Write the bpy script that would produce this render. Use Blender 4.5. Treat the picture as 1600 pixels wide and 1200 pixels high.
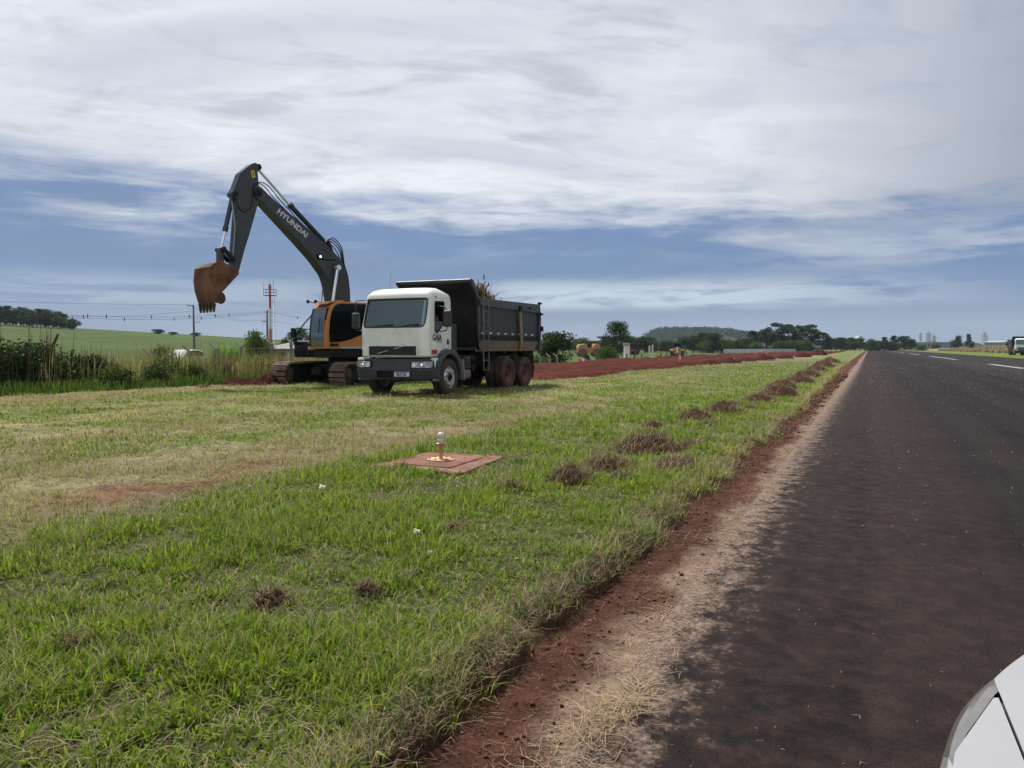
import bpy, bmesh, math, random
import numpy as np
from mathutils import Vector, Matrix, Euler

for o in list(bpy.data.objects):
    bpy.data.objects.remove(o)
scene = bpy.context.scene
COL = scene.collection
R = math.radians

# ------------------------------------------------------------------ camera, sky, sun, exposure
EYE = 1.3
PITCH = 2.652
cam_d = bpy.data.cameras.new('camera')
cam_d.sensor_width = 36.0
cam_d.lens = 36.0 * 1209 / 1600
cam_d.clip_start = 0.05
cam_d.clip_end = 20000
cam = bpy.data.objects.new('camera', cam_d)
cam.location = (0, 0, EYE)
cam.rotation_euler = (R(90 - PITCH), 0, 0)
COL.objects.link(cam)
scene.camera = cam

SUN_EL, SUN_AZ = R(58), R(-30)          # azimuth measured from +Y towards +X
world = bpy.data.worlds.new('World')
scene.world = world
world.use_nodes = True


class NT:
    """small helper round a node tree"""
    def __init__(self, tree):
        self.t = tree
        self.n = tree.nodes
        self.l = tree.links

    def add(self, typ, **kw):
        nd = self.n.new(typ)
        for k, v in kw.items():
            setattr(nd, k, v)
        return nd

    def put(self, sock, val):
        if isinstance(val, bpy.types.NodeSocket):
            self.l.new(val, sock)
        elif val is not None:
            sock.default_value = val

    def math(self, op, a, b=None, c=None, clamp=False):
        nd = self.add('ShaderNodeMath', operation=op, use_clamp=clamp)
        self.put(nd.inputs[0], a)
        self.put(nd.inputs[1], b)
        self.put(nd.inputs[2], c)
        return nd.outputs[0]

    def vmath(self, op, a, b=None):
        nd = self.add('ShaderNodeVectorMath', operation=op)
        self.put(nd.inputs[0], a)
        self.put(nd.inputs[1], b)
        return nd.outputs['Value'] if op in ('DOT_PRODUCT', 'LENGTH') else nd.outputs[0]

    def step(self, x, a, b, lo=0.0, hi=1.0):
        nd = self.add('ShaderNodeMapRange', interpolation_type='SMOOTHSTEP')
        self.put(nd.inputs[0], x)
        nd.inputs[1].default_value = a
        nd.inputs[2].default_value = b
        nd.inputs[3].default_value = lo
        nd.inputs[4].default_value = hi
        return nd.outputs[0]

    def mix(self, f, a, b, blend='MIX'):
        nd = self.add('ShaderNodeMix', data_type='RGBA', blend_type=blend)
        self.put(nd.inputs[0], f)
        self.put(nd.inputs[6], a if isinstance(a, bpy.types.NodeSocket) else tuple(a) + (1,) if len(a) == 3 else a)
        self.put(nd.inputs[7], b if isinstance(b, bpy.types.NodeSocket) else tuple(b) + (1,) if len(b) == 3 else b)
        return nd.outputs[2]

    def noise(self, vec, scale, detail=4, rough=0.55, dist=0.0, out='Fac'):
        nd = self.add('ShaderNodeTexNoise')
        if vec is not None:
            self.l.new(vec, nd.inputs['Vector'])
        nd.inputs['Scale'].default_value = scale
        nd.inputs['Detail'].default_value = detail
        nd.inputs['Roughness'].default_value = rough
        nd.inputs['Distortion'].default_value = dist
        return nd.outputs[out]

    def comb(self, x, y, z):
        nd = self.add('ShaderNodeCombineXYZ')
        self.put(nd.inputs[0], x)
        self.put(nd.inputs[1], y)
        self.put(nd.inputs[2], z)
        return nd.outputs[0]

    def mapping(self, vec, scale=(1, 1, 1), rot=(0, 0, 0), loc=(0, 0, 0)):
        nd = self.add('ShaderNodeMapping')
        self.l.new(vec, nd.inputs[0])
        nd.inputs[1].default_value = loc
        nd.inputs[2].default_value = rot
        nd.inputs[3].default_value = scale
        return nd.outputs[0]


def build_sky():
    w = NT(world.node_tree)
    w.n.clear()
    out = w.add('ShaderNodeOutputWorld')
    bg = w.add('ShaderNodeBackground')
    bg.inputs[1].default_value = 0.1
    w.l.new(bg.outputs[0], out.inputs[0])
    sky = w.add('ShaderNodeTexSky', sky_type='NISHITA', sun_disc=False,
                sun_elevation=SUN_EL, sun_rotation=SUN_AZ, air_density=1.0, dust_density=1.5, ozone_density=1.0)
    tc = w.add('ShaderNodeTexCoord')
    d = tc.outputs['Generated']
    sx = w.add('ShaderNodeSeparateXYZ')
    w.l.new(d, sx.inputs[0])
    x, y, z = sx.outputs
    zc = w.math('ADD', w.math('MAXIMUM', z, 0.0), 0.12)
    p = w.comb(w.math('DIVIDE', x, zc), w.math('DIVIDE', y, zc), 0.3)
    p = w.mapping(p, scale=(1, 1, 1), rot=(0, 0, R(-12)))
    ps = w.mapping(p, scale=(0.72, 1.3, 1))
    nbig = w.noise(ps, 0.42, 7, 0.58, 0.5)
    nmid = w.noise(ps, 1.1, 8, 0.6, 0.9)
    nfine = w.noise(ps, 3.2, 8, 0.62, 0.6)
    # flat, layered streaks seen low over the horizon
    st = w.comb(w.math('MULTIPLY', x, 3.6), w.math('MULTIPLY', z, 24.0), w.math('MULTIPLY', y, 0.6))
    nst = w.noise(st, 1.0, 7, 0.58, 0.7)
    st2 = w.comb(w.math('MULTIPLY', x, 6.5), w.math('MULTIPLY', z, 40.0), 4.0)
    nst2 = w.noise(st2, 1.0, 7, 0.6, 0.4)

    # bright overcast, brighter round the hidden sun
    core = Vector((math.sin(R(-9)) * math.cos(R(17)), math.cos(R(-9)) * math.cos(R(17)), math.sin(R(17))))
    dt = w.vmath('DOT_PRODUCT', d, tuple(core))
    glow = w.step(dt, 0.66, 1.0)
    cl = w.mix(glow, (1.7, 1.95, 2.55), (6.6, 6.75, 7.1))
    back = w.step(y, 0.15, -0.45)  # unseen cloud behind the camera, brightened to light surfaces that face it
    cl = w.mix(back, cl, (7.0, 7.1, 7.2))
    tex = w.step(nmid, 0.32, 0.72)
    cl = w.mix(w.math('MULTIPLY', w.math('SUBTRACT', 1.0, tex), 0.55), cl, (3.1, 3.45, 4.3))
    rip = w.noise(ps, 7.0, 6, 0.6, 1.2)
    cl = w.mix(w.math('MULTIPLY', w.step(rip, 0.45, 0.65), 0.13), cl, (3.0, 3.35, 4.2))
    grey = w.step(w.math('ADD', w.math('MULTIPLY', nfine, 0.55), w.math('MULTIPLY', nbig, 0.6)), 0.60, 0.72)
    cl = w.mix(w.math('MULTIPLY', grey, 0.42), cl, (2.3, 2.65, 3.4))

    # blue band under the cloud sheet
    lowcol = w.mix(w.step(z, 0.0, 0.085), (2.15, 2.78, 3.75), (0.76, 1.45, 2.95))
    lowcol = w.mix(0.12, lowcol, sky.outputs[0])
    lowcol = w.mix(w.math('MULTIPLY', w.step(nst, 0.40, 0.66), 0.45), lowcol, (1.6, 2.1, 3.0))
    whisk = w.math('MULTIPLY', w.step(nst2, 0.47, 0.70), 0.75)
    lowcol = w.mix(w.math('MULTIPLY', whisk, w.step(z, 0.085, 0.17)), lowcol, (3.4, 3.85, 4.7))
    # white bank low in the middle and on the right
    bank = w.math('MULTIPLY', w.step(z, 0.043, 0.058), w.step(z, 0.098, 0.070))
    side = w.math('MULTIPLY', w.step(x, -0.10, 0.02), w.step(x, 0.62, 0.22))
    side = w.math('MAXIMUM', side, w.math('MULTIPLY', w.step(x, -0.16, -0.30), 0.45))
    bank = w.math('MULTIPLY', w.math('MULTIPLY', bank, side), w.step(w.math('ADD', nst2, w.math('MULTIPLY', nst, 0.3)), 0.50, 0.70))
    lowcol = w.mix(w.math('MULTIPLY', bank, 0.92), lowcol, (4.3, 4.9, 5.5))
    # second white bank on the right above it
    bank2 = w.math('MULTIPLY', w.math('MULTIPLY', w.step(z, 0.085, 0.11), w.step(z, 0.16, 0.125)), w.step(x, 0.12, 0.42))
    lowcol = w.mix(w.math('MULTIPLY', w.math('MULTIPLY', bank2, w.step(nst, 0.42, 0.6)), 0.7), lowcol, (3.8, 4.2, 4.9))

    edge = w.math('ADD', z, w.math('MULTIPLY', x, 0.055))
    edge = w.math('ADD', edge, w.math('MULTIPLY', w.math('SUBTRACT', nbig, 0.5), 0.22))
    edge = w.math('ADD', edge, w.math('MULTIPLY', w.math('SUBTRACT', nmid, 0.5), 0.14))
    edge = w.math('ADD', edge, w.math('MULTIPLY', w.math('SUBTRACT', nst2, 0.5), 0.10))
    edge = w.math('ADD', edge, w.math('MULTIPLY', w.math('SUBTRACT', nfine, 0.5), 0.09))
    cover = w.step(edge, 0.125, 0.215)
    col = w.mix(cover, lowcol, cl)
    w.l.new(col, bg.inputs[0])


build_sky()
sun_d = bpy.data.lights.new('sun', 'SUN')
sun_d.energy = 4.4
sun_d.angle = R(7)
sun_d.color = (1.0, 0.96, 0.9)
sun = bpy.data.objects.new('sun', sun_d)
sdir = Vector((math.sin(SUN_AZ) * math.cos(SUN_EL), math.cos(SUN_AZ) * math.cos(SUN_EL), math.sin(SUN_EL)))
sun.rotation_euler = sdir.to_track_quat('Z', 'Y').to_euler()
COL.objects.link(sun)

vs = scene.view_settings
vs.view_transform = 'Standard'
vs.look = 'None'
vs.exposure = 0.48
vs.gamma = 1.0
vs.use_curve_mapping = False
scene.cycles.use_denoising = True
scene.cycles.max_bounces = 6
scene.cycles.diffuse_bounces = 3
scene.cycles.glossy_bounces = 3
scene.cycles.transmission_bounces = 5
scene.cycles.transparent_max_bounces = 8
scene.cycles.volume_bounces = 0
scene.cycles.caustics_reflective = False
scene.cycles.caustics_refractive = False

# ------------------------------------------------------------------ frame of the runway: t along it, s to its left
AZ = R(24.752)
RD = np.array([math.sin(AZ), math.cos(AZ), 0.0])
LD = np.array([-math.cos(AZ), math.sin(AZ), 0.0])


def W(t, s, z=0.0):
    p = RD * t + LD * s
    return Vector((p[0], p[1], z))


def TS(x, y):
    return x * RD[0] + y * RD[1], x * LD[0] + y * LD[1]


# ------------------------------------------------------------------ noise on arrays
def _hash(ix, iy, seed):
    h = (ix.astype(np.int64) * 374761393 + iy.astype(np.int64) * 668265263 + seed * 1442695041) & 0x7fffffff
    h = ((h ^ (h >> 13)) * 1274126177) & 0x7fffffff
    h = (h ^ (h >> 16)) & 0xffff
    return h / 65535.0


def vnoise(x, y, seed=0):
    x = np.asarray(x, float)
    y = np.asarray(y, float)
    ix = np.floor(x)
    iy = np.floor(y)
    fx = x - ix
    fy = y - iy
    fx = fx * fx * (3 - 2 * fx)
    fy = fy * fy * (3 - 2 * fy)
    a = _hash(ix, iy, seed)
    b = _hash(ix + 1, iy, seed)
    c = _hash(ix, iy + 1, seed)
    d = _hash(ix + 1, iy + 1, seed)
    return (a * (1 - fx) + b * fx) * (1 - fy) + (c * (1 - fx) + d * fx) * fy


def fbm(x, y, seed=0, octs=4):
    v, amp, tot = 0.0, 1.0, 0.0
    for k in range(octs):
        v = v + amp * vnoise(np.asarray(x) * 2 ** k + 17.3 * k, np.asarray(y) * 2 ** k - 9.1 * k, seed + k)
        tot += amp
        amp *= 0.5
    return v / tot


def sst(a, b, x):
    u = np.clip((np.asarray(x, float) - a) / (b - a), 0, 1)
    return u * u * (3 - 2 * u)


EDGE_R = -17.6          # far edge of the runway


def verge_edge(t):
    """s of the ragged edge where the turf begins"""
    return 1.30 + 0.16 * (fbm(t * 0.9, t * 0 + 3.1, 5, 3) - 0.5) + 0.10 * (vnoise(t * 4, t * 0 + 7.7, 6) - 0.5) + 0.35 * sst(15, 60, t)


def terrain(t, s):
    t = np.asarray(t, float)
    s = np.asarray(s, float)
    x = t * RD[0] + s * LD[0]
    y = t * RD[1] + s * LD[1]
    e = verge_edge(t)
    turf = sst(-0.03, 0.06, s - e)
    z = -0.012 + 0.045 * (fbm(t * 7, s * 7, 11, 3) - 0.5) * sst(0.8, 1.0, s)
    z = z + turf * (0.055 + 0.05 * (fbm(t * 1.1, s * 1.1, 21, 4) - 0.5) + 0.03 * (vnoise(t * 6, s * 6, 23) - 0.5))
    z = np.where(s < 0.80, -0.05, z)
    # right of the runway
    z = np.where(s < EDGE_R, -0.05 + 0.15 * sst(-18, -26, s) + 0.1 * (fbm(t * .2, s * .2, 31) - 0.5), z)
    # ground drops beyond the weeds on the left
    z = z - 0.55 * sst(23.5, 28, s) * sst(0, -1, -s)
    # wheel rut
    z = z - 0.035 * np.exp(-((s - 5.8) / 0.45) ** 2) * sst(14, 8, t)
    # green hill on the left, level ground elsewhere
    hill = 0.058 * np.maximum(0, -x - 20) * sst(95, 330, y)
    hill = np.minimum(hill, 30) * sst(900, 430, y)
    z = z + hill * sst(28, 60, s)
    z = z - 0.6 * sst(330, 900, np.abs(t)) * (s > 30)
    z = z + 1.4 * sst(-29, -42, s) * sst(130, 210, t) * sst(900, 420, t)
    return z


def col_noise(t, s, seed, ft, fs, octs=4):
    return fbm(t * ft, s * fs, seed, octs)


def zones(t, s):
    """green, dry and bare-soil shares of the turf"""
    t = np.asarray(t, float)
    s = np.asarray(s, float)
    n1 = col_noise(t, s, 41, 0.22, 0.9)
    n2 = col_noise(t, s, 47, 0.9, 1.6)
    n3 = col_noise(t, s, 53, 0.10, 0.5)
    dry = 0.10 + 0.35 * sst(0.45, 0.75, n2)
    mown = sst(5.0, 7.0, s + 1.6 * (n1 - 0.5))
    dry = dry + mown * (0.36 + 0.62 * (n1 - 0.42) * 1.8)
    dry = dry - 0.45 * sst(0.56, 0.7, n3) * mown
    rut = np.exp(-((s - 5.75 - 0.5 * (n1 - 0.5)) / 0.75) ** 2) * sst(30, 9, t)
    rut2 = np.exp(-((s - 7.4 - 0.3 * (n1 - 0.5)) / 0.4) ** 2) * sst(30, 9, t) * 0.4
    dry = dry + 0.75 * (rut + rut2)
    track = sst(16.8, 18.6, s + 2.0 * (n1 - 0.5)) * sst(21.4, 20.2, s)
    dry = dry + 0.7 * track
    dry = np.where(s < 4.9, dry * (0.75 + 0.4 * sst(12, 28, t)), dry) + 0.16 * sst(11, 30, t) * (s < 14)
    soil = 0.6 * np.clip(rut ** 2.2 * 1.5 * sst(0.52, 0.66, n2), 0, 1) + 0.35 * track * sst(0.52, 0.7, n2)
    edge = sst(0.55, 0.0, s - verge_edge(t))
    dry = dry + 0.55 * edge
    soil = soil + 0.35 * edge * sst(0.42, 0.62, n2)
    return np.clip(dry, 0, 1), np.clip(soil, 0, 1)


# ------------------------------------------------------------------ object helpers
def tag(o, label=None, cat=None, group=None, kind=None):
    if label: o['label'] = label
    if cat: o['category'] = cat
    if group: o['group'] = group
    if kind: o['kind'] = kind
    return o


def thing(name, label, cat, loc=(0, 0, 0), rz=0.0, group=None):
    o = bpy.data.objects.new(name, None)
    o.empty_display_size = 0.3
    COL.objects.link(o)
    o.location = loc
    o.rotation_euler = (0, 0, rz)
    return tag(o, label, cat, group)


KIDS = {}


def link(name, me, parent=None):
    o = bpy.data.objects.new(name, me)
    COL.objects.link(o)
    if parent is not None:
        o.parent = parent
        KIDS.setdefault(parent.name, []).append(o)
    return o


def copy_tree(o, parent=None):
    c = o.copy()
    COL.objects.link(c)
    if parent is not None:
        c.parent = parent
        KIDS.setdefault(parent.name, []).append(c)
    for ch in list(KIDS.get(o.name, [])):
        copy_tree(ch, c)
    return c


def finish(me, angle=35):
    me.polygons.foreach_set('use_smooth', [True] * len(me.polygons))
    me.set_sharp_from_angle(angle=R(angle))


class MB:
    def __init__(self):
        self.v = []
        self.f = []
        self.m = []

    def add(self, vs, fs, mi=0, M=None):
        n = len(self.v)
        if M is not None:
            vs = [M @ Vector(p) for p in vs]
        self.v += [tuple(p) for p in vs]
        self.f += [tuple(i + n for i in f) for f in fs]
        self.m += [mi] * len(fs)
        return self

    def box(self, c, size, mi=0, rot=None):
        x, y, z = [k / 2 for k in size]
        vs = [Vector(p) for p in ((-x, -y, -z), (x, -y, -z), (x, y, -z), (-x, y, -z), (-x, -y, z), (x, -y, z), (x, y, z), (-x, y, z))]
        if rot is not None:
            E = Euler(rot).to_matrix()
            vs = [E @ p for p in vs]
        vs = [p + Vector(c) for p in vs]
        return self.add(vs, [(0, 3, 2, 1), (4, 5, 6, 7), (0, 1, 5, 4), (1, 2, 6, 5), (2, 3, 7, 6), (3, 0, 4, 7)], mi)

    def box2(self, lo, hi, mi=0):
        return self.box([(a + b) / 2 for a, b in zip(lo, hi)], [abs(b - a) for a, b in zip(lo, hi)], mi)

    def prism(self, poly, a, b, plane='xz', mi=0, M=None):
        """outline in a plane, pushed from a to b along the third axis"""
        def P(u, v, h):
            return {'xz': (u, h, v), 'yz': (h, u, v), 'xy': (u, v, h)}[plane]
        ar = sum(poly[i][0] * poly[(i + 1) % len(poly)][1] - poly[(i + 1) % len(poly)][0] * poly[i][1] for i in range(len(poly)))
        if (ar < 0) != (plane == 'xz'):
            poly = poly[::-1]
        if a > b: a, b = b, a
        n = len(poly)
        vs = [P(u, v, a) for u, v in poly] + [P(u, v, b) for u, v in poly]
        fs = [tuple(range(n))[::-1], tuple(range(n, 2 * n))] + [(i, (i + 1) % n, n + (i + 1) % n, n + i) for i in range(n)]
        return self.add(vs, fs, mi, M)

    def tube(self, pts, r, n=8, mi=0, caps=True):
        pts = [Vector(p) for p in pts]
        rs = r if isinstance(r, (list, tuple)) else [r] * len(pts)
        vs, fs = [], []
        up = Vector((0.13, 0.31, 1)).normalized()
        prev = None
        for i, p in enumerate(pts):
            d = (pts[min(i + 1, len(pts) - 1)] - pts[max(i - 1, 0)])
            if d.length < 1e-9: d = Vector((0, 0, 1))
            d.normalize()
            if prev is None:
                a = d.cross(up)
                if a.length < 0.05: a = d.cross(Vector((1, 0, 0)))
                a.normalize()
            else:
                a = (prev - d * prev.dot(d))
                a.normalize()
            prev = a
            b = d.cross(a)
            for k in range(n):
                th = 2 * math.pi * k / n
                vs.append(p + (a * math.cos(th) + b * math.sin(th)) * rs[i])
        for i in range(len(pts) - 1):
            for k in range(n):
                fs.append((i * n + k, i * n + (k + 1) % n, (i + 1) * n + (k + 1) % n, (i + 1) * n + k))
        if caps:
            fs.append(tuple(range(n))[::-1])
            fs.append(tuple((len(pts) - 1) * n + k for k in range(n)))
        return self.add(vs, fs, mi)

    def lathe(self, prof, c=(0, 0, 0), axis='z', n=24, mi=0, closed=False):
        """prof: (radius, height) pairs turned about an axis"""
        vs, fs = [], []
        m = len(prof)
        for k in range(n):
            th = 2 * math.pi * k / n
            for r, h in prof:
                a, b = r * math.cos(th), r * math.sin(th)
                q = {'z': (a, b, h), 'y': (b, h, a), 'x': (h, a, b)}[axis]
                vs.append(tuple(q[i] + c[i] for i in range(3)))
        for k in range(n):
            k2 = (k + 1) % n
            for j in range(m if closed else m - 1):
                j2 = (j + 1) % m
                fs.append((k * m + j, k2 * m + j, k2 * m + j2, k * m + j2))
        return self.add(vs, fs, mi)

    def ball(self, c, r, n=12, mi=0):
        rr = r if isinstance(r, (tuple, list)) else (r, r, r)
        vs, fs = [], []
        m = n // 2 + 1
        for j in range(m):
            ph = math.pi * j / (m - 1)
            for k in range(n):
                th = 2 * math.pi * k / n
                vs.append((c[0] + rr[0] * math.sin(ph) * math.cos(th), c[1] + rr[1] * math.sin(ph) * math.sin(th), c[2] + rr[2] * math.cos(ph)))
        for j in range(m - 1):
            for k in range(n):
                fs.append((j * n + k, (j + 1) * n + k, (j + 1) * n + (k + 1) % n, j * n + (k + 1) % n))
        return self.add(vs, fs, mi)

    def mesh(self, name, mats, angle=35, clean=True):
        me = bpy.data.meshes.new(name)
        me.from_pydata(self.v, [], self.f)
        if not isinstance(mats, (list, tuple)): mats = [mats]
        for m in mats: me.materials.append(m)
        me.polygons.foreach_set('material_index', self.m)
        if clean:
            bm = bmesh.new()
            bm.from_mesh(me)
            bmesh.ops.remove_doubles(bm, verts=bm.verts, dist=1e-5)
            bmesh.ops.recalc_face_normals(bm, faces=bm.faces)
            bm.to_mesh(me)
            bm.free()
        finish(me, angle)
        return me

    def build(self, name, mats, parent=None, bevel=0.0, angle=35, seg=2):
        o = link(name, self.mesh(name, mats, angle), parent)
        if bevel:
            b = o.modifiers.new('bevel', 'BEVEL')
            b.width = bevel
            b.segments = seg
            b.limit_method = 'ANGLE'
            b.angle_limit = R(35)
            b.harden_normals = False
        return o


def evaluated(o, name):
    dg = bpy.context.evaluated_depsgraph_get()
    me = bpy.data.meshes.new_from_object(o.evaluated_get(dg))
    me.name = name
    return me


def boolean(me, cutters, op='DIFFERENCE', angle=30):
    """mesh (-/^) other meshes, made with throw-away objects"""
    o = bpy.data.objects.new('work', me)
    COL.objects.link(o)
    tmp = []
    for c in cutters:
        k = bpy.data.objects.new('work_cutter', c)
        COL.objects.link(k)
        md = o.modifiers.new('b', 'BOOLEAN')
        md.operation = op
        md.object = k
        md.solver = 'EXACT'
        tmp.append(k)
    bpy.context.view_layer.update()
    r = evaluated(o, me.name)
    for k in tmp + [o]:
        bpy.data.objects.remove(k)
    finish(r, angle)
    return r


def raw(name, V, loops, starts, mats, cols=None, smooth=False, midx=None):
    """a big mesh straight from arrays"""
    me = bpy.data.meshes.new(name)
    V = np.ascontiguousarray(V, dtype=np.float32)
    me.vertices.add(len(V))
    me.vertices.foreach_set('co', V.ravel())
    me.loops.add(len(loops))
    me.loops.foreach_set('vertex_index', np.ascontiguousarray(loops, dtype=np.int32))
    me.polygons.add(len(starts))
    me.polygons.foreach_set('loop_start', np.ascontiguousarray(starts, dtype=np.int32))
    if smooth:
        me.polygons.foreach_set('use_smooth', np.ones(len(starts), dtype=bool))
    for m in (mats if isinstance(mats, (list, tuple)) else [mats]):
        me.materials.append(m)
    if midx is not None:
        me.polygons.foreach_set('material_index', np.ascontiguousarray(midx, dtype=np.int32))
    if cols is not None:
        a = me.color_attributes.new('Col', 'FLOAT_COLOR', 'POINT')
        c4 = np.ones((len(V), 4), dtype=np.float32)
        c4[:, :3] = cols
        a.data.foreach_set('color', c4.ravel())
    me.update(calc_edges=True)
    me.validate()
    return me


def rpoly(pts, r, n=4):
    """round the corners of an outline"""
    out = []
    N = len(pts)
    for i in range(N):
        p = Vector(pts[i]).to_2d()
        a = Vector(pts[i - 1]).to_2d() - p
        b = Vector(pts[(i + 1) % N]).to_2d() - p
        rr = r[i] if isinstance(r, (list, tuple)) else r
        q = min(rr, a.length * 0.48, b.length * 0.48)
        if q < 1e-4:
            out.append(tuple(p))
            continue
        p0, p1 = p + a.normalized() * q, p + b.normalized() * q
        for k in range(n + 1):
            u = k / n
            out.append(tuple((1 - u) ** 2 * p0 + 2 * u * (1 - u) * p + u * u * p1))
    return out


def loft(levels, name, mat):
    """closed skin through outlines with equal point counts: list of (list of 3-d points)"""
    n = len(levels[0])
    b = MB()
    vs = [p for L in levels for p in L]
    fs = []
    for i in range(len(levels) - 1):
        for k in range(n):
            fs.append((i * n + k, i * n + (k + 1) % n, (i + 1) * n + (k + 1) % n, (i + 1) * n + k))
    fs.append(tuple(range(n))[::-1])
    fs.append(tuple((len(levels) - 1) * n + k for k in range(n)))
    b.add(vs, fs)
    return b.mesh(name, mat)


def text_mesh(txt, size, mat, depth=0.004, squeeze=1.0, bold=0.0):
    cu = bpy.data.curves.new('lettering', 'FONT')
    cu.body = txt
    cu.size = size
    cu.extrude = depth
    cu.offset = bold
    cu.align_x = 'CENTER'
    cu.align_y = 'CENTER'
    o = bpy.data.objects.new('work', cu)
    COL.objects.link(o)
    bpy.context.view_layer.update()
    me = evaluated(o, 'lettering')
    bpy.data.objects.remove(o)
    bpy.data.curves.remove(cu)
    for v in me.vertices: v.co.x *= squeeze
    me.materials.clear()
    me.materials.append(mat)
    return me


# ------------------------------------------------------------------ materials
MATS = {}


def mat(name, col, rough=0.5, metal=0.0, vary=0.12, vscale=6.0, bump=0.0, bscale=60.0, dirt=0.0, dirtcol=(0.16, 0.075, 0.045), spec=0.5,
        coat=0.0, dtop=None, dscale=5.0):
    if name in MATS: return MATS[name]
    m = bpy.data.materials.new(name)
    m.use_nodes = True
    t = NT(m.node_tree)
    p = t.n['Principled BSDF']
    tc = t.add('ShaderNodeTexCoord')
    v = tc.outputs['Object']
    n = t.noise(v, vscale, 5, 0.6)
    lo = tuple(c * (1 - vary) for c in col)
    hi = tuple(min(1, c * (1 + vary)) for c in col)
    c = t.mix(t.step(n, 0.3, 0.7), lo, hi)
    if dirt:
        dn = t.noise(v, dscale, 7, 0.68)
        f = t.step(dn, 0.62 - 0.35 * dirt, 0.80 - 0.2 * dirt)
        f = t.math('MULTIPLY', f, min(1.0, 0.35 + dirt * 0.6))
        if dtop is not None:        # splashed mud, thickest low on the thing
            sp = t.add('ShaderNodeSeparateXYZ')
            t.l.new(v, sp.inputs[0])
            f = t.math('MULTIPLY', f, t.step(sp.outputs[2], dtop, dtop * 0.4))
        c = t.mix(f, c, dirtcol)
        t.l.new(t.math('ADD', t.math('MULTIPLY', f, 0.35), rough, clamp=True), p.inputs['Roughness'])
    else:
        rr = t.step(t.noise(v, vscale * 2.3, 4), 0.3, 0.7, max(0.02, rough * 0.85), min(1, rough * 1.15))
        t.l.new(rr, p.inputs['Roughness'])
    t.l.new(c, p.inputs['Base Color'])
    p.inputs['Metallic'].default_value = metal
    p.inputs['Specular IOR Level'].default_value = spec
    if coat: p.inputs['Coat Weight'].default_value = coat
    if bump:
        b = t.add('ShaderNodeBump')
        b.inputs['Strength'].default_value = bump
        b.inputs['Distance'].default_value = 0.02
        t.l.new(t.noise(v, bscale, 6, 0.65), b.inputs['Height'])
        t.l.new(b.outputs[0], p.inputs['Normal'])
    MATS[name] = m
    return m


def leaf_mat(name, trans=0.35, rough=0.55):
    if name in MATS: return MATS[name]
    m = bpy.data.materials.new(name)
    m.use_nodes = True
    t = NT(m.node_tree)
    p = t.n['Principled BSDF']
    at = t.add('ShaderNodeAttribute', attribute_name='Col')
    t.l.new(at.outputs[0], p.inputs['Base Color'])
    p.inputs['Roughness'].default_value = rough
    p.inputs['Specular IOR Level'].default_value = 0.10
    tr = t.add('ShaderNodeBsdfTranslucent')
    t.l.new(t.mix(1.0, at.outputs[0], (1.25, 1.3, 0.7), 'MULTIPLY'), tr.inputs[0])
    mx = t.add('ShaderNodeMixShader')
    mx.inputs[0].default_value = trans
    t.l.new(p.outputs[0], mx.inputs[1])
    t.l.new(tr.outputs[0], mx.inputs[2])
    t.l.new(mx.outputs[0], t.n['Material Output'].inputs[0])
    MATS[name] = m
    return m


def glass_mat(name, tint=(0.75, 0.86, 0.86), clear=0.8, spec=(1.0, 1.0, 1.0), ior=1.6):
    if name in MATS: return MATS[name]
    m = bpy.data.materials.new(name)
    m.use_nodes = True
    t = NT(m.node_tree)
    t.n.remove(t.n['Principled BSDF'])
    tr = t.add('ShaderNodeBsdfTransparent')
    tr.inputs[0].default_value = tuple(c * clear for c in tint) + (1,)
    gl = t.add('ShaderNodeBsdfGlossy')
    gl.inputs[0].default_value = tuple(spec) + (1,)
    gl.inputs['Roughness'].default_value = 0.03
    fr = t.add('ShaderNodeFresnel')
    fr.inputs[0].default_value = ior
    mx = t.add('ShaderNodeMixShader')
    t.l.new(fr.outputs[0], mx.inputs[0])
    t.l.new(tr.outputs[0], mx.inputs[1])
    t.l.new(gl.outputs[0], mx.inputs[2])
    t.l.new(mx.outputs[0], t.n['Material Output'].inputs[0])
    MATS[name] = m
    return m


def glow_mat(name, col, strength):
    m = bpy.data.materials.new(name)
    m.use_nodes = True
    p = m.node_tree.nodes['Principled BSDF']
    p.inputs['Base Color'].default_value = (0.8, 0.8, 0.8, 1)
    p.inputs['Emission Color'].default_value = col + (1,)
    p.inputs['Emission Strength'].default_value = strength
    return m
# ------------------------------------------------------------------ the ground
RZ = math.pi / 2 - AZ            # turns (t, s) local axes onto the runway's direction
rng = np.random.default_rng(7)

C_GREEN = np.array([0.085, 0.140, 0.026])
C_DRY = np.array([0.235, 0.205, 0.110])
C_SOIL = np.array([0.135, 0.038, 0.021])
C_VERGE = np.array([0.070, 0.031, 0.021])


def grid_mesh(name, T, S, zf, cf, m, smooth=True):
    tt, ss = np.meshgrid(T, S, indexing='ij')
    z = zf(tt, ss)
    V = np.stack([tt, ss, z], -1).reshape(-1, 3)
    nt, ns = len(T), len(S)
    i = np.arange(nt - 1)[:, None] * ns + np.arange(ns - 1)[None, :]
    q = np.stack([i, i + ns, i + ns + 1, i + 1], -1).reshape(-1)
    c = cf(tt, ss, z).reshape(-1, 3) if cf else None
    return raw(name, V, q, np.arange(0, len(q), 4), m, c, smooth)


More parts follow.
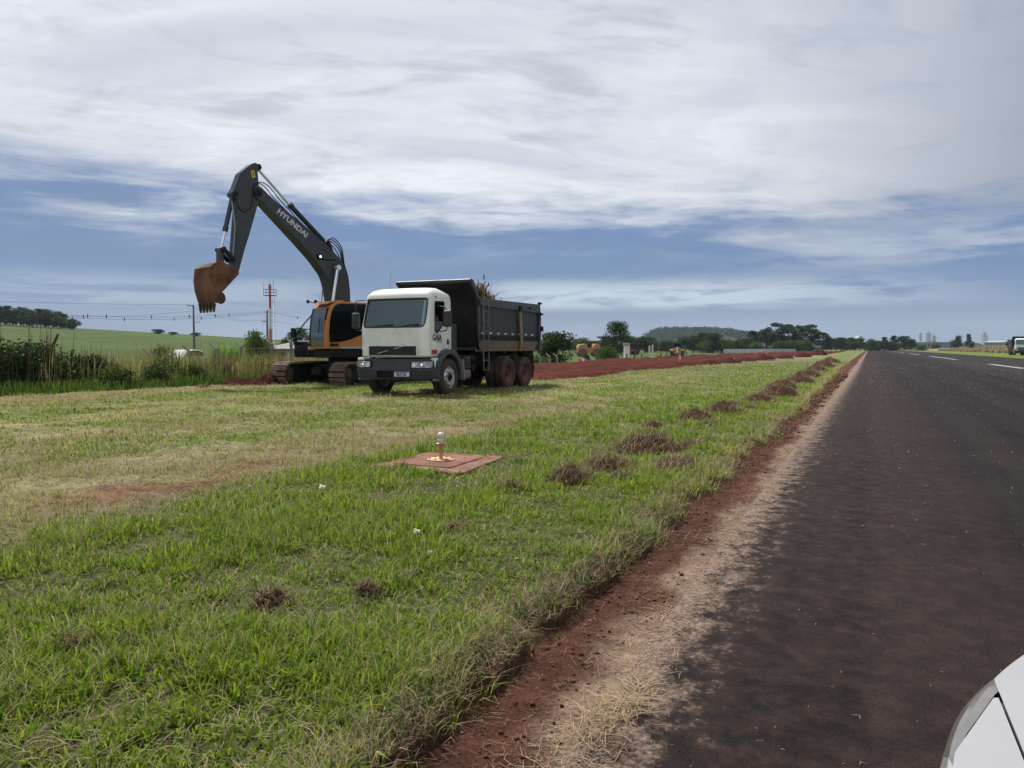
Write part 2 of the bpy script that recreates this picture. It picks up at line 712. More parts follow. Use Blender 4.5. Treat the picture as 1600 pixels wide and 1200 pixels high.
def ground_mat(name, bump=0.6, bscale=40.0):
    m = bpy.data.materials.new(name)
    m.use_nodes = True
    t = NT(m.node_tree)
    p = t.n['Principled BSDF']
    at = t.add('ShaderNodeAttribute', attribute_name='Col')
    tc = t.add('ShaderNodeTexCoord')
    v = tc.outputs['Object']
    n1 = t.noise(v, 9, 8, 0.7)
    n2 = t.noise(v, 70, 5, 0.7)
    k = t.math('MULTIPLY', t.step(n1, 0.25, 0.75, 0.62, 1.38), t.step(n2, 0.25, 0.75, 0.6, 1.4))
    k = t.math('MULTIPLY', k, t.step(t.noise(v, 0.45, 8, 0.78), 0.3, 0.7, 0.72, 1.28))
    k = t.math('MULTIPLY', k, t.step(t.noise(t.mapping(v, scale=(0.03, 0.11, 1)), 1.0, 7, 0.7), 0.3, 0.7, 0.78, 1.22))
    c = t.mix(1.0, at.outputs[0], t.comb(k, k, k), 'MULTIPLY')
    t.l.new(c, p.inputs['Base Color'])
    p.inputs['Roughness'].default_value = 0.95
    p.inputs['Specular IOR Level'].default_value = 0.06
    b = t.add('ShaderNodeBump')
    b.inputs['Strength'].default_value = bump
    b.inputs['Distance'].default_value = 0.03
    t.l.new(t.noise(v, bscale, 8, 0.7), b.inputs['Height'])
    t.l.new(b.outputs[0], p.inputs['Normal'])
    return m


def ground_col(t, s, z):
    dry, soil = zones(t, s)
    c = C_GREEN * (1 - dry[..., None]) + C_DRY * 0.8 * dry[..., None]
    c = c * (1 - soil[..., None]) + C_SOIL * soil[..., None]
    # thatch and earth between the blades close by
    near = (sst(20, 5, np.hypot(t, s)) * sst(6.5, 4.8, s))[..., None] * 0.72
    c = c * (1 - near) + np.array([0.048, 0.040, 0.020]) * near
    e = verge_edge(t)
    f = sst(0.10, -0.04, s - e)[..., None]
    vn = fbm(t * 3, s * 3, 71, 4)[..., None]
    vc = C_VERGE * (0.75 + 0.5 * vn)
    pv = (sst(1.06, 0.88, s + 0.45 * (fbm(t * 2.3, s * 2.3, 73, 5) - 0.5)) * (0.45 + 0.9 * fbm(t * 9, s * 9, 74, 3))).clip(0, 1)[..., None]
    vc = vc * (1 - 0.85 * pv) + np.array([0.215, 0.152, 0.115]) * 0.85 * pv
    c = c * (1 - f) + vc * f
    # hillside crop field
    x = t * RD[0] + s * LD[0]
    y = t * RD[1] + s * LD[1]
    hl = (sst(60, 90, y) * sst(28, 40, s))[..., None]
    row = 0.72 + 0.5 * fbm(x * 0.03, y * 0.16, 81, 5)[..., None] + 0.10 * (fbm(x * 0.01, y * 0.12, 83, 3)[..., None] - 0.5)
    hc = np.array([0.058, 0.086, 0.024]) * row
    c = c * (1 - hl) + hc * hl
    # far side of the runway: mown green strip, then tall pale grass
    r = sst(EDGE_R + 0.3, EDGE_R - 0.3, s)[..., None]
    pale = sst(-27, -32, s + 3 * (fbm(t * .05, s * .3, 91) - 0.5))[..., None]
    rc = np.array([0.105, 0.145, 0.03]) * (1 - pale) + np.array([0.235, 0.195, 0.125]) * pale
    c = c * (1 - r) + rc * r
    # distant country
    f = sst(350, 900, np.hypot(t, s))[..., None] * (1 - hl)
    c = c * (1 - f) + np.array([0.060, 0.085, 0.03]) * f
    return c


S = np.concatenate([np.linspace(-9000, -300, 14), np.linspace(-260, -34, 26), np.linspace(-32, -16.5, 26), np.linspace(-14, 0.4, 6),
                    np.arange(0.6, 2.2, 0.035), np.arange(2.2, 8, 0.09), np.arange(8, 30, 0.3), np.arange(30, 120, 3),
                    np.arange(120, 700, 20), np.linspace(700, 9000, 22)])
T = np.concatenate([np.linspace(-9000, -60, 12), np.linspace(-40, -1, 20), np.arange(-0.5, 10, 0.07), np.arange(10, 26, 0.18),
                    np.arange(26, 70, 0.6), np.arange(70, 340, 4), np.arange(340, 1200, 30), np.linspace(1250, 12000, 24)])
ground = link('ground', grid_mesh('ground', T, S, terrain, ground_col, ground_mat('turf and earth')))
ground.rotation_euler.z = RZ
tag(ground, kind='structure')


def runway_mat():
    m = bpy.data.materials.new('worn asphalt')
    m.use_nodes = True
    t = NT(m.node_tree)
    p = t.n['Principled BSDF']
    tc = t.add('ShaderNodeTexCoord')
    v = tc.outputs['Object']
    sp = t.add('ShaderNodeSeparateXYZ')
    t.l.new(v, sp.inputs[0])
    lng = t.mapping(v, scale=(0.02, 1.3, 1))
    n_l = t.noise(lng, 1.0, 6, 0.6)
    lng2 = t.mapping(v, scale=(0.05, 6, 1))
    n_l2 = t.noise(lng2, 1.0, 5, 0.6)
    n_b = t.noise(v, 0.8, 6, 0.6)
    n_g = t.noise(v, 110, 4, 0.75)
    vo = t.add('ShaderNodeTexVoronoi')
    t.l.new(v, vo.inputs['Vector'])
    vo.inputs['Scale'].default_value = 90
    k = t.math('ADD', t.step(n_l, 0.3, 0.7, -0.42, 0.42), t.step(n_b, 0.3, 0.7, -0.25, 0.25))
    k = t.math('ADD', k, t.step(n_l2, 0.3, 0.7, -0.14, 0.14))
    c = t.mix(t.math('ADD', 0.5, k, clamp=True), (0.0032, 0.0022, 0.0021), (0.0135, 0.0088, 0.0078))
    # cooler, greyer strip down the middle of the runway
    c = t.mix(t.math('MULTIPLY', t.step(sp.outputs[1], -5.0, -7.5), 0.6), c, (0.024, 0.0190, 0.0200))
    # stones of the surface
    g = t.step(n_g, 0.32, 0.70, 0.25, 2.1)
    c = t.mix(1.0, c, t.comb(g, g, g), 'MULTIPLY')
    chip = t.step(t.noise(v, 300, 2, 0.5), 0.64, 0.70)
    c = t.mix(t.math('MULTIPLY', chip, 0.5), c, (0.14, 0.12, 0.11))
    # chalky dust blown against the edge
    dn = t.noise(v, 7, 8, 0.72)
    dn2 = t.noise(v, 42, 6, 0.75)
    f = t.math('ADD', sp.outputs[1], t.math('MULTIPLY', t.math('SUBTRACT', dn, 0.5), 1.3))
    f = t.math('ADD', f, t.math('MULTIPLY', t.math('SUBTRACT', dn2, 0.5), 0.42))
    f = t.math('ADD', f, t.step(sp.outputs[0], 6, 50, 0.0, 0.14))
    f = t.step(f, 0.54, 0.92)
    dust = t.mix(t.step(dn2, 0.35, 0.65), (0.105, 0.066, 0.050), (0.30, 0.225, 0.18))
    c = t.mix(t.math('MULTIPLY', f, 0.9), c, dust)
    haze = t.math('MULTIPLY', t.step(sp.outputs[1], -2.2, 0.6), t.step(dn, 0.35, 0.75))
    c = t.mix(t.math('MULTIPLY', haze, 0.14), c, (0.22, 0.13, 0.10))
    t.l.new(c, p.inputs['Base Color'])
    p.inputs['Roughness'].default_value = 0.82
    p.inputs['Specular IOR Level'].default_value = 0.12
    b = t.add('ShaderNodeBump')
    b.inputs['Strength'].default_value = 0.7
    b.inputs['Distance'].default_value = 0.012
    t.l.new(t.math('ADD', t.noise(v, 85, 5, 0.75), t.math('MULTIPLY', n_b, 0.6)), b.inputs['Height'])
    t.l.new(b.outputs[0], p.inputs['Normal'])
    return m


def rw_z(t, s):
    return 0.0 * t


Sr = np.concatenate([np.linspace(EDGE_R, -0.5, 12), np.linspace(0, 0.86, 8)])
Tr = np.concatenate([np.linspace(-60, 60, 30), np.linspace(70, 900, 40)])
tt, ss = np.meshgrid(Tr, Sr, indexing='ij')
runway = link('runway', grid_mesh('runway', Tr, Sr, rw_z, None, runway_mat()))
runway.rotation_euler.z = RZ
tag(runway, kind='structure')
# painted centre-line dashes
dash = MB()
for a, b in ((58.5, 73.5), (101, 143), (172, 214), (243, 285), (314, 356)):
    n = 24
    for k in range(n):
        t0, t1 = a + (b - a) * k / n, a + (b - a) * (k + 1) / n
        dash.add([(t0, -9.25, 0.004), (t1, -9.25, 0.004), (t1, -8.75, 0.004), (t0, -8.75, 0.004)], [(0, 1, 2, 3)])
dm = mat('worn white road paint', (0.24, 0.235, 0.23), 0.8, vary=0.35, vscale=3)
mk = dash.build('runway_markings', dm)
mk.rotation_euler.z = RZ
tag(mk, kind='structure')

# ------------------------------------------------------------------ bare red soil beside the turf
soil_m = ground_mat('red clay', 1.0, 14.0)


def soil_edge(t):
    return 11.2 + 1.6 * (fbm(t * 0.12, t * 0 + 1.7, 101, 4) - 0.5) + 0.7 * (vnoise(t * 0.9, t * 0 + 2, 102) - 0.5) - 3.4 * sst(60, 170, t)


def soil_in(t, s):
    """how deep inside the bare strip a point lies"""
    a = s - soil_edge(t)
    b = (20.4 + 0.05 * (np.minimum(t, 120) - 30) + 1.0 * (fbm(t * 0.1, t * 0 + 5, 103, 3) - 0.5)) - s
    c = t - (27.4 + 1.6 * (fbm(s * 0.5, s * 0 + 9, 104, 3) - 0.5))
    return np.minimum(np.minimum(a, b), np.minimum(c, 330 - t))


def soil_z(t, s):
    d = soil_in(t, s)
    g = terrain(t, s)
    h = 0.12 + 0.34 * (fbm(t * 0.9, s * 1.4, 105, 5) - 0.5) + 0.16 * np.maximum(0, fbm(t * 3.1, s * 3.1, 106, 3) - 0.55)
    h = h + 0.22 * np.exp(-((d - 0.8) / 0.6) ** 2) * sst(0.35, 0.7, fbm(t * 0.35, s * 0.35, 107, 3)) * sst(40, 70, t)
    return g + h * sst(-0.1, 0.5, d) - 0.12 * sst(0.1, -0.3, d)


def soil_c(t, s, z):
    n = fbm(t * 0.35, s * 1.2, 108, 5)[..., None]
    c = np.array([0.062, 0.0135, 0.0082]) * (0.62 + 0.8 * n)
    sod = sst(0.62, 0.70, fbm(t * 0.8, s * 2.4, 109, 4))[..., None] * 0.55
    return c * (1 - sod) + np.array([0.095, 0.045, 0.03]) * sod


Ss = np.concatenate([np.arange(6.5, 12.5, 0.14), np.arange(12.5, 26.8, 0.35)])
Ts = np.concatenate([np.arange(25.5, 60, 0.25), np.arange(60, 130, 0.9), np.arange(130, 334, 3)])
me = grid_mesh('soil', Ts, Ss, soil_z, soil_c, soil_m)
bm = bmesh.new()
bm.from_mesh(me)
bmesh.ops.delete(bm, geom=[f for f in bm.faces if soil_in(np.array([f.calc_center_median().x]), np.array([f.calc_center_median().y]))[0] < -0.8], context='FACES')
bm.to_mesh(me)
bm.free()
soil = link('soil', me)
soil.rotation_euler.z = RZ
tag(soil, kind='structure')

# ------------------------------------------------------------------ grass
SLAB_C = (7.30, 4.22)
grass_m = leaf_mat('grass blade', 0.35, 0.5)
straw_m = leaf_mat('dry straw', 0.15, 0.7)


def seen(t, s, side=1.6):
    x = t * RD[0] + s * LD[0]
    y = t * RD[1] + s * LD[1]
    return (y > 1.2) & (np.abs(x) < 0.675 * y + side)


def blades(name, P, Hh, Wd, yaw, lean, C, m, bend=0.35):
    """tapering strips of two faces, one colour each, bowing over by their lean"""
    n = len(P)
    wd = np.stack([np.cos(yaw), np.sin(yaw), np.zeros(n)], 1)
    ld = np.stack([-np.sin(yaw), np.cos(yaw), np.zeros(n)], 1)
    up = np.array([0, 0, 1.0])
    rise = np.sqrt(np.maximum(0.02, 1 - lean ** 2))
    mid = P + up * (Hh * 0.58 * np.minimum(1, rise + 0.15))[:, None] + ld * (Hh * lean * bend)[:, None]
    tip = P + up * (Hh * rise)[:, None] + ld * (Hh * lean)[:, None]
    hw = (Wd / 2)[:, None] * wd
    V = np.stack([P - hw, P + hw, mid - hw * 0.8, mid + hw * 0.8, tip], 1).reshape(-1, 3)
    b = np.arange(n)[:, None] * 5
    L = (b + np.array([0, 1, 3, 2, 2, 3, 4])[None, :]).reshape(-1)
    st = (np.arange(n)[:, None] * 7 + np.array([0, 4])[None, :]).reshape(-1)
    return raw(name, V, L, st, m, np.repeat(C, 5, 0))


def slab_free(t, s, pad=0.0):
    pad = pad - 0.07 * sst(0.35, 0.7, fbm(t * 4, s * 4, 62, 3))
    return (np.abs(t - SLAB_C[0]) > 0.62 + pad) | (np.abs(s - SLAB_C[1]) > 0.52 + pad)


def sample_turf(n, power=1.55, dmax=75):
    """clump centres, thinning out with distance from where one stands"""
    u = rng.random(n)
    d0, d1 = 2.0, dmax
    e = 2 - power
    d = (d0 ** e + u * (d1 ** e - d0 ** e)) ** (1 / e)
    ang = (rng.random(n) - 0.5) * 2 * R(46) + R(-8)
    x, y = d * np.sin(ang), d * np.cos(ang)
    return TS(x, y)


# white seed heads and flowers standing in the turf
t, s = sample_turf(52000, 0.85, 95)
w = 0.05 + 1.0 * sst(14, 26, t) * sst(11.5, 8, s) + 0.22 * sst(8, 12, s) * sst(60, 10, t)
ok = seen(t, s) & (s > verge_edge(t) + 0.5) & (s < 19.5) & (soil_in(t, s) < -0.2) & (np.hypot(t, s) > 5.5) & (rng.random(len(t)) < w * (0.25 + 1.2 * sst(0.42, 0.7, fbm(t * .3, s * .8, 65, 3))))
t, s = t[ok], s[ok]
n = len(t)
d = np.hypot(t, s)
r = 0.0085 * (d / 8) ** 0.6 * (0.6 + 0.9 * rng.random(n))
z = terrain(t, s) + 0.05 + 0.07 * rng.random(n)
c0 = np.stack([t, s, z], 1)
off = np.array([[1, 0, 0], [0, 1, 0], [-1, 0, 0], [0, -1, 0], [0, 0, 0.9], [0, 0, -0.9]])
V = (c0[:, None, :] + off[None] * r[:, None, None] * (0.8 + 0.4 * rng.random((n, 6, 1)))).reshape(-1, 3)
F = np.array([[0, 1, 4], [1, 2, 4], [2, 3, 4], [3, 0, 4], [1, 0, 5], [2, 1, 5], [3, 2, 5], [0, 3, 5]]).reshape(-1)
L = (np.arange(n)[:, None] * 6 + F[None]).reshape(-1)
cc = np.array([0.50, 0.48, 0.40]) * (0.55 + 0.5 * rng.random((n, 1)))
fl = link('wildflowers', raw('wildflowers', V, L, np.arange(0, len(L), 3), leaf_mat('petal', 0.2), np.repeat(cc, 6, 0)))
fl.rotation_euler.z = RZ
tag(fl, 'tiny white seed heads sprinkled over the mown turf', 'flowers', kind='stuff')

# straw strewn along the verge and blown over the asphalt


def straw_arr(t, s, z, ln, wd, lift=0.2):
    n = len(t)
    yaw = rng.random(n) * 2 * math.pi
    el = np.abs(rng.normal(0, lift, n))
    d = np.stack([np.cos(yaw) * np.cos(el), np.sin(yaw) * np.cos(el), np.sin(el)], 1)
    sd = np.stack([-np.sin(yaw), np.cos(yaw), np.zeros(n)], 1)
    p = np.stack([t, s, z], 1)
    bend = rng.normal(0, 0.16, n)[:, None] * sd * ln[:, None]
    hw = sd * (wd / 2)[:, None]
    m = p + d * (ln / 2)[:, None] + bend + np.array([0, 0, 0.5]) * (wd[:, None] + 0.05 * ln[:, None])
    e = p + d * ln[:, None]
    V = np.stack([p - hw, p + hw, m - hw, m + hw, e - hw * 0.6, e + hw * 0.6], 1)
    L = np.array([0, 1, 3, 2, 2, 3, 5, 4])
    return V, L


def straw_mesh(name, t, s, z, ln, wd, col, lift=0.2):
    V, L = straw_arr(t, s, z, ln, wd, lift)
    n = len(V)
    idx = (np.arange(n)[:, None] * 6 + L[None]).reshape(-1)
    return raw(name, V.reshape(-1, 3), idx, np.arange(0, n * 8, 4), straw_m, np.repeat(col, 6, 0))


def straw_col(n):
    a = rng.random((n, 1))
    return (np.array([0.42, 0.30, 0.165]) * a + np.array([0.30, 0.225, 0.165]) * (1 - a)) * (0.55 + 0.75 * rng.random((n, 1)))


n = 17000
t = 1.3 + 34 * rng.random(n) ** 2.3
s = np.where(rng.random(n) < 0.62, rng.normal(0.86, 0.085, n), 0.72 + 0.6 * rng.random(n)) + 0.07 * (fbm(t * 1.2, t * 0, 67, 3) - 0.5)
ok = (rng.random(n) < 0.35 + 1.1 * sst(0.4, 0.62, fbm(t * 2.2, s * 2.2, 68, 3))) & seen(t, s)
t, s = t[ok], s[ok]
n2 = 3200
ta = 1.2 + 80 * rng.random(n2) ** 2.0
sa = 0.7 - 11 * rng.random(n2) ** 1.25
t, s = np.concatenate([t, ta]), np.concatenate([s, sa])
n = len(t)
d = np.hypot(t, s)
z = np.where(s < 0.86, 0.002, terrain(t, s) + 0.004)
ln = (0.015 + 0.075 * rng.random(n) ** 2.6) * np.where(s < 0.6, 0.55, 1.0)
wd = np.where(s < 0.5, 1.25, 1.0) * 0.0016 * np.maximum(1, (d / 3) ** 0.8) * (0.6 + 0.8 * rng.random(n))
sc = straw_col(n) * np.where(s > 1.0, 0.6, 0.9)[:, None] * np.where(s < 0.6, 1.3, 1.0)[:, None]
st_o = link('straw', straw_mesh('straw', t, s, z, ln, wd, sc, 0.10))
st_o.rotation_euler.z = RZ
tag(st_o, 'loose straw strewn along the asphalt edge and over the runway', 'straw', kind='stuff')

# thatch of dead blades lying under the near grass
n = 46000
t = 1.2 + 15 * rng.random(n) ** 1.5
s = 1.25 + 9.5 * rng.random(n) ** 1.2
ok = seen(t, s, 0.8) & (s > verge_edge(t) + 0.02) & slab_free(t, s)
t, s = t[ok], s[ok]
n = len(t)
th = link('thatch', straw_mesh('thatch', t, s, terrain(t, s) + 0.006 + 0.02 * rng.random(n), 0.03 + 0.07 * rng.random(n), 0.0026 * np.maximum(1, np.hypot(t, s) / 4) * (0.6 + 0.8 * rng.random(n)),
          np.array([0.27, 0.21, 0.13]) * (0.25 + 0.95 * rng.random((n, 1))), 0.25))
th.rotation_euler.z = RZ
tag(th, 'matted dead grass lying under the green blades', 'thatch', kind='stuff')

# crumbs of earth on the verge
n = 2400
t = 1.4 + 40 * rng.random(n) ** 1.9
s = 0.90 + 0.42 * rng.random(n) ** 0.8
r = (0.0035 + 0.011 * rng.random(n) ** 3) * np.maximum(1, np.hypot(t, s) / 7)
off = np.array([[1, 0, 0], [0, 1, 0], [-1, 0, 0], [0, -1, 0], [0, 0, 0.8], [0, 0, -0.8]])
V = (np.stack([t, s, terrain(t, s) + r * 0.3], 1)[:, None, :] + off[None] * r[:, None, None] * (0.6 + 0.8 * rng.random((n, 6, 1)))).reshape(-1, 3)
F = np.array([[0, 1, 4], [1, 2, 4], [2, 3, 4], [3, 0, 4], [1, 0, 5], [2, 1, 5], [3, 2, 5], [0, 3, 5]]).reshape(-1)
L = (np.arange(n)[:, None] * 6 + F[None]).reshape(-1)
cc = (np.array([0.105, 0.045, 0.029]) + np.array([0.10, 0.075, 0.06]) * (rng.random((n, 1)) < 0.12)) * (0.5 + 0.8 * rng.random((n, 1)))
cr = link('soil_crumbs', raw('soil_crumbs', V, L, np.arange(0, len(L), 3), straw_m, np.repeat(cc, 6, 0)))
cr.rotation_euler.z = RZ
tag(cr, 'crumbs of red earth scattered over the bare verge', 'soil', kind='stuff')

# one heap of cut straw on the asphalt edge
n = 430
a = rng.random(n) * 2 * math.pi
q = np.sqrt(rng.random(n))
t = q * np.cos(a) * 0.27
s = q * np.sin(a) * 0.075 - 0.22 * t
z = 0.04 * (1 - q ** 2) * rng.random(n) ** 0.5 + 0.003
hp = link('straw_heap', straw_mesh('straw_heap', t - 0.05, s, z, 0.06 + 0.10 * rng.random(n), 0.0017 * (0.6 + 0.8 * rng.random(n)), straw_col(n) * 0.95, 0.10))
hp.location = W(2.66, 0.80, 0.002)
hp.rotation_euler.z = RZ
tag(hp, 'loose heap of yellow straw lying on the edge of the asphalt', 'straw heap')

# ------------------------------------------------------------------ clods of turf, soil heaps
clod_m = ground_mat('clod earth', 1.0, 45.0)


def mound_mesh(name, rx, ry, h, seed, col, rough=0.5, n=26, m=None):
    T = np.linspace(-1.15, 1.15, n)
    S = np.linspace(-1.15, 1.15, n)
    def zf(a, b):
        r = np.hypot(a, b) + 0.35 * (fbm(a * 1.7 + seed, b * 1.7, seed, 3) - 0.5)
        k = np.clip(1 - r, 0, 1) ** 0.6
        return h * k * (0.55 + rough * 1.5 * (fbm(a * 3.3 + seed * 3, b * 3.3, seed + 1, 4) - 0.25)) - 0.03 * h - 0.02
    def cf(a, b, z):
        return np.array(col) * (0.6 + 0.8 * fbm(a * 4 + seed, b * 4, seed + 2, 4))[..., None]
    me = grid_mesh(name, T, S, zf, cf, m or clod_m)
    bm = bmesh.new()
    bm.from_mesh(me)
    low = -0.03 * h - 0.019
    bmesh.ops.delete(bm, geom=[f for f in bm.faces if all(v.co.z < low for v in f.verts)], context='FACES')
    for v in bm.verts:
        if v.co.z < low: v.co.z -= 0.06
    bm.to_mesh(me)
    bm.free()
    a = np.empty(len(me.vertices) * 3)
    me.vertices.foreach_get('co', a)
    a = a.reshape(-1, 3)
    a[:, 0] *= rx
    a[:, 1] *= ry
    me.vertices.foreach_set('co', a.ravel())
    me.update()
    return me


def dead_grass(name, rx, ry, h, n, seed, parent, green=0.2, ln=0.09):
    r = np.random.default_rng(seed)
    a = r.random(n) * 2 * math.pi
    q = np.sqrt(r.random(n)) * 1.05
    x, y = q * np.cos(a) * rx, q * np.sin(a) * ry
    z = h * np.clip(1 - q, 0, 1) ** 0.6 * (0.5 + 0.5 * r.random(n)) * 0.9
    c = np.where((r.random(n) < green)[:, None], np.array([0.09, 0.14, 0.03]), np.where((r.random(n) < 0.5)[:, None], np.array([0.255, 0.195, 0.130]), np.array([0.140, 0.088, 0.058]))) * (0.4 + 0.9 * r.random((n, 1)))
    me = blades(name, np.stack([x, y, z - 0.01], 1), ln * (0.5 + r.random(n)), 0.0045 * (0.5 + r.random(n)) * max(1, rx / 0.25) ** 0.6, r.random(n) * 6.28,
                np.clip(0.68 + 0.32 * r.random(n), 0, 0.985), c, straw_m)
    return tag(link(name, me, parent), kind='stuff')


CLODS = []


def clear_of_clods(t, s):
    ok = np.ones(len(t), bool)
    for ct, cs, rx, ry in CLODS:
        ok &= ((t - ct) / (rx * 0.82)) ** 2 + ((s - cs) / (ry * 0.82)) ** 2 > 1
    return ok


def clod(t, s, rx, ry, h, label, seed, group='torn clods of turf on the grass', blad=260, green=0.2, name='turf_clod', col=(0.070, 0.036, 0.024), ln=0.09):
    o = link(name, mound_mesh(name, rx, ry, h, seed, col))
    o.location = W(t, s, float(terrain(t, s)))
    o.rotation_euler.z = RZ
    tag(o, label, 'clod', group)
    CLODS.append((t, s, rx, ry))
    if blad: dead_grass('dead_grass', rx, ry, h, blad, seed, o, green, ln)
    return o


VG = 'turf heaps thrown up along the runway verge'
for k, a in enumerate([
        (6.75, 2.52, 0.27, 0.20, 0.17, 'dark split turf heap with a shadowed hollow, long dry blades in front of it', 520),
        (7.60, 2.42, 0.42, 0.24, 0.14, 'flat tan turf heap just behind the dark split heap', 520),
        (6.15, 2.85, 0.16, 0.13, 0.10, 'small dark turf clod on the turf nearest the split heap', 200),
        (9.30, 2.45, 0.62, 0.36, 0.22, 'broad brown turf heap, the tallest between the lamp slab and the runway', 700),
        (8.10, 1.85, 0.60, 0.22, 0.10, 'low grey turf windrow lying against the red verge', 460),
        (11.9, 3.05, 0.22, 0.16, 0.12, 'little dark clod set apart on the green beyond the brown heap', 200),
        (13.6, 2.75, 0.50, 0.30, 0.22, 'dark pointed turf heap halfway to the far windrow', 420),
        (15.2, 2.55, 0.62, 0.36, 0.24, 'wide ragged turf heap next after the dark pointed one', 420),
        (19.0, 2.35, 0.75, 0.38, 0.22, 'low ragged turf heap on the verge level with the truck cab', 380),
        (21.5, 2.15, 0.80, 0.45, 0.30, 'dark turf heap on the verge level with the truck bed', 380),
        (25.5, 2.45, 0.95, 0.45, 0.28, 'long turf heap on the verge past the truck', 320),
        (30.5, 2.35, 1.1, 0.5, 0.32, 'long dark turf heap midway along the far verge', 300),
        (37.0, 2.5, 1.4, 0.55, 0.34, 'turf heap with a sharp crest along the far verge', 300),
        (45.0, 2.6, 1.8, 0.6, 0.42, 'high turf windrow before the last bend of the verge', 280),
        (56.0, 2.8, 2.4, 0.7, 0.46, 'second last turf windrow toward the end of the verge', 260),
        (72.0, 3.0, 3.4, 0.8, 0.50, 'farthest turf windrow at the end of the verge', 240)]):
    clod(a[0], a[1], a[2] * 1.1, a[3] * 1.1, a[4] * 1.4, a[5], 200 + k, VG, int(a[6] * 1.5), 0.08, ln=0.09 + 0.02 * a[2])
for k, a in enumerate([
        (7.05, 2.12, 0.20, 0.13, 0.07, 'scrap of torn turf on the verge side of the dark split heap'), (8.6, 2.85, 0.24, 0.16, 0.08, 'tan scrap of turf on the lamp side of the broad brown heap'),
        (9.95, 2.05, 0.34, 0.18, 0.09, 'long scrap of turf on the verge side of the broad brown heap'), (10.9, 2.6, 0.30, 0.2, 0.10, 'scrap of turf just past the broad brown heap'),
        (12.7, 2.35, 0.36, 0.2, 0.12, 'scrap of turf on the verge side before the pointed heap'), (16.6, 2.3, 0.5, 0.25, 0.14, 'scrap of turf just past the wide ragged heap'),
        (17.7, 2.75, 0.45, 0.25, 0.13, 'scrap of turf on the lamp side short of the cab level heap'), (23.3, 2.4, 0.6, 0.3, 0.18, 'scrap of turf between the bed level heap and the long heap')]):
    clod(a[0], a[1], a[2], a[3], a[4], a[5], 225 + k, VG, 340, 0.1, ln=0.09)
for k, a in enumerate([
        (4.66, 2.60, 0.115, 0.085, 0.06, 'reddish brown clod alone on bright grass below the lamp slab', 170),
        (2.88, 2.62, 0.105, 0.075, 0.085, 'dark shaggy clod, the largest in the foreground grass', 330),
        (3.22, 2.30, 0.062, 0.05, 0.06, 'small dark clod with a hollow beside the shaggy one', 150),
        (3.55, 2.26, 0.06, 0.05, 0.045, 'small tan clod just above the hollow one', 150),
        (2.10, 2.98, 0.075, 0.06, 0.065, 'dark little clod in the grass toward the lower corner', 190),
        (1.10, 3.22, 0.10, 0.08, 0.06, 'red earth clod at the very edge of the foreground grass', 150)]):
    clod(a[0], a[1], a[2] * 1.2, a[3] * 1.2, a[4] * 1.35, a[5], 240 + k, 'torn clods in the near grass', a[6], 0.1, ln=0.06)
VT = 'withered tussocks hanging over the red verge'
for k, a in enumerate([(5.75, 1.42, 0.24, 0.13, 0.06, 'pale withered tussock nearest the dark split heap'), (4.75, 1.40, 0.2, 0.13, 0.07, 'grey withered tussock overhanging the verge halfway up'),
                       (4.05, 1.40, 0.22, 0.13, 0.07, 'tangled grey tussock with a dark undercut in the verge'), (3.45, 1.42, 0.2, 0.12, 0.06, 'shaggy tussock where the verge bends'),
                       (2.75, 1.40, 0.2, 0.12, 0.05, 'thin withered tussock level with the straw heap'), (2.15, 1.40, 0.18, 0.11, 0.05, 'withered tussock nearest the bottom of the verge')]):
    clod(a[0], a[1] - 0.02, a[2] * 1.5, a[3] * 0.9, a[4] * 0.6, a[5], 260 + k, VT, 520, 0.42, 'grass_tussock', (0.09, 0.05, 0.03), 0.085)
SG = 'mounds of red soil along the dug strip'
for k, a in enumerate([
        (20.2, 19.6, 0.85, 0.6, 0.42, 'round mound of dark red soil before the fence'),
        (20.9, 18.9, 0.8, 0.45, 0.50, 'red soil pushed up against the digger track'),
        (18.3, 19.3, 0.4, 0.25, 0.16, 'small heap of red soil on the dry track'),
        (60.0, 10.9, 2.2, 0.7, 0.45, 'red soil mound at the near edge of the dug strip'),
        (66.0, 10.4, 2.6, 0.8, 0.50, 'long mound of soil and sods next along the strip edge'),
        (74.0, 10.2, 3.0, 0.9, 0.50, 'crumbled mound of sods midway along the strip edge'),
        (84.0, 9.7, 3.2, 1.0, 0.85, 'tall dark mound of sods along the strip edge'),
        (97.0, 9.0, 3.6, 1.0, 0.6, 'broad red mound past the second cone'),
        (118.0, 8.6, 4.2, 1.2, 0.9, 'far red mound beside the last white marker'),
        (150.0, 8.4, 6.0, 1.6, 1.5, 'highest red spoil heap near the end of the strip')]):
    o = link('soil_mound', mound_mesh('soil_mound', a[2], a[3], a[4], 300 + k, (0.045, 0.0105, 0.0068), 0.6))
    o.location = W(a[0], a[1], float(terrain(a[0], a[1])) + (0.05 if a[0] > 30 else 0))
    o.rotation_euler.z = RZ
    tag(o, a[5], 'mound', SG)

# white tufts lying in the grass
wm = mat('white fluff', (0.72, 0.70, 0.66), 0.9, vary=0.15, vscale=90)
for (t, s, r, lab) in ((4.28, 2.66, 0.020, 'largest of the white tufts lying in the green grass'), (3.94, 2.36, 0.015, 'smaller white tuft in the grass nearer the verge'),
                       (5.25, 4.2, 0.022, 'white tuft on the dry patch left of the lamp slab')):
    b = MB()
    for k in range(9):
        b.ball((random.Random(k).uniform(-r, r) * .8, random.Random(k + 50).uniform(-r, r) * .8, r * 0.6 + random.Random(k + 90).uniform(0, r)), r * 0.55, 8)
    o = b.build('white_tuft', wm)
    o.location = W(t, s, float(terrain(t, s)) + 0.03)
    tag(o, lab, 'tuft', 'white tufts in the grass')

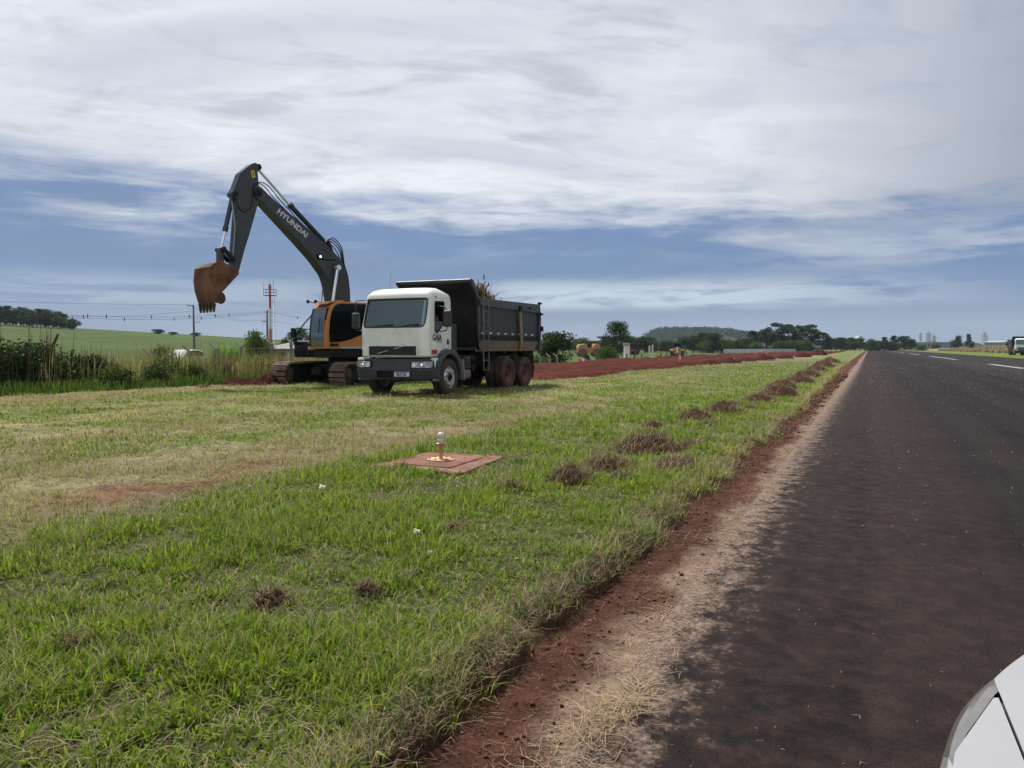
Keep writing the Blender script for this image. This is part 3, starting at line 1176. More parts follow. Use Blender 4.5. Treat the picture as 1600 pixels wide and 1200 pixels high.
t, s = sample_turf(185000)
ok = seen(t, s) & (s > verge_edge(t) - 0.01) & (s < 20.8) & (soil_in(t, s) < -0.05) & slab_free(t, s) & clear_of_clods(t, s)
t, s = t[ok], s[ok]
dist = np.hypot(t, s)
dry, bare = zones(t, s)
patch = fbm(t * 1.7, s * 1.7, 61, 3)
keep = rng.random(len(t)) > np.clip(bare * 0.85 + 0.70 * sst(0.58, 0.36, patch), 0, 0.93)
t, s, dist, dry, patch = t[keep], s[keep], dist[keep], dry[keep], patch[keep]
K = 6
n = len(t) * K
tt = np.repeat(t, K)
ss = np.repeat(s, K)
dd = np.repeat(dist, K)
dr = np.repeat(dry, K)
pp = np.repeat(patch, K)
spread = 0.016 + 0.004 * dd
ang = rng.random(n) * 2 * math.pi
rad = np.abs(rng.normal(0, 1, n)) * spread
tt = tt + np.cos(ang) * rad
ss = ss + np.sin(ang) * rad
zz = terrain(tt, ss)
isdry = rng.random(n) < np.clip(0.12 + dr * 0.85, 0.06, 0.95)
lush = sst(6.2, 4.6, ss) * sst(26, 11, tt)
Hh = (0.024 + 0.026 * lush + 0.0055 * np.sqrt(dd)) * (0.45 + 1.0 * rng.random(n)) * (0.7 + 0.8 * sst(0.4, 0.65, pp))
Hh = np.where(isdry, Hh * (1.0 + 0.9 * rng.random(n)), Hh)
Wd = 0.0082 * np.maximum(1, (dd / 5.5) ** 0.78) * (0.6 + 0.8 * rng.random(n)) * np.where(isdry, 0.42, 1.1)
yaw = ang - math.pi / 2 + rng.normal(0, 0.7, n)
lean = np.clip(np.where(isdry, 0.55 + 0.45 * rng.random(n), 0.28 + 0.68 * rng.random(n)), 0, 0.985)
hue = rng.random(n)
tone = (0.62 + 0.75 * rng.random(n) ** 1.2)
g = np.stack([0.115 + 0.115 * hue, 0.215 + 0.065 * hue, 0.020 + 0.012 * hue], 1) * tone[:, None]
blue = sst(0.5, 0.75, np.repeat(fbm(t * 0.6, s * 0.6, 63, 3), K))[:, None]
g = g * (1 - 0.15 * blue) + np.array([0.045, 0.115, 0.030]) * 0.15 * blue
grey = (rng.random(n) < 0.35)[:, None]
dcol = np.where(grey, np.array([0.31, 0.295, 0.20]), np.array([0.34, 0.290, 0.14])) * (0.45 + 0.8 * rng.random(n))[:, None]
Cc = np.where(isdry[:, None], dcol, g)
me = blades('grass', np.stack([tt, ss, zz - 0.004], 1), Hh, Wd, yaw, lean, Cc, grass_m)
grass = link('grass', me)
grass.rotation_euler.z = RZ
tag(grass, 'short green and straw coloured turf between the runway and the weeds', 'grass', kind='stuff')


# ------------------------------------------------------------------ edge light on its slab
conc_red = mat('clay stained concrete', (0.23, 0.130, 0.090), 0.9, vary=0.35, vscale=5, bump=0.35, bscale=45, dirt=0.9, dirtcol=(0.12, 0.045, 0.023), dscale=3.2)
SL = W(SLAB_C[0], SLAB_C[1], 0.045)
slab = thing('concrete_slab', 'square clay stained concrete slab set in the turf', 'slab', SL, RZ)
b = MB()
q = rpoly([(-0.66, -0.60), (0.60, -0.48), (0.60, 0.52), (-0.55, 0.50)], 0.06)
b.prism(q, -0.06, 0.028, 'xy')
b.build('slab', conc_red, slab, 0.012)
b = MB()
b.prism(rpoly([(-0.44, -0.36), (0.40, -0.32), (0.40, 0.34), (-0.40, 0.34)], 0.05), 0.0, 0.040, 'xy')
b.build('raised_panel', mat('red clay film', (0.135, 0.046, 0.023), 0.9, vary=0.45, vscale=3, bump=0.3, dirt=0.6, dirtcol=(0.24, 0.135, 0.095), dscale=4.5), slab, 0.008)
lamp = thing('runway_edge_light', 'orange runway edge light with a white glass globe on the slab', 'runway light', SL + Vector((0.0, 0.0, 0.040)), RZ)
lamp.scale = (0.9, 0.9, 0.84)
orange = mat('orange paint', (0.50, 0.215, 0.05), 0.5, vary=0.12, vscale=14, dirt=0.3, dirtcol=(0.25, 0.1, 0.05), dscale=20)
b = MB()
b.lathe([(0.0, 0.0), (0.170, 0.0), (0.170, 0.012), (0.155, 0.018), (0.0, 0.018)], n=36)
b.build('base_plate', mat('pale painted plate', (0.46, 0.29, 0.15), 0.7, vary=0.2, vscale=10, dirt=0.5, dirtcol=(0.35, 0.13, 0.07)), lamp)
for k in range(6):
    b = MB()
    a = k * math.pi / 3
    b.lathe([(0, 0.018), (0.014, 0.018), (0.014, 0.028), (0, 0.028)], (0.135 * math.cos(a), 0.135 * math.sin(a), 0), n=6)
    b.build('bolt', mat('rusty bolt', (0.13, 0.07, 0.045), 0.8), lamp)
b = MB()
b.lathe([(0.0, 0.018), (0.026, 0.018), (0.022, 0.03), (0.022, 0.155), (0.028, 0.16), (0.044, 0.165), (0.047, 0.172), (0.047, 0.205), (0.0, 0.205)], n=28)
b.build('post', orange, lamp)
b = MB()
b.lathe([(0.0, 0.206), (0.058, 0.206), (0.058, 0.214), (0.045, 0.219), (0.0, 0.219)], n=28)
b.build('clamp_ring', mat('dull metal', (0.42, 0.40, 0.38), 0.45, 0.7), lamp)
b = MB()
b.lathe([(0.0, 0.219), (0.041, 0.219), (0.043, 0.228), (0.039, 0.240), (0.042, 0.250), (0.041, 0.262), (0.032, 0.272), (0.034, 0.282), (0.042, 0.298), (0.045, 0.315), (0.041, 0.335), (0.030, 0.350), (0.014, 0.359), (0.0, 0.361)], n=28)
b.build('glass_globe', mat('milky glass', (0.62, 0.57, 0.47), 0.18, vary=0.05, spec=0.6, coat=0.5), lamp)
# grass tufts growing round the slab
for k, (dt, ds, r, h, lab) in enumerate([(-0.66, 0.06, 0.13, 0.13, 'green tuft growing over the front edge of the slab'), (0.6, 0.62, 0.09, 0.10, 'green tuft behind the edge light'),
                                         (-0.35, 0.80, 0.12, 0.09, 'green tuft at the far corner of the slab'), (0.3, -0.82, 0.14, 0.10, 'green tuft at the runway corner of the slab')]):
    n = 150
    r_ = np.random.default_rng(400 + k)
    a = r_.random(n) * 6.28
    q = np.sqrt(r_.random(n)) * r
    hue = r_.random((n, 1))
    cc = (np.array([0.05, 0.125, 0.018]) + np.array([0.05, 0.05, 0.0]) * hue) * (0.6 + 0.7 * r_.random((n, 1)))
    o = link('grass_tuft', blades('grass_tuft', np.stack([q * np.cos(a), q * np.sin(a), 0 * a - 0.01], 1), h * (0.5 + 0.7 * r_.random(n)), 0.008 * (0.6 + 0.7 * r_.random(n)), a - 1.57, 0.25 + 0.6 * r_.random(n), cc, grass_m))
    p = W(SLAB_C[0] + dt, SLAB_C[1] + ds)
    o.location = (p.x, p.y, float(terrain(SLAB_C[0] + dt, SLAB_C[1] + ds)))
    o.rotation_euler.z = RZ
    tag(o, lab, 'grass tuft')
# ------------------------------------------------------------------ dump truck
white_p = mat('white cab paint', (0.72, 0.72, 0.68), 0.35, vary=0.05, vscale=2.5, dirt=0.45, dirtcol=(0.30, 0.22, 0.16), coat=0.2, dtop=2.2, dscale=3)
black_pl = mat('dark bumper plastic', (0.024, 0.027, 0.034), 0.55, vary=0.2, dirt=0.3, dirtcol=(0.12, 0.07, 0.05), dscale=6)
black_m = mat('black steel', (0.007, 0.007, 0.008), 0.6, spec=0.2, vary=0.3, dirt=0.35, dirtcol=(0.07, 0.035, 0.022), dscale=4)
bed_p = mat('charcoal bed paint', (0.018, 0.021, 0.027), 0.42, spec=0.4, vary=0.22, vscale=2.0, dirt=0.4, dirtcol=(0.085, 0.06, 0.05), dscale=2.0)
bed_light = mat('scuffed grey rail paint', (0.050, 0.054, 0.062), 0.45, vary=0.25, vscale=3.0, dirt=0.4, dirtcol=(0.14, 0.11, 0.10), dscale=3)
dusty = mat('dust covered steel', (0.20, 0.150, 0.130), 0.9, vary=0.22, vscale=3.0, dirt=0.4, dirtcol=(0.11, 0.055, 0.04), dscale=3)
tyre_m = mat('dusty tyre rubber', (0.035, 0.026, 0.023), 0.85, vary=0.3, vscale=8, bump=0.3, bscale=40, dirt=0.6, dirtcol=(0.13, 0.060, 0.042), dscale=3)
rim_s = mat('silver rim', (0.52, 0.52, 0.53), 0.35, 0.75, vary=0.15, vscale=7, dirt=0.3, dirtcol=(0.16, 0.09, 0.06), dscale=9)
rim_r = mat('mud coated rim', (0.175, 0.070, 0.050), 0.8, vary=0.3, vscale=7, dirt=0.4, dirtcol=(0.24, 0.14, 0.11), dscale=6)
inside_m = mat('cab lining', (0.055, 0.058, 0.062), 0.8)
glass_w = glass_mat('windscreen glass', (0.62, 0.80, 0.82), 0.75, (0.70, 0.92, 0.97), 2.0)
glass_s = glass_mat('side glass', (0.55, 0.60, 0.60), 0.75)
red_r = mat('red reflector', (0.42, 0.03, 0.02), 0.3)
white_r = mat('white reflector', (0.7, 0.7, 0.68), 0.3)
grey_metal = mat('grey metal', (0.22, 0.22, 0.23), 0.4, 0.6, vary=0.2)


def plan(xf, w, xr, cd, bow, cr=0.06, cw=0.20):
    """half-round fronted outline of a cab or bumper, seen from above"""
    half = [(xr, 0.0), (xr, w - cr), (xr + cr * 0.3, w - cr * 0.3), (xr + cr, w)]
    half += [(xr + cr + (xf - bow - cd - xr - cr) * k / 3, w) for k in (1, 2, 3)]
    x0, y0, x1, y1 = xf - bow - cd, w, xf - bow, w - cw
    for k in range(1, 8):
        u = k / 8
        half.append(((1 - u) ** 2 * x0 + 2 * u * (1 - u) * x1 * 0.985 + 2 * u * (1 - u) * x0 * 0.015 + u * u * x1, (1 - u) ** 2 * y0 + 2 * u * (1 - u) * y0 + u * u * y1))
    for k in range(0, 5):
        y = (w - cw) * (1 - k / 5)
        half.append((xf - bow * (y / (w - cw)) ** 2, y))
    full = half[1:] + [(xf, 0.0)]
    return [half[0]] + full + [(x, -y) for x, y in reversed(full[:-1])]


def outline(z, *a, **k):
    return [(x, y, z) for x, y in plan(*a, **k)]


CABL = [(1.04, 0.97, 1.02, -0.34), (1.08, 1.01, 1.05, -0.34), (1.80, 1.02, 1.06, -0.34), (1.86, 1.00, 1.06, -0.34), (2.55, 0.80, 1.04, -0.34),
        (2.60, 0.83, 1.03, -0.34), (2.66, 0.82, 1.02, -0.34), (2.73, 0.78, 0.99, -0.30), (2.82, 0.66, 0.93, -0.02), (2.88, 0.46, 0.82, 0.05), (2.90, 0.30, 0.62, 0.10)]


def cab_skin(d, name='cab', zlo=None, zhi=None):
    L = []
    for i, (z, xf, w, xr) in enumerate(CABL):
        zz = z
        if i == 0 and zlo is not None: zz = zlo
        if zhi is not None and z > zhi: continue
        L.append(outline(zz, xf - d, w - d, xr + d, 0.19, 0.05, 0.06, 0.20))
    return loft(L, name, white_p)


def prism_mesh(poly, a, b, plane):
    m = MB()
    m.prism(poly, a, b, plane)
    return m.mesh('cutter', white_p)


def cyl_mesh(c, r, h, axis='y', n=40):
    m = MB()
    m.lathe([(0, -h / 2), (r, -h / 2), (r, h / 2), (0, h / 2)], c, axis, n)
    return m.mesh('cutter', white_p)


def setmat(me, *ms):
    me.materials.clear()
    for m in ms: me.materials.append(m)
    me.polygons.foreach_set('material_index', [0] * len(me.polygons))
    return me


def wheel(parent, x, y, side, dual=False):
    """hub with tyre and rim as its own pieces; side = +1 outer face towards +y"""
    b = MB()
    if dual:
        b.lathe([(0, -0.085), (0.09, -0.085), (0.11, -0.10), (0.11, -0.22), (0, -0.22)], axis='y', n=20)
    else:
        b.lathe([(0, 0.045), (0.055, 0.045), (0.075, 0.02), (0.105, 0.0), (0.105, -0.10), (0, -0.10)], axis='y', n=20)
    hub = b.build('wheel', black_m, parent)
    hub.location = (x, y, 0.5)
    hub.rotation_euler = (0, 0, 0 if side > 0 else math.pi)
    t = MB()
    def tyre(y0):
        prof = [(0.285, -0.02), (0.315, 0.004), (0.40, 0.012), (0.455, 0.002), (0.485, -0.018), (0.502, -0.05), (0.504, -0.235), (0.487, -0.268), (0.455, -0.29), (0.40, -0.298), (0.315, -0.288), (0.285, -0.26)]
        t.lathe([(r, h + y0) for r, h in prof], axis='y', n=56, closed=True)
        for k in range(36):     # tread blocks
            a = 2 * math.pi * k / 36
            for yy, da in ((-0.085, 0.0), (-0.205, 0.06)):
                t.box(((0.503) * math.cos(a + da), y0 + yy, 0.503 * math.sin(a + da)), (0.012, 0.10, 0.058), rot=(0, -(a + da), 0))
    tyre(0.0)
    if dual: tyre(-0.33)
    link('tyre', t.mesh('tyre', tyre_m), hub)
    if dual:
        r = MB()
        r.lathe([(0.292, 0.0), (0.30, -0.012), (0.282, -0.03), (0.268, -0.045), (0.262, -0.12), (0.245, -0.145), (0.20, -0.155), (0.11, -0.15), (0.11, -0.17), (0.20, -0.175), (0.262, -0.17), (0.268, -0.26), (0.292, -0.27)], axis='y', n=48)
        me = r.mesh('rim', rim_r)
    else:
        r = MB()
        r.lathe([(0.292, 0.0), (0.300, -0.010), (0.282, -0.02), (0.270, -0.035), (0.262, -0.02), (0.245, 0.004), (0.205, 0.016), (0.15, 0.012), (0.105, -0.005), (0.105, -0.03), (0.2, -0.02), (0.255, -0.04), (0.262, -0.06), (0.270, -0.26), (0.292, -0.27)], axis='y', n=60)
        me = r.mesh('rim', rim_s)
        cut = MB()
        for k in range(10):
            a = 2 * math.pi * k / 10 + 0.1
            cut.lathe([(0, -0.1), (0.026, -0.1), (0.026, 0.1), (0, 0.1)], (0.232 * math.cos(a), 0, 0.232 * math.sin(a)), 'y', 14)
        try:
            me = setmat(boolean(me, [cut.mesh('cutter', rim_s)]), rim_s)
        except Exception:
            pass
        nuts = MB()
        for k in range(10):
            a = 2 * math.pi * k / 10 + 0.4
            nuts.lathe([(0, 0.0), (0.014, 0.0), (0.014, 0.032), (0, 0.034)], (0.135 * math.cos(a), 0, 0.135 * math.sin(a)), 'y', 6)
        link('nuts', nuts.mesh('nuts', grey_metal), hub)
    link('rim', me, hub)
    return hub


def paint_inside(me):
    """dark lining on the faces of a shell that look into the cab"""
    me.materials.append(inside_m)
    c = Vector((0.2, 0, 1.9))
    for p in me.polygons:
        if p.normal.dot(c - p.center) > 0.25 * (c - p.center).length: p.material_index = 1


def make_truck():
    root = thing('dump_truck', 'white cabbed dump truck with a charcoal tipper bed parked on the grass before the digger', 'dump truck')
    # chassis, axles
    b = MB()
    for sy in (-1, 1):
        b.box2((0.75, sy * 0.36, 0.70), (-6.0, sy * 0.44, 0.98))
    for x in (0.5, -0.9, -2.2, -2.9, -4.2, -5.6):
        b.box2((x, -0.4, 0.74), (x - 0.12, 0.4, 0.94))
    b.box2((-0.35, -0.35, 0.55), (0.75, 0.35, 1.12))        # engine and gearbox
    b.box2((-0.4, -0.2, 0.6), (-1.3, 0.2, 0.95))
    b.tube([(-1.3, 0, 0.75), (-3.72, 0, 0.55)], 0.07, 10)
    b.build('chassis', black_m, root, 0.01)
    for x in (0.0, -3.72, -5.05):
        b = MB()
        b.tube([(x, -1.0, 0.5), (x, 1.0, 0.5)], 0.085, 12)
        if x < 0: b.ball((x, 0, 0.5), (0.24, 0.24, 0.22), 14)
        for sy in (-1, 1):
            b.prism([(x + 0.55, 0.66), (x, 0.52), (x - 0.55, 0.66), (x - 0.55, 0.72), (x, 0.60), (x + 0.55, 0.72)], sy * 0.40, sy * 0.50)
        b.build('axle', black_m, root)
    for sy in (1, -1):
        wheel(root, 0.0, sy * 1.17, sy)
        wheel(root, -3.72, sy * 1.20, sy, True)
        wheel(root, -5.05, sy * 1.20, sy, True)

    # cab shell with real openings
    shell = boolean(cab_skin(0.0), [cab_skin(0.045, 'inner', 1.09, 2.75)])
    ws = rpoly([(-0.965, 1.815), (0.965, 1.815), (0.975, 2.10), (0.955, 2.60), (-0.955, 2.60), (-0.975, 2.10)], [0.16, 0.16, 0.05, 0.09, 0.09, 0.05])
    ws_in = rpoly([(-0.935, 1.86), (0.935, 1.86), (0.945, 2.10), (0.925, 2.565), (-0.925, 2.565), (-0.945, 2.10)], [0.14, 0.14, 0.05, 0.08, 0.08, 0.05])
    sw = rpoly([(0.575, 2.52), (0.05, 2.54), (0.04, 2.00), (0.13, 1.91), (0.46, 1.655), (0.62, 1.70)], [0.06, 0.06, 0.05, 0.06, 0.06, 0.08])
    sw_in = rpoly([(0.545, 2.49), (0.08, 2.51), (0.07, 2.02), (0.15, 1.935), (0.465, 1.69), (0.59, 1.725)], [0.05, 0.05, 0.05, 0.05, 0.05, 0.07])
    door = rpoly([(0.80, 1.00), (0.80, 1.86), (0.615, 2.585), (-0.02, 2.60), (-0.20, 1.5), (-0.20, 1.30), (0.32, 1.20), (0.52, 1.00)], [0.01, 0.1, 0.08, 0.06, 0.2, 0.05, 0.15, 0.02])
    cuts = [prism_mesh(ws, 0.45, 1.6, 'yz'), cyl_mesh((0, 0, 0.5), 0.70, 4.0)]
    for sy in (-1, 1):
        cuts.append(prism_mesh(door, sy * 0.82, sy * 1.5, 'xz'))
    cab_me = setmat(boolean(shell.copy(), cuts), white_p)
    cab_me.name = 'cab'
    link('cab', cab_me, root)
    paint_inside(cab_me)
    dn = rpoly([(p[0], p[1]) for p in [(0.792, 1.0), (0.792, 1.858), (0.608, 2.577), (-0.012, 2.592), (-0.192, 1.5), (-0.192, 1.308), (0.32, 1.209), (0.512, 1.0)]], [0.01, 0.1, 0.08, 0.06, 0.2, 0.05, 0.15, 0.02])
    for sy in (1, -1):
        d = boolean(shell.copy(), [prism_mesh(dn, sy * 0.82, sy * 1.5, 'xz')], 'INTERSECT')
        d = setmat(boolean(d, [prism_mesh(sw, sy * 0.7, sy * 1.6, 'xz'), cyl_mesh((0, 0, 0.5), 0.70, 4.0)]), white_p)
        dr = link('door', d, root)
        paint_inside(d)
        thin = boolean(cab_skin(0.012, 'g1'), [cab_skin(0.020, 'g2', 1.09, 2.88)])
        g = setmat(boolean(thin, [prism_mesh(sw_in, sy * 0.8, sy * 1.5, 'xz')], 'INTERSECT'), glass_s)
        if sy > 0:      # the driver's window is wound halfway down
            g = setmat(boolean(g, [prism_mesh([(-1, 1.5), (1, 1.5), (1, 1.98), (-1, 2.0)], 0.5, 1.6, 'xz')], 'INTERSECT'), glass_s)
        link('window', g, dr)
        th2 = boolean(cab_skin(-0.004, 'g1'), [cab_skin(0.03, 'g2', 1.08, 2.86)])
        fr = boolean(th2, [prism_mesh(sw, sy * 0.8, sy * 1.5, 'xz')], 'INTERSECT')
        fr = setmat(boolean(fr, [prism_mesh(sw_in, sy * 0.7, sy * 1.6, 'xz')]), black_pl)
        link('window_frame', fr, dr)
        h = MB()
        h.prism(rpoly([(-0.15, 1.38), (-0.05, 1.38), (-0.05, 1.50), (-0.08, 1.53), (-0.13, 1.53), (-0.15, 1.47)], 0.02), sy * 1.05, sy * 1.072)
        h.build('handle', black_pl, dr, 0.004)
        if sy > 0:
            # door lettering and hazard sticker
            letters = mat('black vinyl', (0.012, 0.014, 0.016), 0.4)
            tx = link('lettering', text_mesh('GAIA', 0.235, letters, 0.003, 0.86, 0.004), dr)
            tx.matrix_local = Matrix.Translation((0.475, 1.064, 1.555)) @ Euler((R(90), 0, R(180))).to_matrix().to_4x4()
            sw_ = MB()
            sw_.tube([(0.46, 1.064, 1.46), (0.38, 1.064, 1.445), (0.30, 1.064, 1.45), (0.25, 1.064, 1.472)], 0.009, 6)
            sw_.build('swoosh', letters, dr)
            sk = MB()
            sk.box2((0.75, 1.056, 1.125), (0.48, 1.066, 1.245))
            sk.build('hazard_sticker', mat('orange red sticker', (0.50, 0.085, 0.03), 0.5, vary=0.1), dr)
            bars = MB()
            for x in (0.715, 0.675, 0.63, 0.60, 0.56, 0.515):
                bars.box2((x - 0.01, 1.066, 1.15), (x + 0.01, 1.069, 1.22))
            bars.build('sticker_print', mat('dark sticker print', (0.16, 0.03, 0.015), 0.5), dr)
    thin = boolean(cab_skin(0.012, 'g1'), [cab_skin(0.020, 'g2', 1.09, 2.88)])
    link('windscreen', setmat(boolean(thin, [prism_mesh(ws_in, 0.45, 1.6, 'yz')], 'INTERSECT'), glass_w), root)
    th2 = boolean(cab_skin(-0.005, 'g1'), [cab_skin(0.03, 'g2', 1.08, 2.86)])
    fr = boolean(th2, [prism_mesh(ws, 0.45, 1.6, 'yz')], 'INTERSECT')
    link('windscreen_seal', setmat(boolean(fr, [prism_mesh(ws_in, 0.4, 1.7, 'yz')]), black_pl), root)
    # lining, seats, dash, wheel
    b = MB()
    b.box2((-0.29, -0.99, 1.10), (-0.26, 0.99, 2.62))
    b.box2((-0.26, -0.99, 1.10), (0.70, 0.99, 1.14))
    b.build('cab_lining', inside_m, root)
    b = MB()
    b.prism(rpoly([(0.93, 1.30), (0.93, 1.80), (0.62, 1.84), (0.50, 1.78), (0.52, 1.55), (0.64, 1.30)], 0.05), -0.95, 0.95)
    b.build('dashboard', mat('grey dashboard', (0.16, 0.17, 0.17), 0.7), root, 0.01)
    for y in (0.5, -0.5):
        b = MB()
        b.box2((-0.18, y - 0.24, 1.42), (0.30, y + 0.24, 1.56))
        b.box((-0.20, y, 1.90), (0.13, 0.46, 0.72), rot=(0, R(-8), 0))
        b.box((-0.26, y, 2.34), (0.10, 0.28, 0.18), rot=(0, R(-8), 0))
        b.box2((-0.1, y - 0.15, 1.14), (0.2, y + 0.15, 1.42))
        b.build('seat', mat('dark seat cloth', (0.035, 0.038, 0.045), 0.9), root, 0.03)
    b = MB()
    ring = [(0.42 + 0.10 * math.cos(a), 0.5 + 0.21 * math.sin(a), 1.80 - 0.18 * math.cos(a)) for a in np.linspace(0, 2 * math.pi, 25)]
    b.tube(ring, 0.016, 8, caps=False)
    b.tube([(0.42, 0.5, 1.80), (0.60, 0.5, 1.66)], 0.03, 8)
    b.tube([(0.42, 0.30, 1.80), (0.42, 0.70, 1.80)], 0.016, 8)
    b.build('steering_wheel', black_pl, root)
    b = MB()
    b.box((0.66, -0.34, 2.50), (0.012, 0.62, 0.13), rot=(0, R(18), 0))
    b.box((0.66, 0.40, 2.50), (0.012, 0.62, 0.13), rot=(0, R(18), 0))
    b.build('sun_visor', mat('dark visor', (0.02, 0.02, 0.022), 0.7), root)

    # front flap seams, grille and emblem bar
    def fx(y, z):
        for i in range(len(CABL) - 1):
            if CABL[i][0] <= z <= CABL[i + 1][0]:
                u = (z - CABL[i][0]) / (CABL[i + 1][0] - CABL[i][0])
                xf = CABL[i][1] * (1 - u) + CABL[i + 1][1] * u
                w = CABL[i][2] * (1 - u) + CABL[i + 1][2] * u
                break
        return xf - 0.05 * (y / (w - 0.2)) ** 2

    def curved(y0, y1, z0, z1, d, n=12, m=4):
        b = MB()
        vs, fs = [], []
        for i in range(n + 1):
            y = y0 + (y1 - y0) * i / n
            for j in range(m + 1):
                z = z0 + (z1 - z0) * j / m
                vs.append((fx(y, z) + d, y, z))
        for i in range(n):
            for j in range(m):
                a = i * (m + 1) + j
                fs.append((a, a + m + 1, a + m + 2, a + 1))
        k = len(vs)
        vs2 = [(x - 0.02, y, z) for x, y, z in vs]
        b.add(vs + vs2, fs + [tuple(q + k for q in f[::-1]) for f in fs])
        rim = [i * (m + 1) for i in range(n + 1)] + [n * (m + 1) + j for j in range(1, m + 1)] + [i * (m + 1) + m for i in range(n - 1, -1, -1)] + [j for j in range(m - 1, 0, -1)]
        b.add(vs + vs2, [(rim[i], rim[(i + 1) % len(rim)], rim[(i + 1) % len(rim)] + k, rim[i] + k) for i in range(len(rim))])
        return b
    fp = curved(-0.815, 0.815, 1.065, 1.795, 0.014, 18, 6).build('front_flap', white_p, root, 0.006)
    gr = curved(-0.74, 0.73, 1.095, 1.335, 0.018, 14, 3).build('grille', black_pl, fp)
    b = MB()
    for z in np.linspace(1.115, 1.315, 10):
        for i in range(14):
            y0, y1 = -0.72 + 1.43 * i / 14, -0.72 + 1.43 * (i + 1) / 14
            b.add([(fx(y0, z) + 0.016, y0, z - 0.004), (fx(y1, z) + 0.016, y1, z - 0.004), (fx(y1, z) + 0.026, y1, z + 0.004), (fx(y0, z) + 0.026, y0, z + 0.004)], [(0, 1, 2, 3)])
    b.build('grille_slats', mat('black grille slats', (0.02, 0.022, 0.025), 0.4), gr)
    b = MB()
    chrome = mat('satin chrome', (0.62, 0.63, 0.65), 0.25, 0.9)
    for (ya, za, yb, zb) in ((-0.47, 1.135, -0.11, 1.222), (0.05, 1.262, 0.37, 1.335)):
        b.prism([(ya, za - 0.0), (ya + 0.06, za), (yb + 0.03, zb), (yb - 0.03, zb)], fx(0, 1.2) + 0.012, fx(0, 1.2) + 0.030, 'yz')
    b.build('grille_bar', chrome, gr)
    b = MB()
    b.lathe([(0.045, fx(0, 1.2) + 0.03), (0.062, fx(0, 1.2) + 0.036), (0.070, fx(0, 1.2) + 0.028)], (0, -0.03, 1.243), 'x', 24)
    b.build('grille_ring', black_pl, gr)
    # wipers
    for (ya, yb) in ((0.08, 0.78), (-0.72, 0.02)):
        b = MB()
        b.tube([(fx(0, 1.82) + 0.02, ya, 1.83), (fx(0, 1.88) + 0.03, (ya + yb) / 2, 1.865), (fx(yb * .9, 1.92) + 0.02, yb, 1.90)], 0.011, 6)
        b.tube([(fx(yb * .9, 1.9) + 0.012, yb - 0.62, 1.872), (fx(yb * .9, 1.93) + 0.012, yb, 1.915)], 0.009, 6)
        b.build('wiper', black_pl, root)
    # bumper
    bl = [outline(z, xf, w, 0.50, 0.34, 0.06, 0.04, 0.34) for z, xf, w in ((0.43, 1.02, 1.15), (0.47, 1.09, 1.20), (0.72, 1.13, 1.22), (0.76, 1.10, 1.21), (0.96, 1.07, 1.20), (1.005, 1.02, 1.17))]
    bme = loft(bl, 'bumper', black_pl)
    bme = boolean(bme, [cyl_mesh((0, 0, 0.5), 0.64, 4.0), prism_mesh([(-0.42, 0.50), (0.10, 0.50), (0.10, 0.68), (-0.42, 0.68)], 1.00, 1.4, 'yz'), prism_mesh([(-1.3, 0.40), (1.3, 0.40), (1.3, 1.1), (-1.3, 1.1)], 0.2, 0.56, 'yz')])
    bp = link('bumper', setmat(bme, black_pl), root)
    md = bp.modifiers.new('bevel', 'BEVEL')
    md.width = 0.01
    md.limit_method = 'ANGLE'
    b = MB()
    for z in (0.53, 0.59, 0.65):
        b.box2((1.02, -0.42, z - 0.008), (1.05, 0.10, z + 0.008))
    for y in (-0.30, -0.05):
        b.box2((1.03, y - 0.01, 0.5), (1.06, y + 0.01, 0.68))
    b.build('air_intake', black_m, bp)

    def bx(y, w=1.21, xf=1.10):
        p = plan(xf, w, 0.50, 0.34, 0.06, 0.04, 0.34)
        q = sorted([(yy, xx) for xx, yy in p if yy > 0.0 and xx > 0.55])
        return float(np.interp(abs(y), [k[0] for k in q], [k[1] for k in q]))
    lens = mat('headlamp lens', (0.42, 0.44, 0.47), 0.14, 0.6, vary=0.5, vscale=16)
    warm = glow_mat('warm bulb', (1.0, 0.74, 0.42), 0.8)
    for sy in (1, -1):
        def strip(y0, y1, z0, z1, d, n=10):
            b = MB()
            vs, fs = [], []
            for i in range(n + 1):
                y = y0 + (y1 - y0) * i / n
                x = bx(y) + d
                vs += [(x, sy * y, z0), (x - 0.012, sy * y, z1), (x - 0.05, sy * y, z1), (x - 0.05, sy * y, z0)]
            for i in range(n):
                a = i * 4
                for j in range(4):
                    fs.append((a + j, a + 4 + j, a + 4 + (j + 1) % 4, a + (j + 1) % 4))
            fs += [(0, 1, 2, 3), (n * 4 + 3, n * 4 + 2, n * 4 + 1, n * 4)]
            b.add(vs, fs)
            return b
        hs = strip(0.60, 1.185, 0.755, 0.955, 0.012).build('headlight', black_m, bp)
        strip(0.64, 1.165, 0.775, 0.935, 0.020).build('lens', lens, hs)
        yb = 0.93 if sy > 0 else 0.90
        b = MB()
        b.ball((bx(yb) + 0.014, sy * yb, 0.858), (0.016, 0.026, 0.026), 14)
        b.build('bulb', warm, hs)
        for ya, w_ in ((0.72, 0.075), (0.90, 0.085)):
            b = MB()
            b.lathe([(w_ * 0.99, 0.010), (w_ * 0.8, -0.004), (w_ * 0.4, -0.012)], (bx(ya) + 0.016, sy * ya, 0.855), 'x', 22)
            b.build('reflector_bowl', rim_s, hs)
        strip(0.66, 0.80, 0.80, 0.91, 0.024).build('lens_facet', white_r, hs)
        b = MB()
        b.box((bx(1.10) + 0.012, sy * 1.10, 0.855), (0.03, 0.07, 0.11), rot=(0, 0, sy * R(-52)))
        b.build('indicator', mat('amber indicator', (0.55, 0.24, 0.12), 0.25), hs)
    # number plate
    pl = MB()
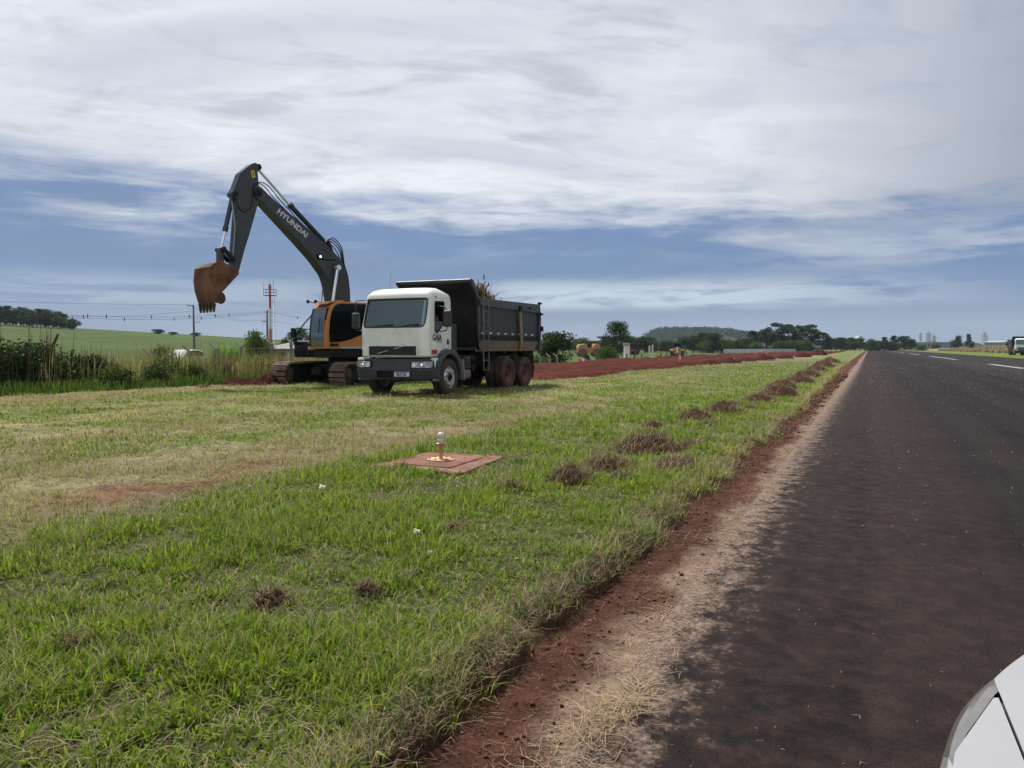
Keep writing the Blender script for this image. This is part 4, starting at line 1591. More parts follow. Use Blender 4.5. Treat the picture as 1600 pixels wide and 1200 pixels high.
    pl.box2((1.145, 0.16, 0.545), (1.153, 0.62, 0.685))
    po = pl.build('number_plate', mat('plate white', (0.66, 0.66, 0.66), 0.4, vary=0.03), root, 0.003)
    pb = MB()
    pb.box2((1.153, 0.165, 0.650), (1.155, 0.615, 0.682))
    pb.build('plate_band', mat('plate blue', (0.02, 0.06, 0.35), 0.4, vary=0.03), po)
    pt = link('plate_text', text_mesh('MLF1I61', 0.115, mat('plate black', (0.02, 0.02, 0.02), 0.5), 0.002, 0.82, 0.003), po)
    pt.matrix_local = Matrix.Translation((1.155, 0.39, 0.597)) @ Euler((R(90), 0, R(90))).to_matrix().to_4x4()
    # corner steps, mudguards, fenders
    for sy in (1, -1):
        b = MB()
        b.prism(rpoly([(0.88, 1.02), (0.66, 1.035), (0.63, 0.80), (0.66, 0.76), (0.82, 0.76)], 0.03), sy * 1.10, sy * 1.195)
        b.build('step_panel', white_p, root, 0.012)
        b = MB()
        arc = [(0.0 + 0.735 * math.cos(a), 0.5 + 0.76 * math.sin(a)) for a in np.linspace(R(-8), R(188), 26)]
        arc2 = [(0.0 + 0.60 * math.cos(a), 0.5 + 0.62 * math.sin(a)) for a in np.linspace(R(188), R(-8), 26)]
        b.prism(arc + arc2, sy * 0.98, sy * 1.20)
        b.build('fender', mat('fender plastic', (0.060, 0.064, 0.075), 0.6, vary=0.2, dirt=0.25, dirtcol=(0.14, 0.09, 0.07)), root, 0.012)
        b = MB()
        b.prism([(-0.735, 0.98), (-0.77, 0.98), (-0.83, 0.40), (-0.79, 0.40)], sy * 0.86, sy * 1.19)
        b.build('mudguard', mat('grey mudguard', (0.30, 0.29, 0.28), 0.6, dirt=0.4, dirtcol=(0.15, 0.08, 0.05)), root, 0.006)
        b = MB()
        b.box2((0.60, sy * 1.0, 0.44), (0.86, sy * 1.19, 0.47))
        b.build('boarding_step', mat('bare step metal', (0.45, 0.45, 0.46), 0.4, 0.8), root, 0.006)
    # left flank: battery box, tank, air tank
    b = MB()
    b.box2((-0.90, 0.72, 0.72), (-1.30, 1.12, 1.05))
    for k in range(6):
        b.box2((-0.92 - 0.06 * k, 1.12, 0.76), (-0.95 - 0.06 * k, 1.13, 1.0))
    b.build('battery_box', black_pl, root, 0.015)
    b = MB()
    b.prism(rpoly([(0.70, 0.40), (1.12, 0.40), (1.12, 0.70), (0.70, 0.70)], 0.12), -0.88, -1.32, 'yz')
    b.build('fuel_tank', mat('dusty tank', (0.21, 0.155, 0.135), 0.75, 0.2, dirt=0.5), root, 0.01)
    for (x, z) in ((-1.52, 0.72), (-1.52, 0.98)):
        b = MB()
        b.lathe([(0, -0.30), (0.10, -0.28), (0.115, -0.24), (0.115, 0.24), (0.10, 0.28), (0, 0.30)], (x, 0.82, z), 'y', 18)
        b.build('air_tank', black_m, root)
    b = MB()
    b.box2((-0.45, 0.45, 1.15), (-0.80, 0.95, 1.95))
    b.build('air_filter', mat('filter housing', (0.022, 0.025, 0.030), 0.5), root, 0.02)
    b = MB()
    b.lathe([(0, 0), (0.11, 0), (0.11, 0.75), (0.06, 0.85), (0.06, 1.05), (0, 1.05)], (-0.62, -0.75, 1.2), 'z', 16)
    b.build('exhaust_stack', black_m, root)
    b = MB()
    b.box2((-1.2, -1.15, 0.50), (-2.4, -0.65, 1.05))
    b.build('fuel_tank', black_m, root, 0.08)
    # mirrors
    for sy, x, z in ((1, 0.52, 2.05), (-1, 0.86, 2.02)):
        y = sy * (1.40 if sy > 0 else 1.25)
        b = MB()
        b.prism(rpoly([(y - 0.115, z - 0.215), (y + 0.115, z - 0.215), (y + 0.115, z + 0.215), (y - 0.115, z + 0.215)], 0.05), x - 0.05, x + 0.05, 'yz')
        mo = b.build('mirror', black_pl, root, 0.03)
        b = MB()
        b.prism(rpoly([(y - 0.09, z - 0.19), (y + 0.09, z - 0.19), (y + 0.09, z + 0.19), (y - 0.09, z + 0.19)], 0.04), x - 0.056, x - 0.045, 'yz')
        b.build('mirror_glass', mat('mirror glass', (0.7, 0.7, 0.72), 0.05, 1.0), mo)
        b = MB()
        if sy > 0:
            b.tube([(x, y, z - 0.2), (x + 0.02, y - 0.02, z - 0.30), (x + 0.02, y - 0.18, z - 0.33), (x + 0.02, 1.03, z - 0.28)], 0.016, 8)
            b.tube([(x, y, z + 0.2), (x - 0.05, y - 0.10, z + 0.30), (x - 0.05, 1.03, z + 0.36)], 0.014, 8)
        else:
            b.tube([(x, y, z + 0.2), (x, y, z + 0.50), (x - 0.01, y + 0.04, z + 0.545), (x - 0.05, -0.98, z + 0.55)], 0.014, 8)
            b.tube([(x, y, z - 0.2), (x, y + 0.03, z - 0.26), (x - 0.05, -1.03, z - 0.26)], 0.014, 8)
        b.build('mirror_arm', black_pl, mo)
    b = MB()
    b.box2((0.52, 0.98, 2.625), (0.46, 1.04, 2.655))
    b.build('marker_lamp', mat('dark marker', (0.10, 0.03, 0.02), 0.4), root)
    b = MB()
    b.tube([(0.35, -0.5, 2.86), (0.28, -0.5, 3.35)], 0.004, 5)
    b.build('aerial', black_pl, root)

    # tipper bed
    low = lambda pts: [(x, z - 0.16 * max(0.0, z - 2.74)) for x, z in pts]      # cheeks of the canopy
    side = [(-1.12, 3.24), (-1.15, 3.12), (-1.27, 3.00), (-1.41, 2.82), (-1.50, 2.64), (-1.585, 2.42), (-1.61, 1.54), (-1.61, 1.50), (-6.12, 1.50), (-6.0, 2.74), (-1.74, 2.72),
            (-1.60, 2.76), (-1.50, 2.86), (-1.40, 3.02), (-1.30, 3.20), (-1.24, 3.29), (-1.17, 3.31)]
    bed = MB()
    bed.prism([(-1.70, 1.22), (-6.1, 1.22), (-6.1, 1.30), (-1.70, 1.30)], -1.06, 1.06)
    bo = bed.build('dump_bed', bed_p, root, 0.01)
    for sy in (1, -1):
        b = MB()
        b.prism(low(side), sy * 1.17, sy * 1.21)
        b.build('side_wall', bed_p, bo, 0.006)
        b = MB()
        b.prism([(sy * 1.215, 1.50), (sy * 1.08, 1.19), (sy * 1.04, 1.19), (sy * 1.165, 1.50)], -1.72, -6.12, 'yz')
        b.build('lower_board', dusty, bo)
        b = MB()
        b.prism([(-1.60, 2.715), (-1.66, 2.50), (-6.10, 2.46), (-6.04, 2.755)], sy * 1.16, sy * 1.28)
        b.build('top_rail', bed_light, bo, 0.012)
        b = MB()
        b.prism(low([(-1.20, 3.315), (-1.27, 3.30), (-1.34, 3.20), (-1.44, 3.02), (-1.54, 2.86), (-1.64, 2.76), (-1.72, 2.725), (-1.60, 2.66), (-1.52, 2.72), (-1.44, 2.83), (-1.30, 3.01), (-1.18, 3.13), (-1.125, 3.22), (-1.14, 3.30)]), sy * 1.17, sy * 1.235)
        b.build('cheek_plate', bed_light, bo, 0.008)
        b = MB()
        b.box2((-6.02, sy * 1.14, 1.20), (-6.16, sy * 1.27, 2.50))
        b.box2((-1.60, sy * 1.20, 1.50), (-1.66, sy * 1.25, 2.50))
        b.build('corner_post', bed_light, bo, 0.01)
        b = MB()
        b.box2((-6.04, sy * 1.18, 2.755), (-6.14, sy * 1.30, 2.83))
        b.box2((-6.02, sy * 1.20, 2.40), (-6.20, sy * 1.33, 2.46))
        b.box2((-6.10, sy * 1.22, 1.85), (-6.22, sy * 1.33, 2.02))
        b.build('tailgate_hinge', black_m, bo, 0.008)
        b = MB()
        b.box2((-1.72, sy * 1.21, 1.66), (-6.05, sy * 1.222, 1.53))
        b.build('side_band', black_m, bo)
        for k in range(8):
            b = MB()
            x = -1.80 - 0.52 * k
            b.box2((x, sy * 1.21, 1.70), (x - 0.11, sy * 1.224, 1.745))
            b.build('reflector', white_r if k % 2 == 0 else white_r, bo)
            b = MB()
            b.box2((x - 0.112, sy * 1.21, 1.70), (x - 0.20, sy * 1.223, 1.745))
            b.build('reflector', red_r, bo)
    b = MB()
    fr_ = low([(-1.12, 3.27), (-1.17, 3.12), (-1.29, 3.00), (-1.43, 2.82), (-1.52, 2.64), (-1.60, 2.42), (-1.62, 1.54), (-1.74, 1.22)])
    b.prism(fr_ + [(x - 0.05, z) for x, z in reversed(fr_)], -1.17, 1.17)
    b.build('headboard', black_m, bo, 0.004)
    b = MB()
    b.prism(rpoly(low([(-1.10, 3.185), (-1.07, 3.23), (-1.075, 3.30), (-1.13, 3.335), (-1.20, 3.325), (-1.19, 3.16)]), 0.05), -1.235, 1.235)
    b.build('canopy_lip', bed_p, bo, 0.012)
    b = MB()
    b.prism([(-6.12, 1.24), (-6.0, 2.72), (-6.06, 2.72), (-6.18, 1.24)], -1.15, 1.15)
    for y in (-0.7, 0, 0.7):
        b.prism([(-6.16, 1.24), (-6.05, 2.68), (-6.12, 2.68), (-6.24, 1.24)], y - 0.06, y + 0.06)
    b.build('tailgate', bed_p, bo, 0.008)
    b = MB()
    for x in (-2.1, -2.9, -3.7, -4.5, -5.3, -5.9):
        b.box2((x, -1.05, 1.10), (x - 0.10, 1.05, 1.215))
    for sy in (-1, 1):
        b.box2((-1.8, sy * 0.36, 1.0), (-6.1, sy * 0.46, 1.18))
    b.build('subframe', black_m, bo)
    # ladder
    b = MB()
    for x in (-1.74, -2.08):
        b.tube([(x, 1.25, 2.62), (x, 1.31, 2.50), (x, 1.31, 0.64)], 0.018, 8)
    for z in (0.65, 0.93, 1.22, 1.50, 1.78, 2.06, 2.34):
        b.tube([(-1.74, 1.31, z), (-2.08, 1.31, z)], 0.013, 8)
    b.build('ladder', mat('ladder steel', (0.13, 0.135, 0.145), 0.4, 0.5, vary=0.2), bo)
    # strap lashed over the flank
    b = MB()
    b.tube([(-4.36, 1.30, 2.48), (-4.40, 1.275, 2.30), (-4.46, 1.27, 1.95), (-4.50, 1.26, 1.60), (-4.54, 1.25, 1.42), (-4.62, 1.17, 1.20)], [0.035, 0.05, 0.052, 0.055, 0.055, 0.045], 8)
    b.build('tie_strap', mat('tan webbing', (0.34, 0.215, 0.125), 0.85, vary=0.25, vscale=8, dirt=0.3), bo)
    b = MB()
    b.box2((-4.28, 1.285, 2.44), (-4.46, 1.33, 2.62))
    b.box2((-5.1, 1.285, 2.55), (-5.2, 1.31, 2.63))
    b.build('rail_hook', black_m, bo, 0.008)
    # rear mudflaps and side guard
    for sy in (1, -1):
        b = MB()
        b.box2((-5.62, sy * 0.62, 0.30), (-5.65, sy * 1.20, 1.10))
        b.build('mudflap', mat('muddy rubber', (0.030, 0.015, 0.012), 0.9), root)
    b = MB()
    b.box2((-5.9, -1.1, 0.55), (-6.0, 1.1, 0.70))
    b.build('rear_bar', black_m, root, 0.01)
    return root


TRUCK = make_truck()
TRUCK.location = W(18.19, 11.40, float(terrain(18.19, 10.3)) - 0.01)
TRUCK.rotation_euler.z = RZ + math.pi


def brush(name, label, loc, size, n, seed, cols, leafy=0.4):
    """tangle of twigs and dead leaves"""
    r = np.random.default_rng(seed)
    b = MB()
    for k in range(n):
        p = Vector((r.normal(0, 0.33) * size[0], r.normal(0, 0.33) * size[1], abs(r.normal(0, 0.36)) * size[2]))
        d = Vector((r.normal(), r.normal(), r.normal(0.25, 0.8))).normalized()
        L = size[2] * (0.25 + 0.6 * r.random())
        q = p + d * L * 0.5 + Vector((r.normal(), r.normal(), r.normal())) * 0.05
        e = p + d * L
        w = 0.004 + 0.010 * r.random() ** 2
        b.tube([p, q, e], [w, w * 0.8, w * 0.4], 4, 0, False)
    tw = mat('brown twigs', cols, 0.9, vary=0.5, vscale=9)
    o = link(name, b.mesh(name, tw, clean=False))
    o.location = loc
    m = int(n * 9 * leafy)
    a = r.normal(0, 0.36, (m, 3)) * np.array(size)
    a[:, 2] = np.abs(a[:, 2])
    c = np.array([[0.15, 0.075, 0.04]]) * (0.35 + 0.9 * r.random((m, 1)))
    c = np.where((r.random(m) < 0.3)[:, None], np.array([[0.20, 0.15, 0.09]]) * (0.5 + 0.7 * r.random((m, 1))), c)
    me = blades('dead_leaves', a, 0.12 + 0.16 * r.random(m), 0.03 + 0.03 * r.random(m), r.random(m) * 6.28, r.random(m) * 0.95, c, straw_m)
    link('dead_leaves', me, o)
    return o


def on_truck(x, y, z):
    bpy.context.view_layer.update()
    return TRUCK.matrix_world @ Vector((x, y, z))


o = brush('branch_heap', 'tangle of brown branches sticking up from the front of the tipper bed', on_truck(-2.55, 0.60, 2.45), (0.60, 0.60, 0.66), 560, 71, (0.12, 0.065, 0.038))
o.rotation_euler.z = RZ
tag(o, None, 'branches')
o['label'] = 'tangle of brown branches sticking up from the front of the tipper bed'
load_me = mound_mesh('soil_load', 2.15, 1.1, 0.95, 77, (0.085, 0.04, 0.028), 0.5, 30)
o = link('soil_load', load_me)
o.location = on_truck(-3.9, 0.0, 1.9)
o.rotation_euler.z = RZ
tag(o, 'load of dark earth lying inside the tipper bed', 'earth')
o = link('earth_lump', mound_mesh('earth_lump', 0.35, 0.32, 0.40, 79, (0.03, 0.022, 0.02), 0.5, 20))
o.location = on_truck(-1.45, -0.55, 2.98)
tag(o, 'dark lump of earth and roots showing over the bed canopy', 'earth')

# the driver, sitting behind the wheel


def skinned(name, joints, edges, m, sub=2):
    me = bpy.data.meshes.new(name)
    me.from_pydata([j[0] for j in joints], edges, [])
    o = bpy.data.objects.new(name, me)
    COL.objects.link(o)
    sk = o.modifiers.new('skin', 'SKIN')
    sk.use_smooth_shade = True
    for i, j in enumerate(joints):
        r = j[1] if isinstance(j[1], tuple) else (j[1], j[1])
        me.skin_vertices[0].data[i].radius = r
    me.skin_vertices[0].data[0].use_root = True
    ss = o.modifiers.new('sub', 'SUBSURF')
    ss.levels = ss.render_levels = sub
    bpy.context.view_layer.update()
    r = evaluated(o, name)
    bpy.data.objects.remove(o)
    r.materials.clear()
    r.materials.append(m)
    r.polygons.foreach_set('use_smooth', [True] * len(r.polygons))
    return r


skin_m = mat('skin', (0.30, 0.17, 0.115), 0.55, vary=0.05)
drv = link('person', skinned('person', [
    ((0.0, 0, 0.0), (0.16, 0.12)), ((-0.03, 0, 0.18), (0.15, 0.11)), ((-0.06, 0, 0.36), (0.17, 0.115)), ((-0.06, 0, 0.47), (0.12, 0.10)), ((-0.04, 0, 0.55), 0.055), ((-0.02, 0, 0.62), (0.075, 0.085)), ((0.0, 0, 0.72), (0.078, 0.098)), ((0.0, 0, 0.80), (0.06, 0.075)),
    ((-0.06, 0.20, 0.44), 0.065), ((0.04, 0.29, 0.20), 0.05), ((0.30, 0.22, 0.22), 0.038), ((0.37, 0.20, 0.23), 0.036),
    ((-0.06, -0.20, 0.44), 0.065), ((0.06, -0.27, 0.20), 0.05), ((0.31, -0.20, 0.24), 0.038), ((0.38, -0.18, 0.25), 0.036),
    ((0.02, 0.10, -0.01), 0.09), ((0.42, 0.13, 0.02), 0.07), ((0.50, 0.13, -0.36), 0.05), ((0.60, 0.13, -0.40), 0.045),
    ((0.02, -0.10, -0.01), 0.09), ((0.42, -0.13, 0.02), 0.07), ((0.50, -0.13, -0.36), 0.05), ((0.60, -0.13, -0.40), 0.045)],
    [(0, 1), (1, 2), (2, 3), (3, 4), (4, 5), (5, 6), (6, 7), (3, 8), (8, 9), (9, 10), (10, 11), (3, 12), (12, 13), (13, 14), (14, 15), (0, 16), (16, 17), (17, 18), (18, 19), (0, 20), (20, 21), (21, 22), (22, 23)], skin_m))
tag(drv, 'truck driver in an orange work shirt sitting at the wheel', 'person')
drv.location = on_truck(-0.05, 0.5, 1.66)
drv.rotation_euler.z = RZ + math.pi
shirt = skinned('shirt', [((0.0, 0, 0.0), (0.175, 0.135)), ((-0.03, 0, 0.18), (0.165, 0.125)), ((-0.06, 0, 0.36), (0.185, 0.13)), ((-0.06, 0, 0.48), (0.12, 0.10)),
                          ((-0.06, 0.20, 0.44), 0.078), ((0.04, 0.29, 0.20), 0.064), ((0.18, 0.255, 0.21), 0.056), ((-0.06, -0.20, 0.44), 0.078), ((0.06, -0.27, 0.20), 0.064), ((0.18, -0.235, 0.22), 0.056)],
                [(0, 1), (1, 2), (2, 3), (3, 4), (4, 5), (5, 6), (3, 7), (7, 8), (8, 9)], mat('orange shirt', (0.62, 0.13, 0.03), 0.85))
link('shirt', shirt, drv)
b = MB()
b.lathe([(0.10, 0.0), (0.105, 0.05), (0.085, 0.10), (0.04, 0.125), (0, 0.13)], (0.0, 0, 0.755), 'z', 18)
b.prism(rpoly([(0.08, -0.07), (0.20, -0.05), (0.20, 0.05), (0.08, 0.07)], 0.03), 0.755, 0.765, 'xy')
b.build('cap', mat('dark cap', (0.02, 0.022, 0.03), 0.8), drv)
b = MB()
b.ball((0.098, 0, 0.685), (0.02, 0.014, 0.022), 8)
for y in (0.035, -0.035): b.ball((0.088, y, 0.715), 0.011, 8, 1)
b.box((0.09, 0, 0.645), (0.012, 0.05, 0.010), 1)
for y in (0.085, -0.085): b.ball((0.0, y, 0.70), (0.022, 0.012, 0.035), 8)
b.build('face', [skin_m, mat('dark eyes', (0.03, 0.02, 0.02), 0.5)], drv)
for sy in (1, -1):          # hands closed on the wheel
    for k in range(4):
        b = MB()
        y0 = sy * (0.17 if sy < 0 else 0.19)
        z0 = 0.265 - 0.022 * k
        b.tube([(0.37, y0, z0), (0.42, y0 - sy * 0.005, z0 + 0.004), (0.448, y0 - sy * 0.02, z0), (0.43, y0 - sy * 0.045, z0 - 0.004)], [0.010, 0.010, 0.009, 0.007], 6)
        b.build('finger', skin_m, drv)
    b = MB()
    b.tube([(0.35, y0 - sy * 0.02, 0.262), (0.39, y0 - sy * 0.05, 0.275), (0.43, y0 - sy * 0.055, 0.268)], [0.012, 0.011, 0.008], 6)
    b.build('thumb', skin_m, drv)

# the second truck, waiting beyond the runway
T2 = copy_tree(TRUCK)
T2.location = W(157.5, -23.8, 0.1)
tag(T2, 'second dump truck, far off beyond the runway and cut by the picture edge', 'dump truck')
# ------------------------------------------------------------------ tracked excavator
steel_g = mat('slate boom paint', (0.029, 0.036, 0.046), 0.45, vary=0.15, vscale=2, dirt=0.25, dirtcol=(0.085, 0.075, 0.07), dscale=2)
steel_d = mat('dark cylinder paint', (0.020, 0.024, 0.034), 0.4, vary=0.2)
orange_e = mat('excavator orange', (0.52, 0.20, 0.045), 0.45, vary=0.08, dirt=0.25, dirtcol=(0.25, 0.11, 0.05), dscale=3)
rod_m = mat('chrome rod', (0.72, 0.73, 0.75), 0.18, 0.7, vary=0.04)
dark_e = mat('black excavator paint', (0.008, 0.009, 0.010), 0.55, spec=0.25, vary=0.3, dirt=0.3, dirtcol=(0.06, 0.04, 0.03))
rust = mat('rusty worn bucket', (0.23, 0.105, 0.058), 0.75, 0.15, vary=0.25, vscale=4, bump=0.25, bscale=18, dirt=0.8, dirtcol=(0.050, 0.022, 0.016), dscale=2.0)
shoe_m = mat('muddy track steel', (0.23, 0.165, 0.135), 0.7, 0.25, vary=0.3, vscale=5, dirt=0.6, dirtcol=(0.16, 0.065, 0.045), dscale=3)
black_glass = mat('dark tinted glass', (0.004, 0.005, 0.006), 0.06, spec=0.22)
sky_glass = mat('reflecting windscreen', (0.12, 0.15, 0.17), 0.05, 0.35, spec=0.9)
hose_m = mat('rubber hose', (0.010, 0.010, 0.012), 0.6)

EXC = thing('excavator', 'tracked excavator with raised slate boom and rusty bucket behind the dump truck', 'excavator')
EC = W(23.1, 17.28)
EXC.location = (EC.x, EC.y, 0.0)
EH = math.atan2(-0.7193398, -0.69465837)        # way the boom points
EXC.rotation_euler.z = EH
UC = RZ + math.pi - EH                          # tracks turned against the boom


def rot2(x, y, a=UC):
    return x * math.cos(a) - y * math.sin(a), x * math.sin(a) + y * math.cos(a)


# undercarriage
Mu = Matrix.Rotation(UC, 4, 'Z')
b = MB()
b.box2((-0.7, -0.95, 0.42), (0.7, 0.95, 0.72))
for sx in (-1, 1):
    for sy in (-1, 1):
        b.box((sx * 0.75, sy * 0.72, 0.48), (0.9, 0.34, 0.26), rot=(0, 0, sx * sy * R(-32)))
b.lathe([(0, 0.7), (0.66, 0.7), (0.66, 0.95), (0, 0.95)], (0, 0, 0), 'z', 32)
o = b.build('undercarriage', dark_e, EXC, 0.02)
o.rotation_euler.z = UC


def stadium(L, r, step):
    """points and headings along a belt"""
    st = L / 2 - r
    per = 4 * st + 2 * math.pi * r
    n = int(per / step)
    out = []
    for k in range(n):
        d = per * k / n
        if d < 2 * st: out.append((-st + d, r, 0.0))
        elif d < 2 * st + math.pi * r:
            a = (d - 2 * st) / r
            out.append((st + r * math.sin(a), r * math.cos(a), -a))
        elif d < 4 * st + math.pi * r: out.append((st - (d - 2 * st - math.pi * r), -r, -math.pi))
        else:
            a = (d - 4 * st - math.pi * r) / r
            out.append((-st - r * math.sin(a), -r * math.cos(a), -math.pi - a))
    return out


for sy in (1, -1):
    y = sy * 1.24
    b = MB()
    for (x, z, a) in stadium(4.45, 0.385, 0.175):
        b.box((x, y, z + 0.39), (0.135, 0.62, 0.030), 0, rot=(0, -a, 0))
        nx, nz = math.sin(-a), math.cos(a)
        nx, nz = -math.sin(a), math.cos(a)
        for q in (-0.052, 0.03):
            b.box((x + q * math.cos(a) + nx * 0.034, y, z + 0.39 + q * math.sin(a) + nz * 0.034), (0.026, 0.61, 0.045), 0, rot=(0, -a, 0))
    tr = b.build('track', shoe_m, EXC)
    bb = MB()
    bb.prism([(x * 0.985, z * 0.94 + 0.39) for x, z, a in stadium(4.45, 0.385, 0.175)], y - 0.16, y + 0.16)
    bb.build('chain', dark_e, tr)
    tr.rotation_euler.z = UC
    b = MB()
    b.prism(rpoly([(-1.75, 0.22), (1.65, 0.22), (1.75, 0.40), (1.5, 0.62), (-1.5, 0.62), (-1.8, 0.40)], 0.08), y - 0.22, y + 0.22)
    b.build('track_frame', dark_e, tr, 0.01)
    for nm, x, r in (('idler', 1.84, 0.30), ('sprocket', -1.84, 0.31)):
        b = MB()
        b.lathe([(0, -0.26), (0.10, -0.26), (0.12, -0.21), (r * 0.82, -0.19), (r, -0.10), (r, 0.10), (r * 0.82, 0.19), (0.12, 0.21), (0.10, 0.26), (0, 0.26)], (x, y, 0.39), 'y', 28)
        if nm == 'sprocket':
            for k in range(16):
                a = k * math.pi / 8
                b.box((x + 0.31 * math.cos(a), y, 0.39 + 0.31 * math.sin(a)), (0.05, 0.08, 0.06), rot=(0, -a, 0))
        b.build(nm, mat('worn idler steel', (0.085, 0.060, 0.048), 0.6, 0.3, vary=0.3), tr)
    for k in range(7):
        b = MB()
        b.lathe([(0, -0.2), (0.09, -0.2), (0.10, -0.1), (0.10, 0.1), (0.09, 0.2), (0, 0.2)], (-1.3 + 0.43 * k, y, 0.16), 'y', 16)
        b.build('roller', dark_e, tr)

# revolving deck
b = MB()
b.prism(rpoly([(1.60, 0.35), (1.55, 1.36), (-1.9, 1.36), (-2.55, 1.0), (-2.75, 0), (-2.55, -1.0), (-1.9, -1.36), (1.35, -1.36), (1.35, -0.45), (1.0, -0.3), (1.0, 0.3)], 0.08), 0.97, 1.24, 'xy')
b.build('deck', dark_e, EXC, 0.02)
b = MB()
b.prism(rpoly([(-0.45, 0.40), (-0.45, 1.36), (-1.9, 1.36), (-1.9, -1.36), (-0.45, -1.36), (-0.45, -0.40), (-0.9, -0.35), (-0.9, 0.35)], 0.06), 1.24, 2.20, 'xy')
b.build('engine_hood', mat('hood grey', (0.05, 0.055, 0.06), 0.5), EXC, 0.04)
b = MB()
b.prism(rpoly([(-1.92, 1.38), (-2.35, 1.25), (-2.85, 0.6), (-2.90, 0), (-2.85, -0.6), (-2.35, -1.25), (-1.92, -1.38)], 0.2), 1.0, 2.22, 'xy')
b.build('counterweight', orange_e, EXC, 0.08)
b = MB()
b.box2((1.35, -1.36, 0.99), (0.0, -0.46, 1.55))
b.box2((0.0, -1.36, 0.99), (-0.45, -0.46, 2.0))
b.build('tool_box', dark_e, EXC, 0.03)
b = MB()
for sy in (-1, 1):
    b.prism(rpoly([(-0.35, 1.24), (0.45, 1.24), (0.35, 1.75), (0.15, 1.98), (-0.15, 1.98), (-0.30, 1.7)], 0.08), sy * 0.26, sy * 0.33)
b.build('boom_bracket', dark_e, EXC, 0.01)

# operator's cab
cabp = [(1.74, 1.28), (1.76, 1.60), (1.70, 2.25), (1.60, 2.62), (1.46, 2.80), (1.20, 2.88), (-0.30, 2.90), (-0.42, 2.80), (-0.44, 1.28)]
b = MB()
b.prism(rpoly(cabp, [0.03, 0.2, 0.3, 0.2, 0.12, 0.2, 0.1, 0.05, 0.02]), 0.38, 1.36)
ecab = b.build('operator_cab', orange_e, EXC, 0.025)
b = MB()
pane = rpoly([(1.60, 1.50), (1.61, 1.80), (1.575, 2.25), (1.49, 2.58), (1.36, 2.76), (1.18, 2.82), (-0.28, 2.84), (-0.38, 2.78), (-0.40, 2.02), (0.42, 1.72), (0.82, 1.58), (1.2, 1.51)], [0.02, 0.1, 0.2, 0.12, 0.08, 0.1, 0.05, 0.03, 0.03, 0.3, 0.3, 0.1])
b.prism(pane, 1.36, 1.372)
b.build('side_window', black_glass, ecab, 0.004)
b = MB()
b.prism(rpoly([(1.60, 1.36), (1.28, 1.36), (1.22, 1.46), (1.58, 1.46)], 0.03), 1.36, 1.370)
b.build('step_recess', dark_e, ecab)
b = MB()
b.prism([(1.18, 1.285), (-0.44, 1.285), (-0.44, 1.36), (1.12, 1.36)], 1.36, 1.367)
b.build('silver_stripe', mat('silver stripe', (0.42, 0.43, 0.46), 0.4), ecab)
b = MB()          # windscreen laid on the curved front
fr_ = [(1.748, 1.36), (1.762, 1.62), (1.745, 1.95), (1.712, 2.25), (1.655, 2.5), (1.61, 2.66)]
fr2 = [(x + 0.012, z) for x, z in fr_]
b.prism(fr2 + [(x - 0.02, z) for x, z in reversed(fr_)], 0.47, 1.26)
b.build('windscreen', sky_glass, ecab, 0.004)
b = MB()
b.prism([(x + 0.018, z) for x, z in fr_] + [(x - 0.02, z) for x, z in reversed(fr_)], 0.39, 0.46)
b.prism([(x + 0.020, z) for x, z in fr_[3:]] + [(x - 0.02, z) for x, z in reversed(fr_[3:])], 1.27, 1.33)
b.build('pillar_trim', dark_e, ecab)
b = MB()
b.box((1.80, 1.05, 2.05), (0.02, 0.03, 0.5), rot=(0, R(-8), 0))
b.build('wiper', dark_e, ecab)
b = MB()
b.prism(rpoly([(1.66, 2.78), (1.45, 2.90), (1.0, 2.95), (0.95, 2.90), (1.45, 2.84)], 0.02), 0.45, 1.30)
b.build('roof_visor', orange_e, ecab, 0.01)
for (x, y, z) in ((1.62, 0.52, 2.90), (1.78, 0.30, 2.90)):
    b = MB()
    b.tube([(x - 0.25, y + 0.05, 2.86), (x - 0.08, y, z), (x - 0.02, y, z)], 0.015, 6)
    b.lathe([(0, -0.07), (0.05, -0.06), (0.065, 0.0), (0.0, 0.0)], (x, y, z), 'x', 14)
    b.build('work_light', dark_e, ecab)
# front right: lamp box, handrails, mirror
b = MB()
b.box2((1.58, -0.05, 1.24), (1.30, 0.34, 1.58))
for y in (0.04, 0.24):
    b.lathe([(0.05, 1.585), (0.065, 1.60), (0.0, 1.59)], (0, y, 1.42), 'x', 14, 1)
b.build('lamp_box', [mat('faded orange', (0.50, 0.29, 0.16), 0.6), dark_e], EXC, 0.04)
b = MB()
b.tube([(1.30, -1.30, 1.0), (1.30, -1.30, 1.95), (1.05, -1.30, 2.0), (0.2, -1.30, 2.0), (0.2, -1.30, 1.5)], 0.02, 8)
b.tube([(1.30, -1.30, 1.35), (1.45, -1.05, 1.35), (1.45, -0.75, 1.35), (1.45, -0.75, 1.0)], 0.018, 8)
b.tube([(1.62, 0.42, 2.5), (1.45, -0.5, 2.15), (1.30, -1.30, 1.75)], 0.022, 8)
b.build('handrail', dark_e, EXC)
b = MB()
b.box((1.34, -1.42, 1.85), (0.07, 0.22, 0.36))
b.tube([(1.30, -1.30, 1.9), (1.34, -1.42, 1.9)], 0.015, 6)
b.box((1.42, -1.15, 1.55), (0.05, 0.2, 0.26))
b.build('mirror', dark_e, EXC, 0.02)

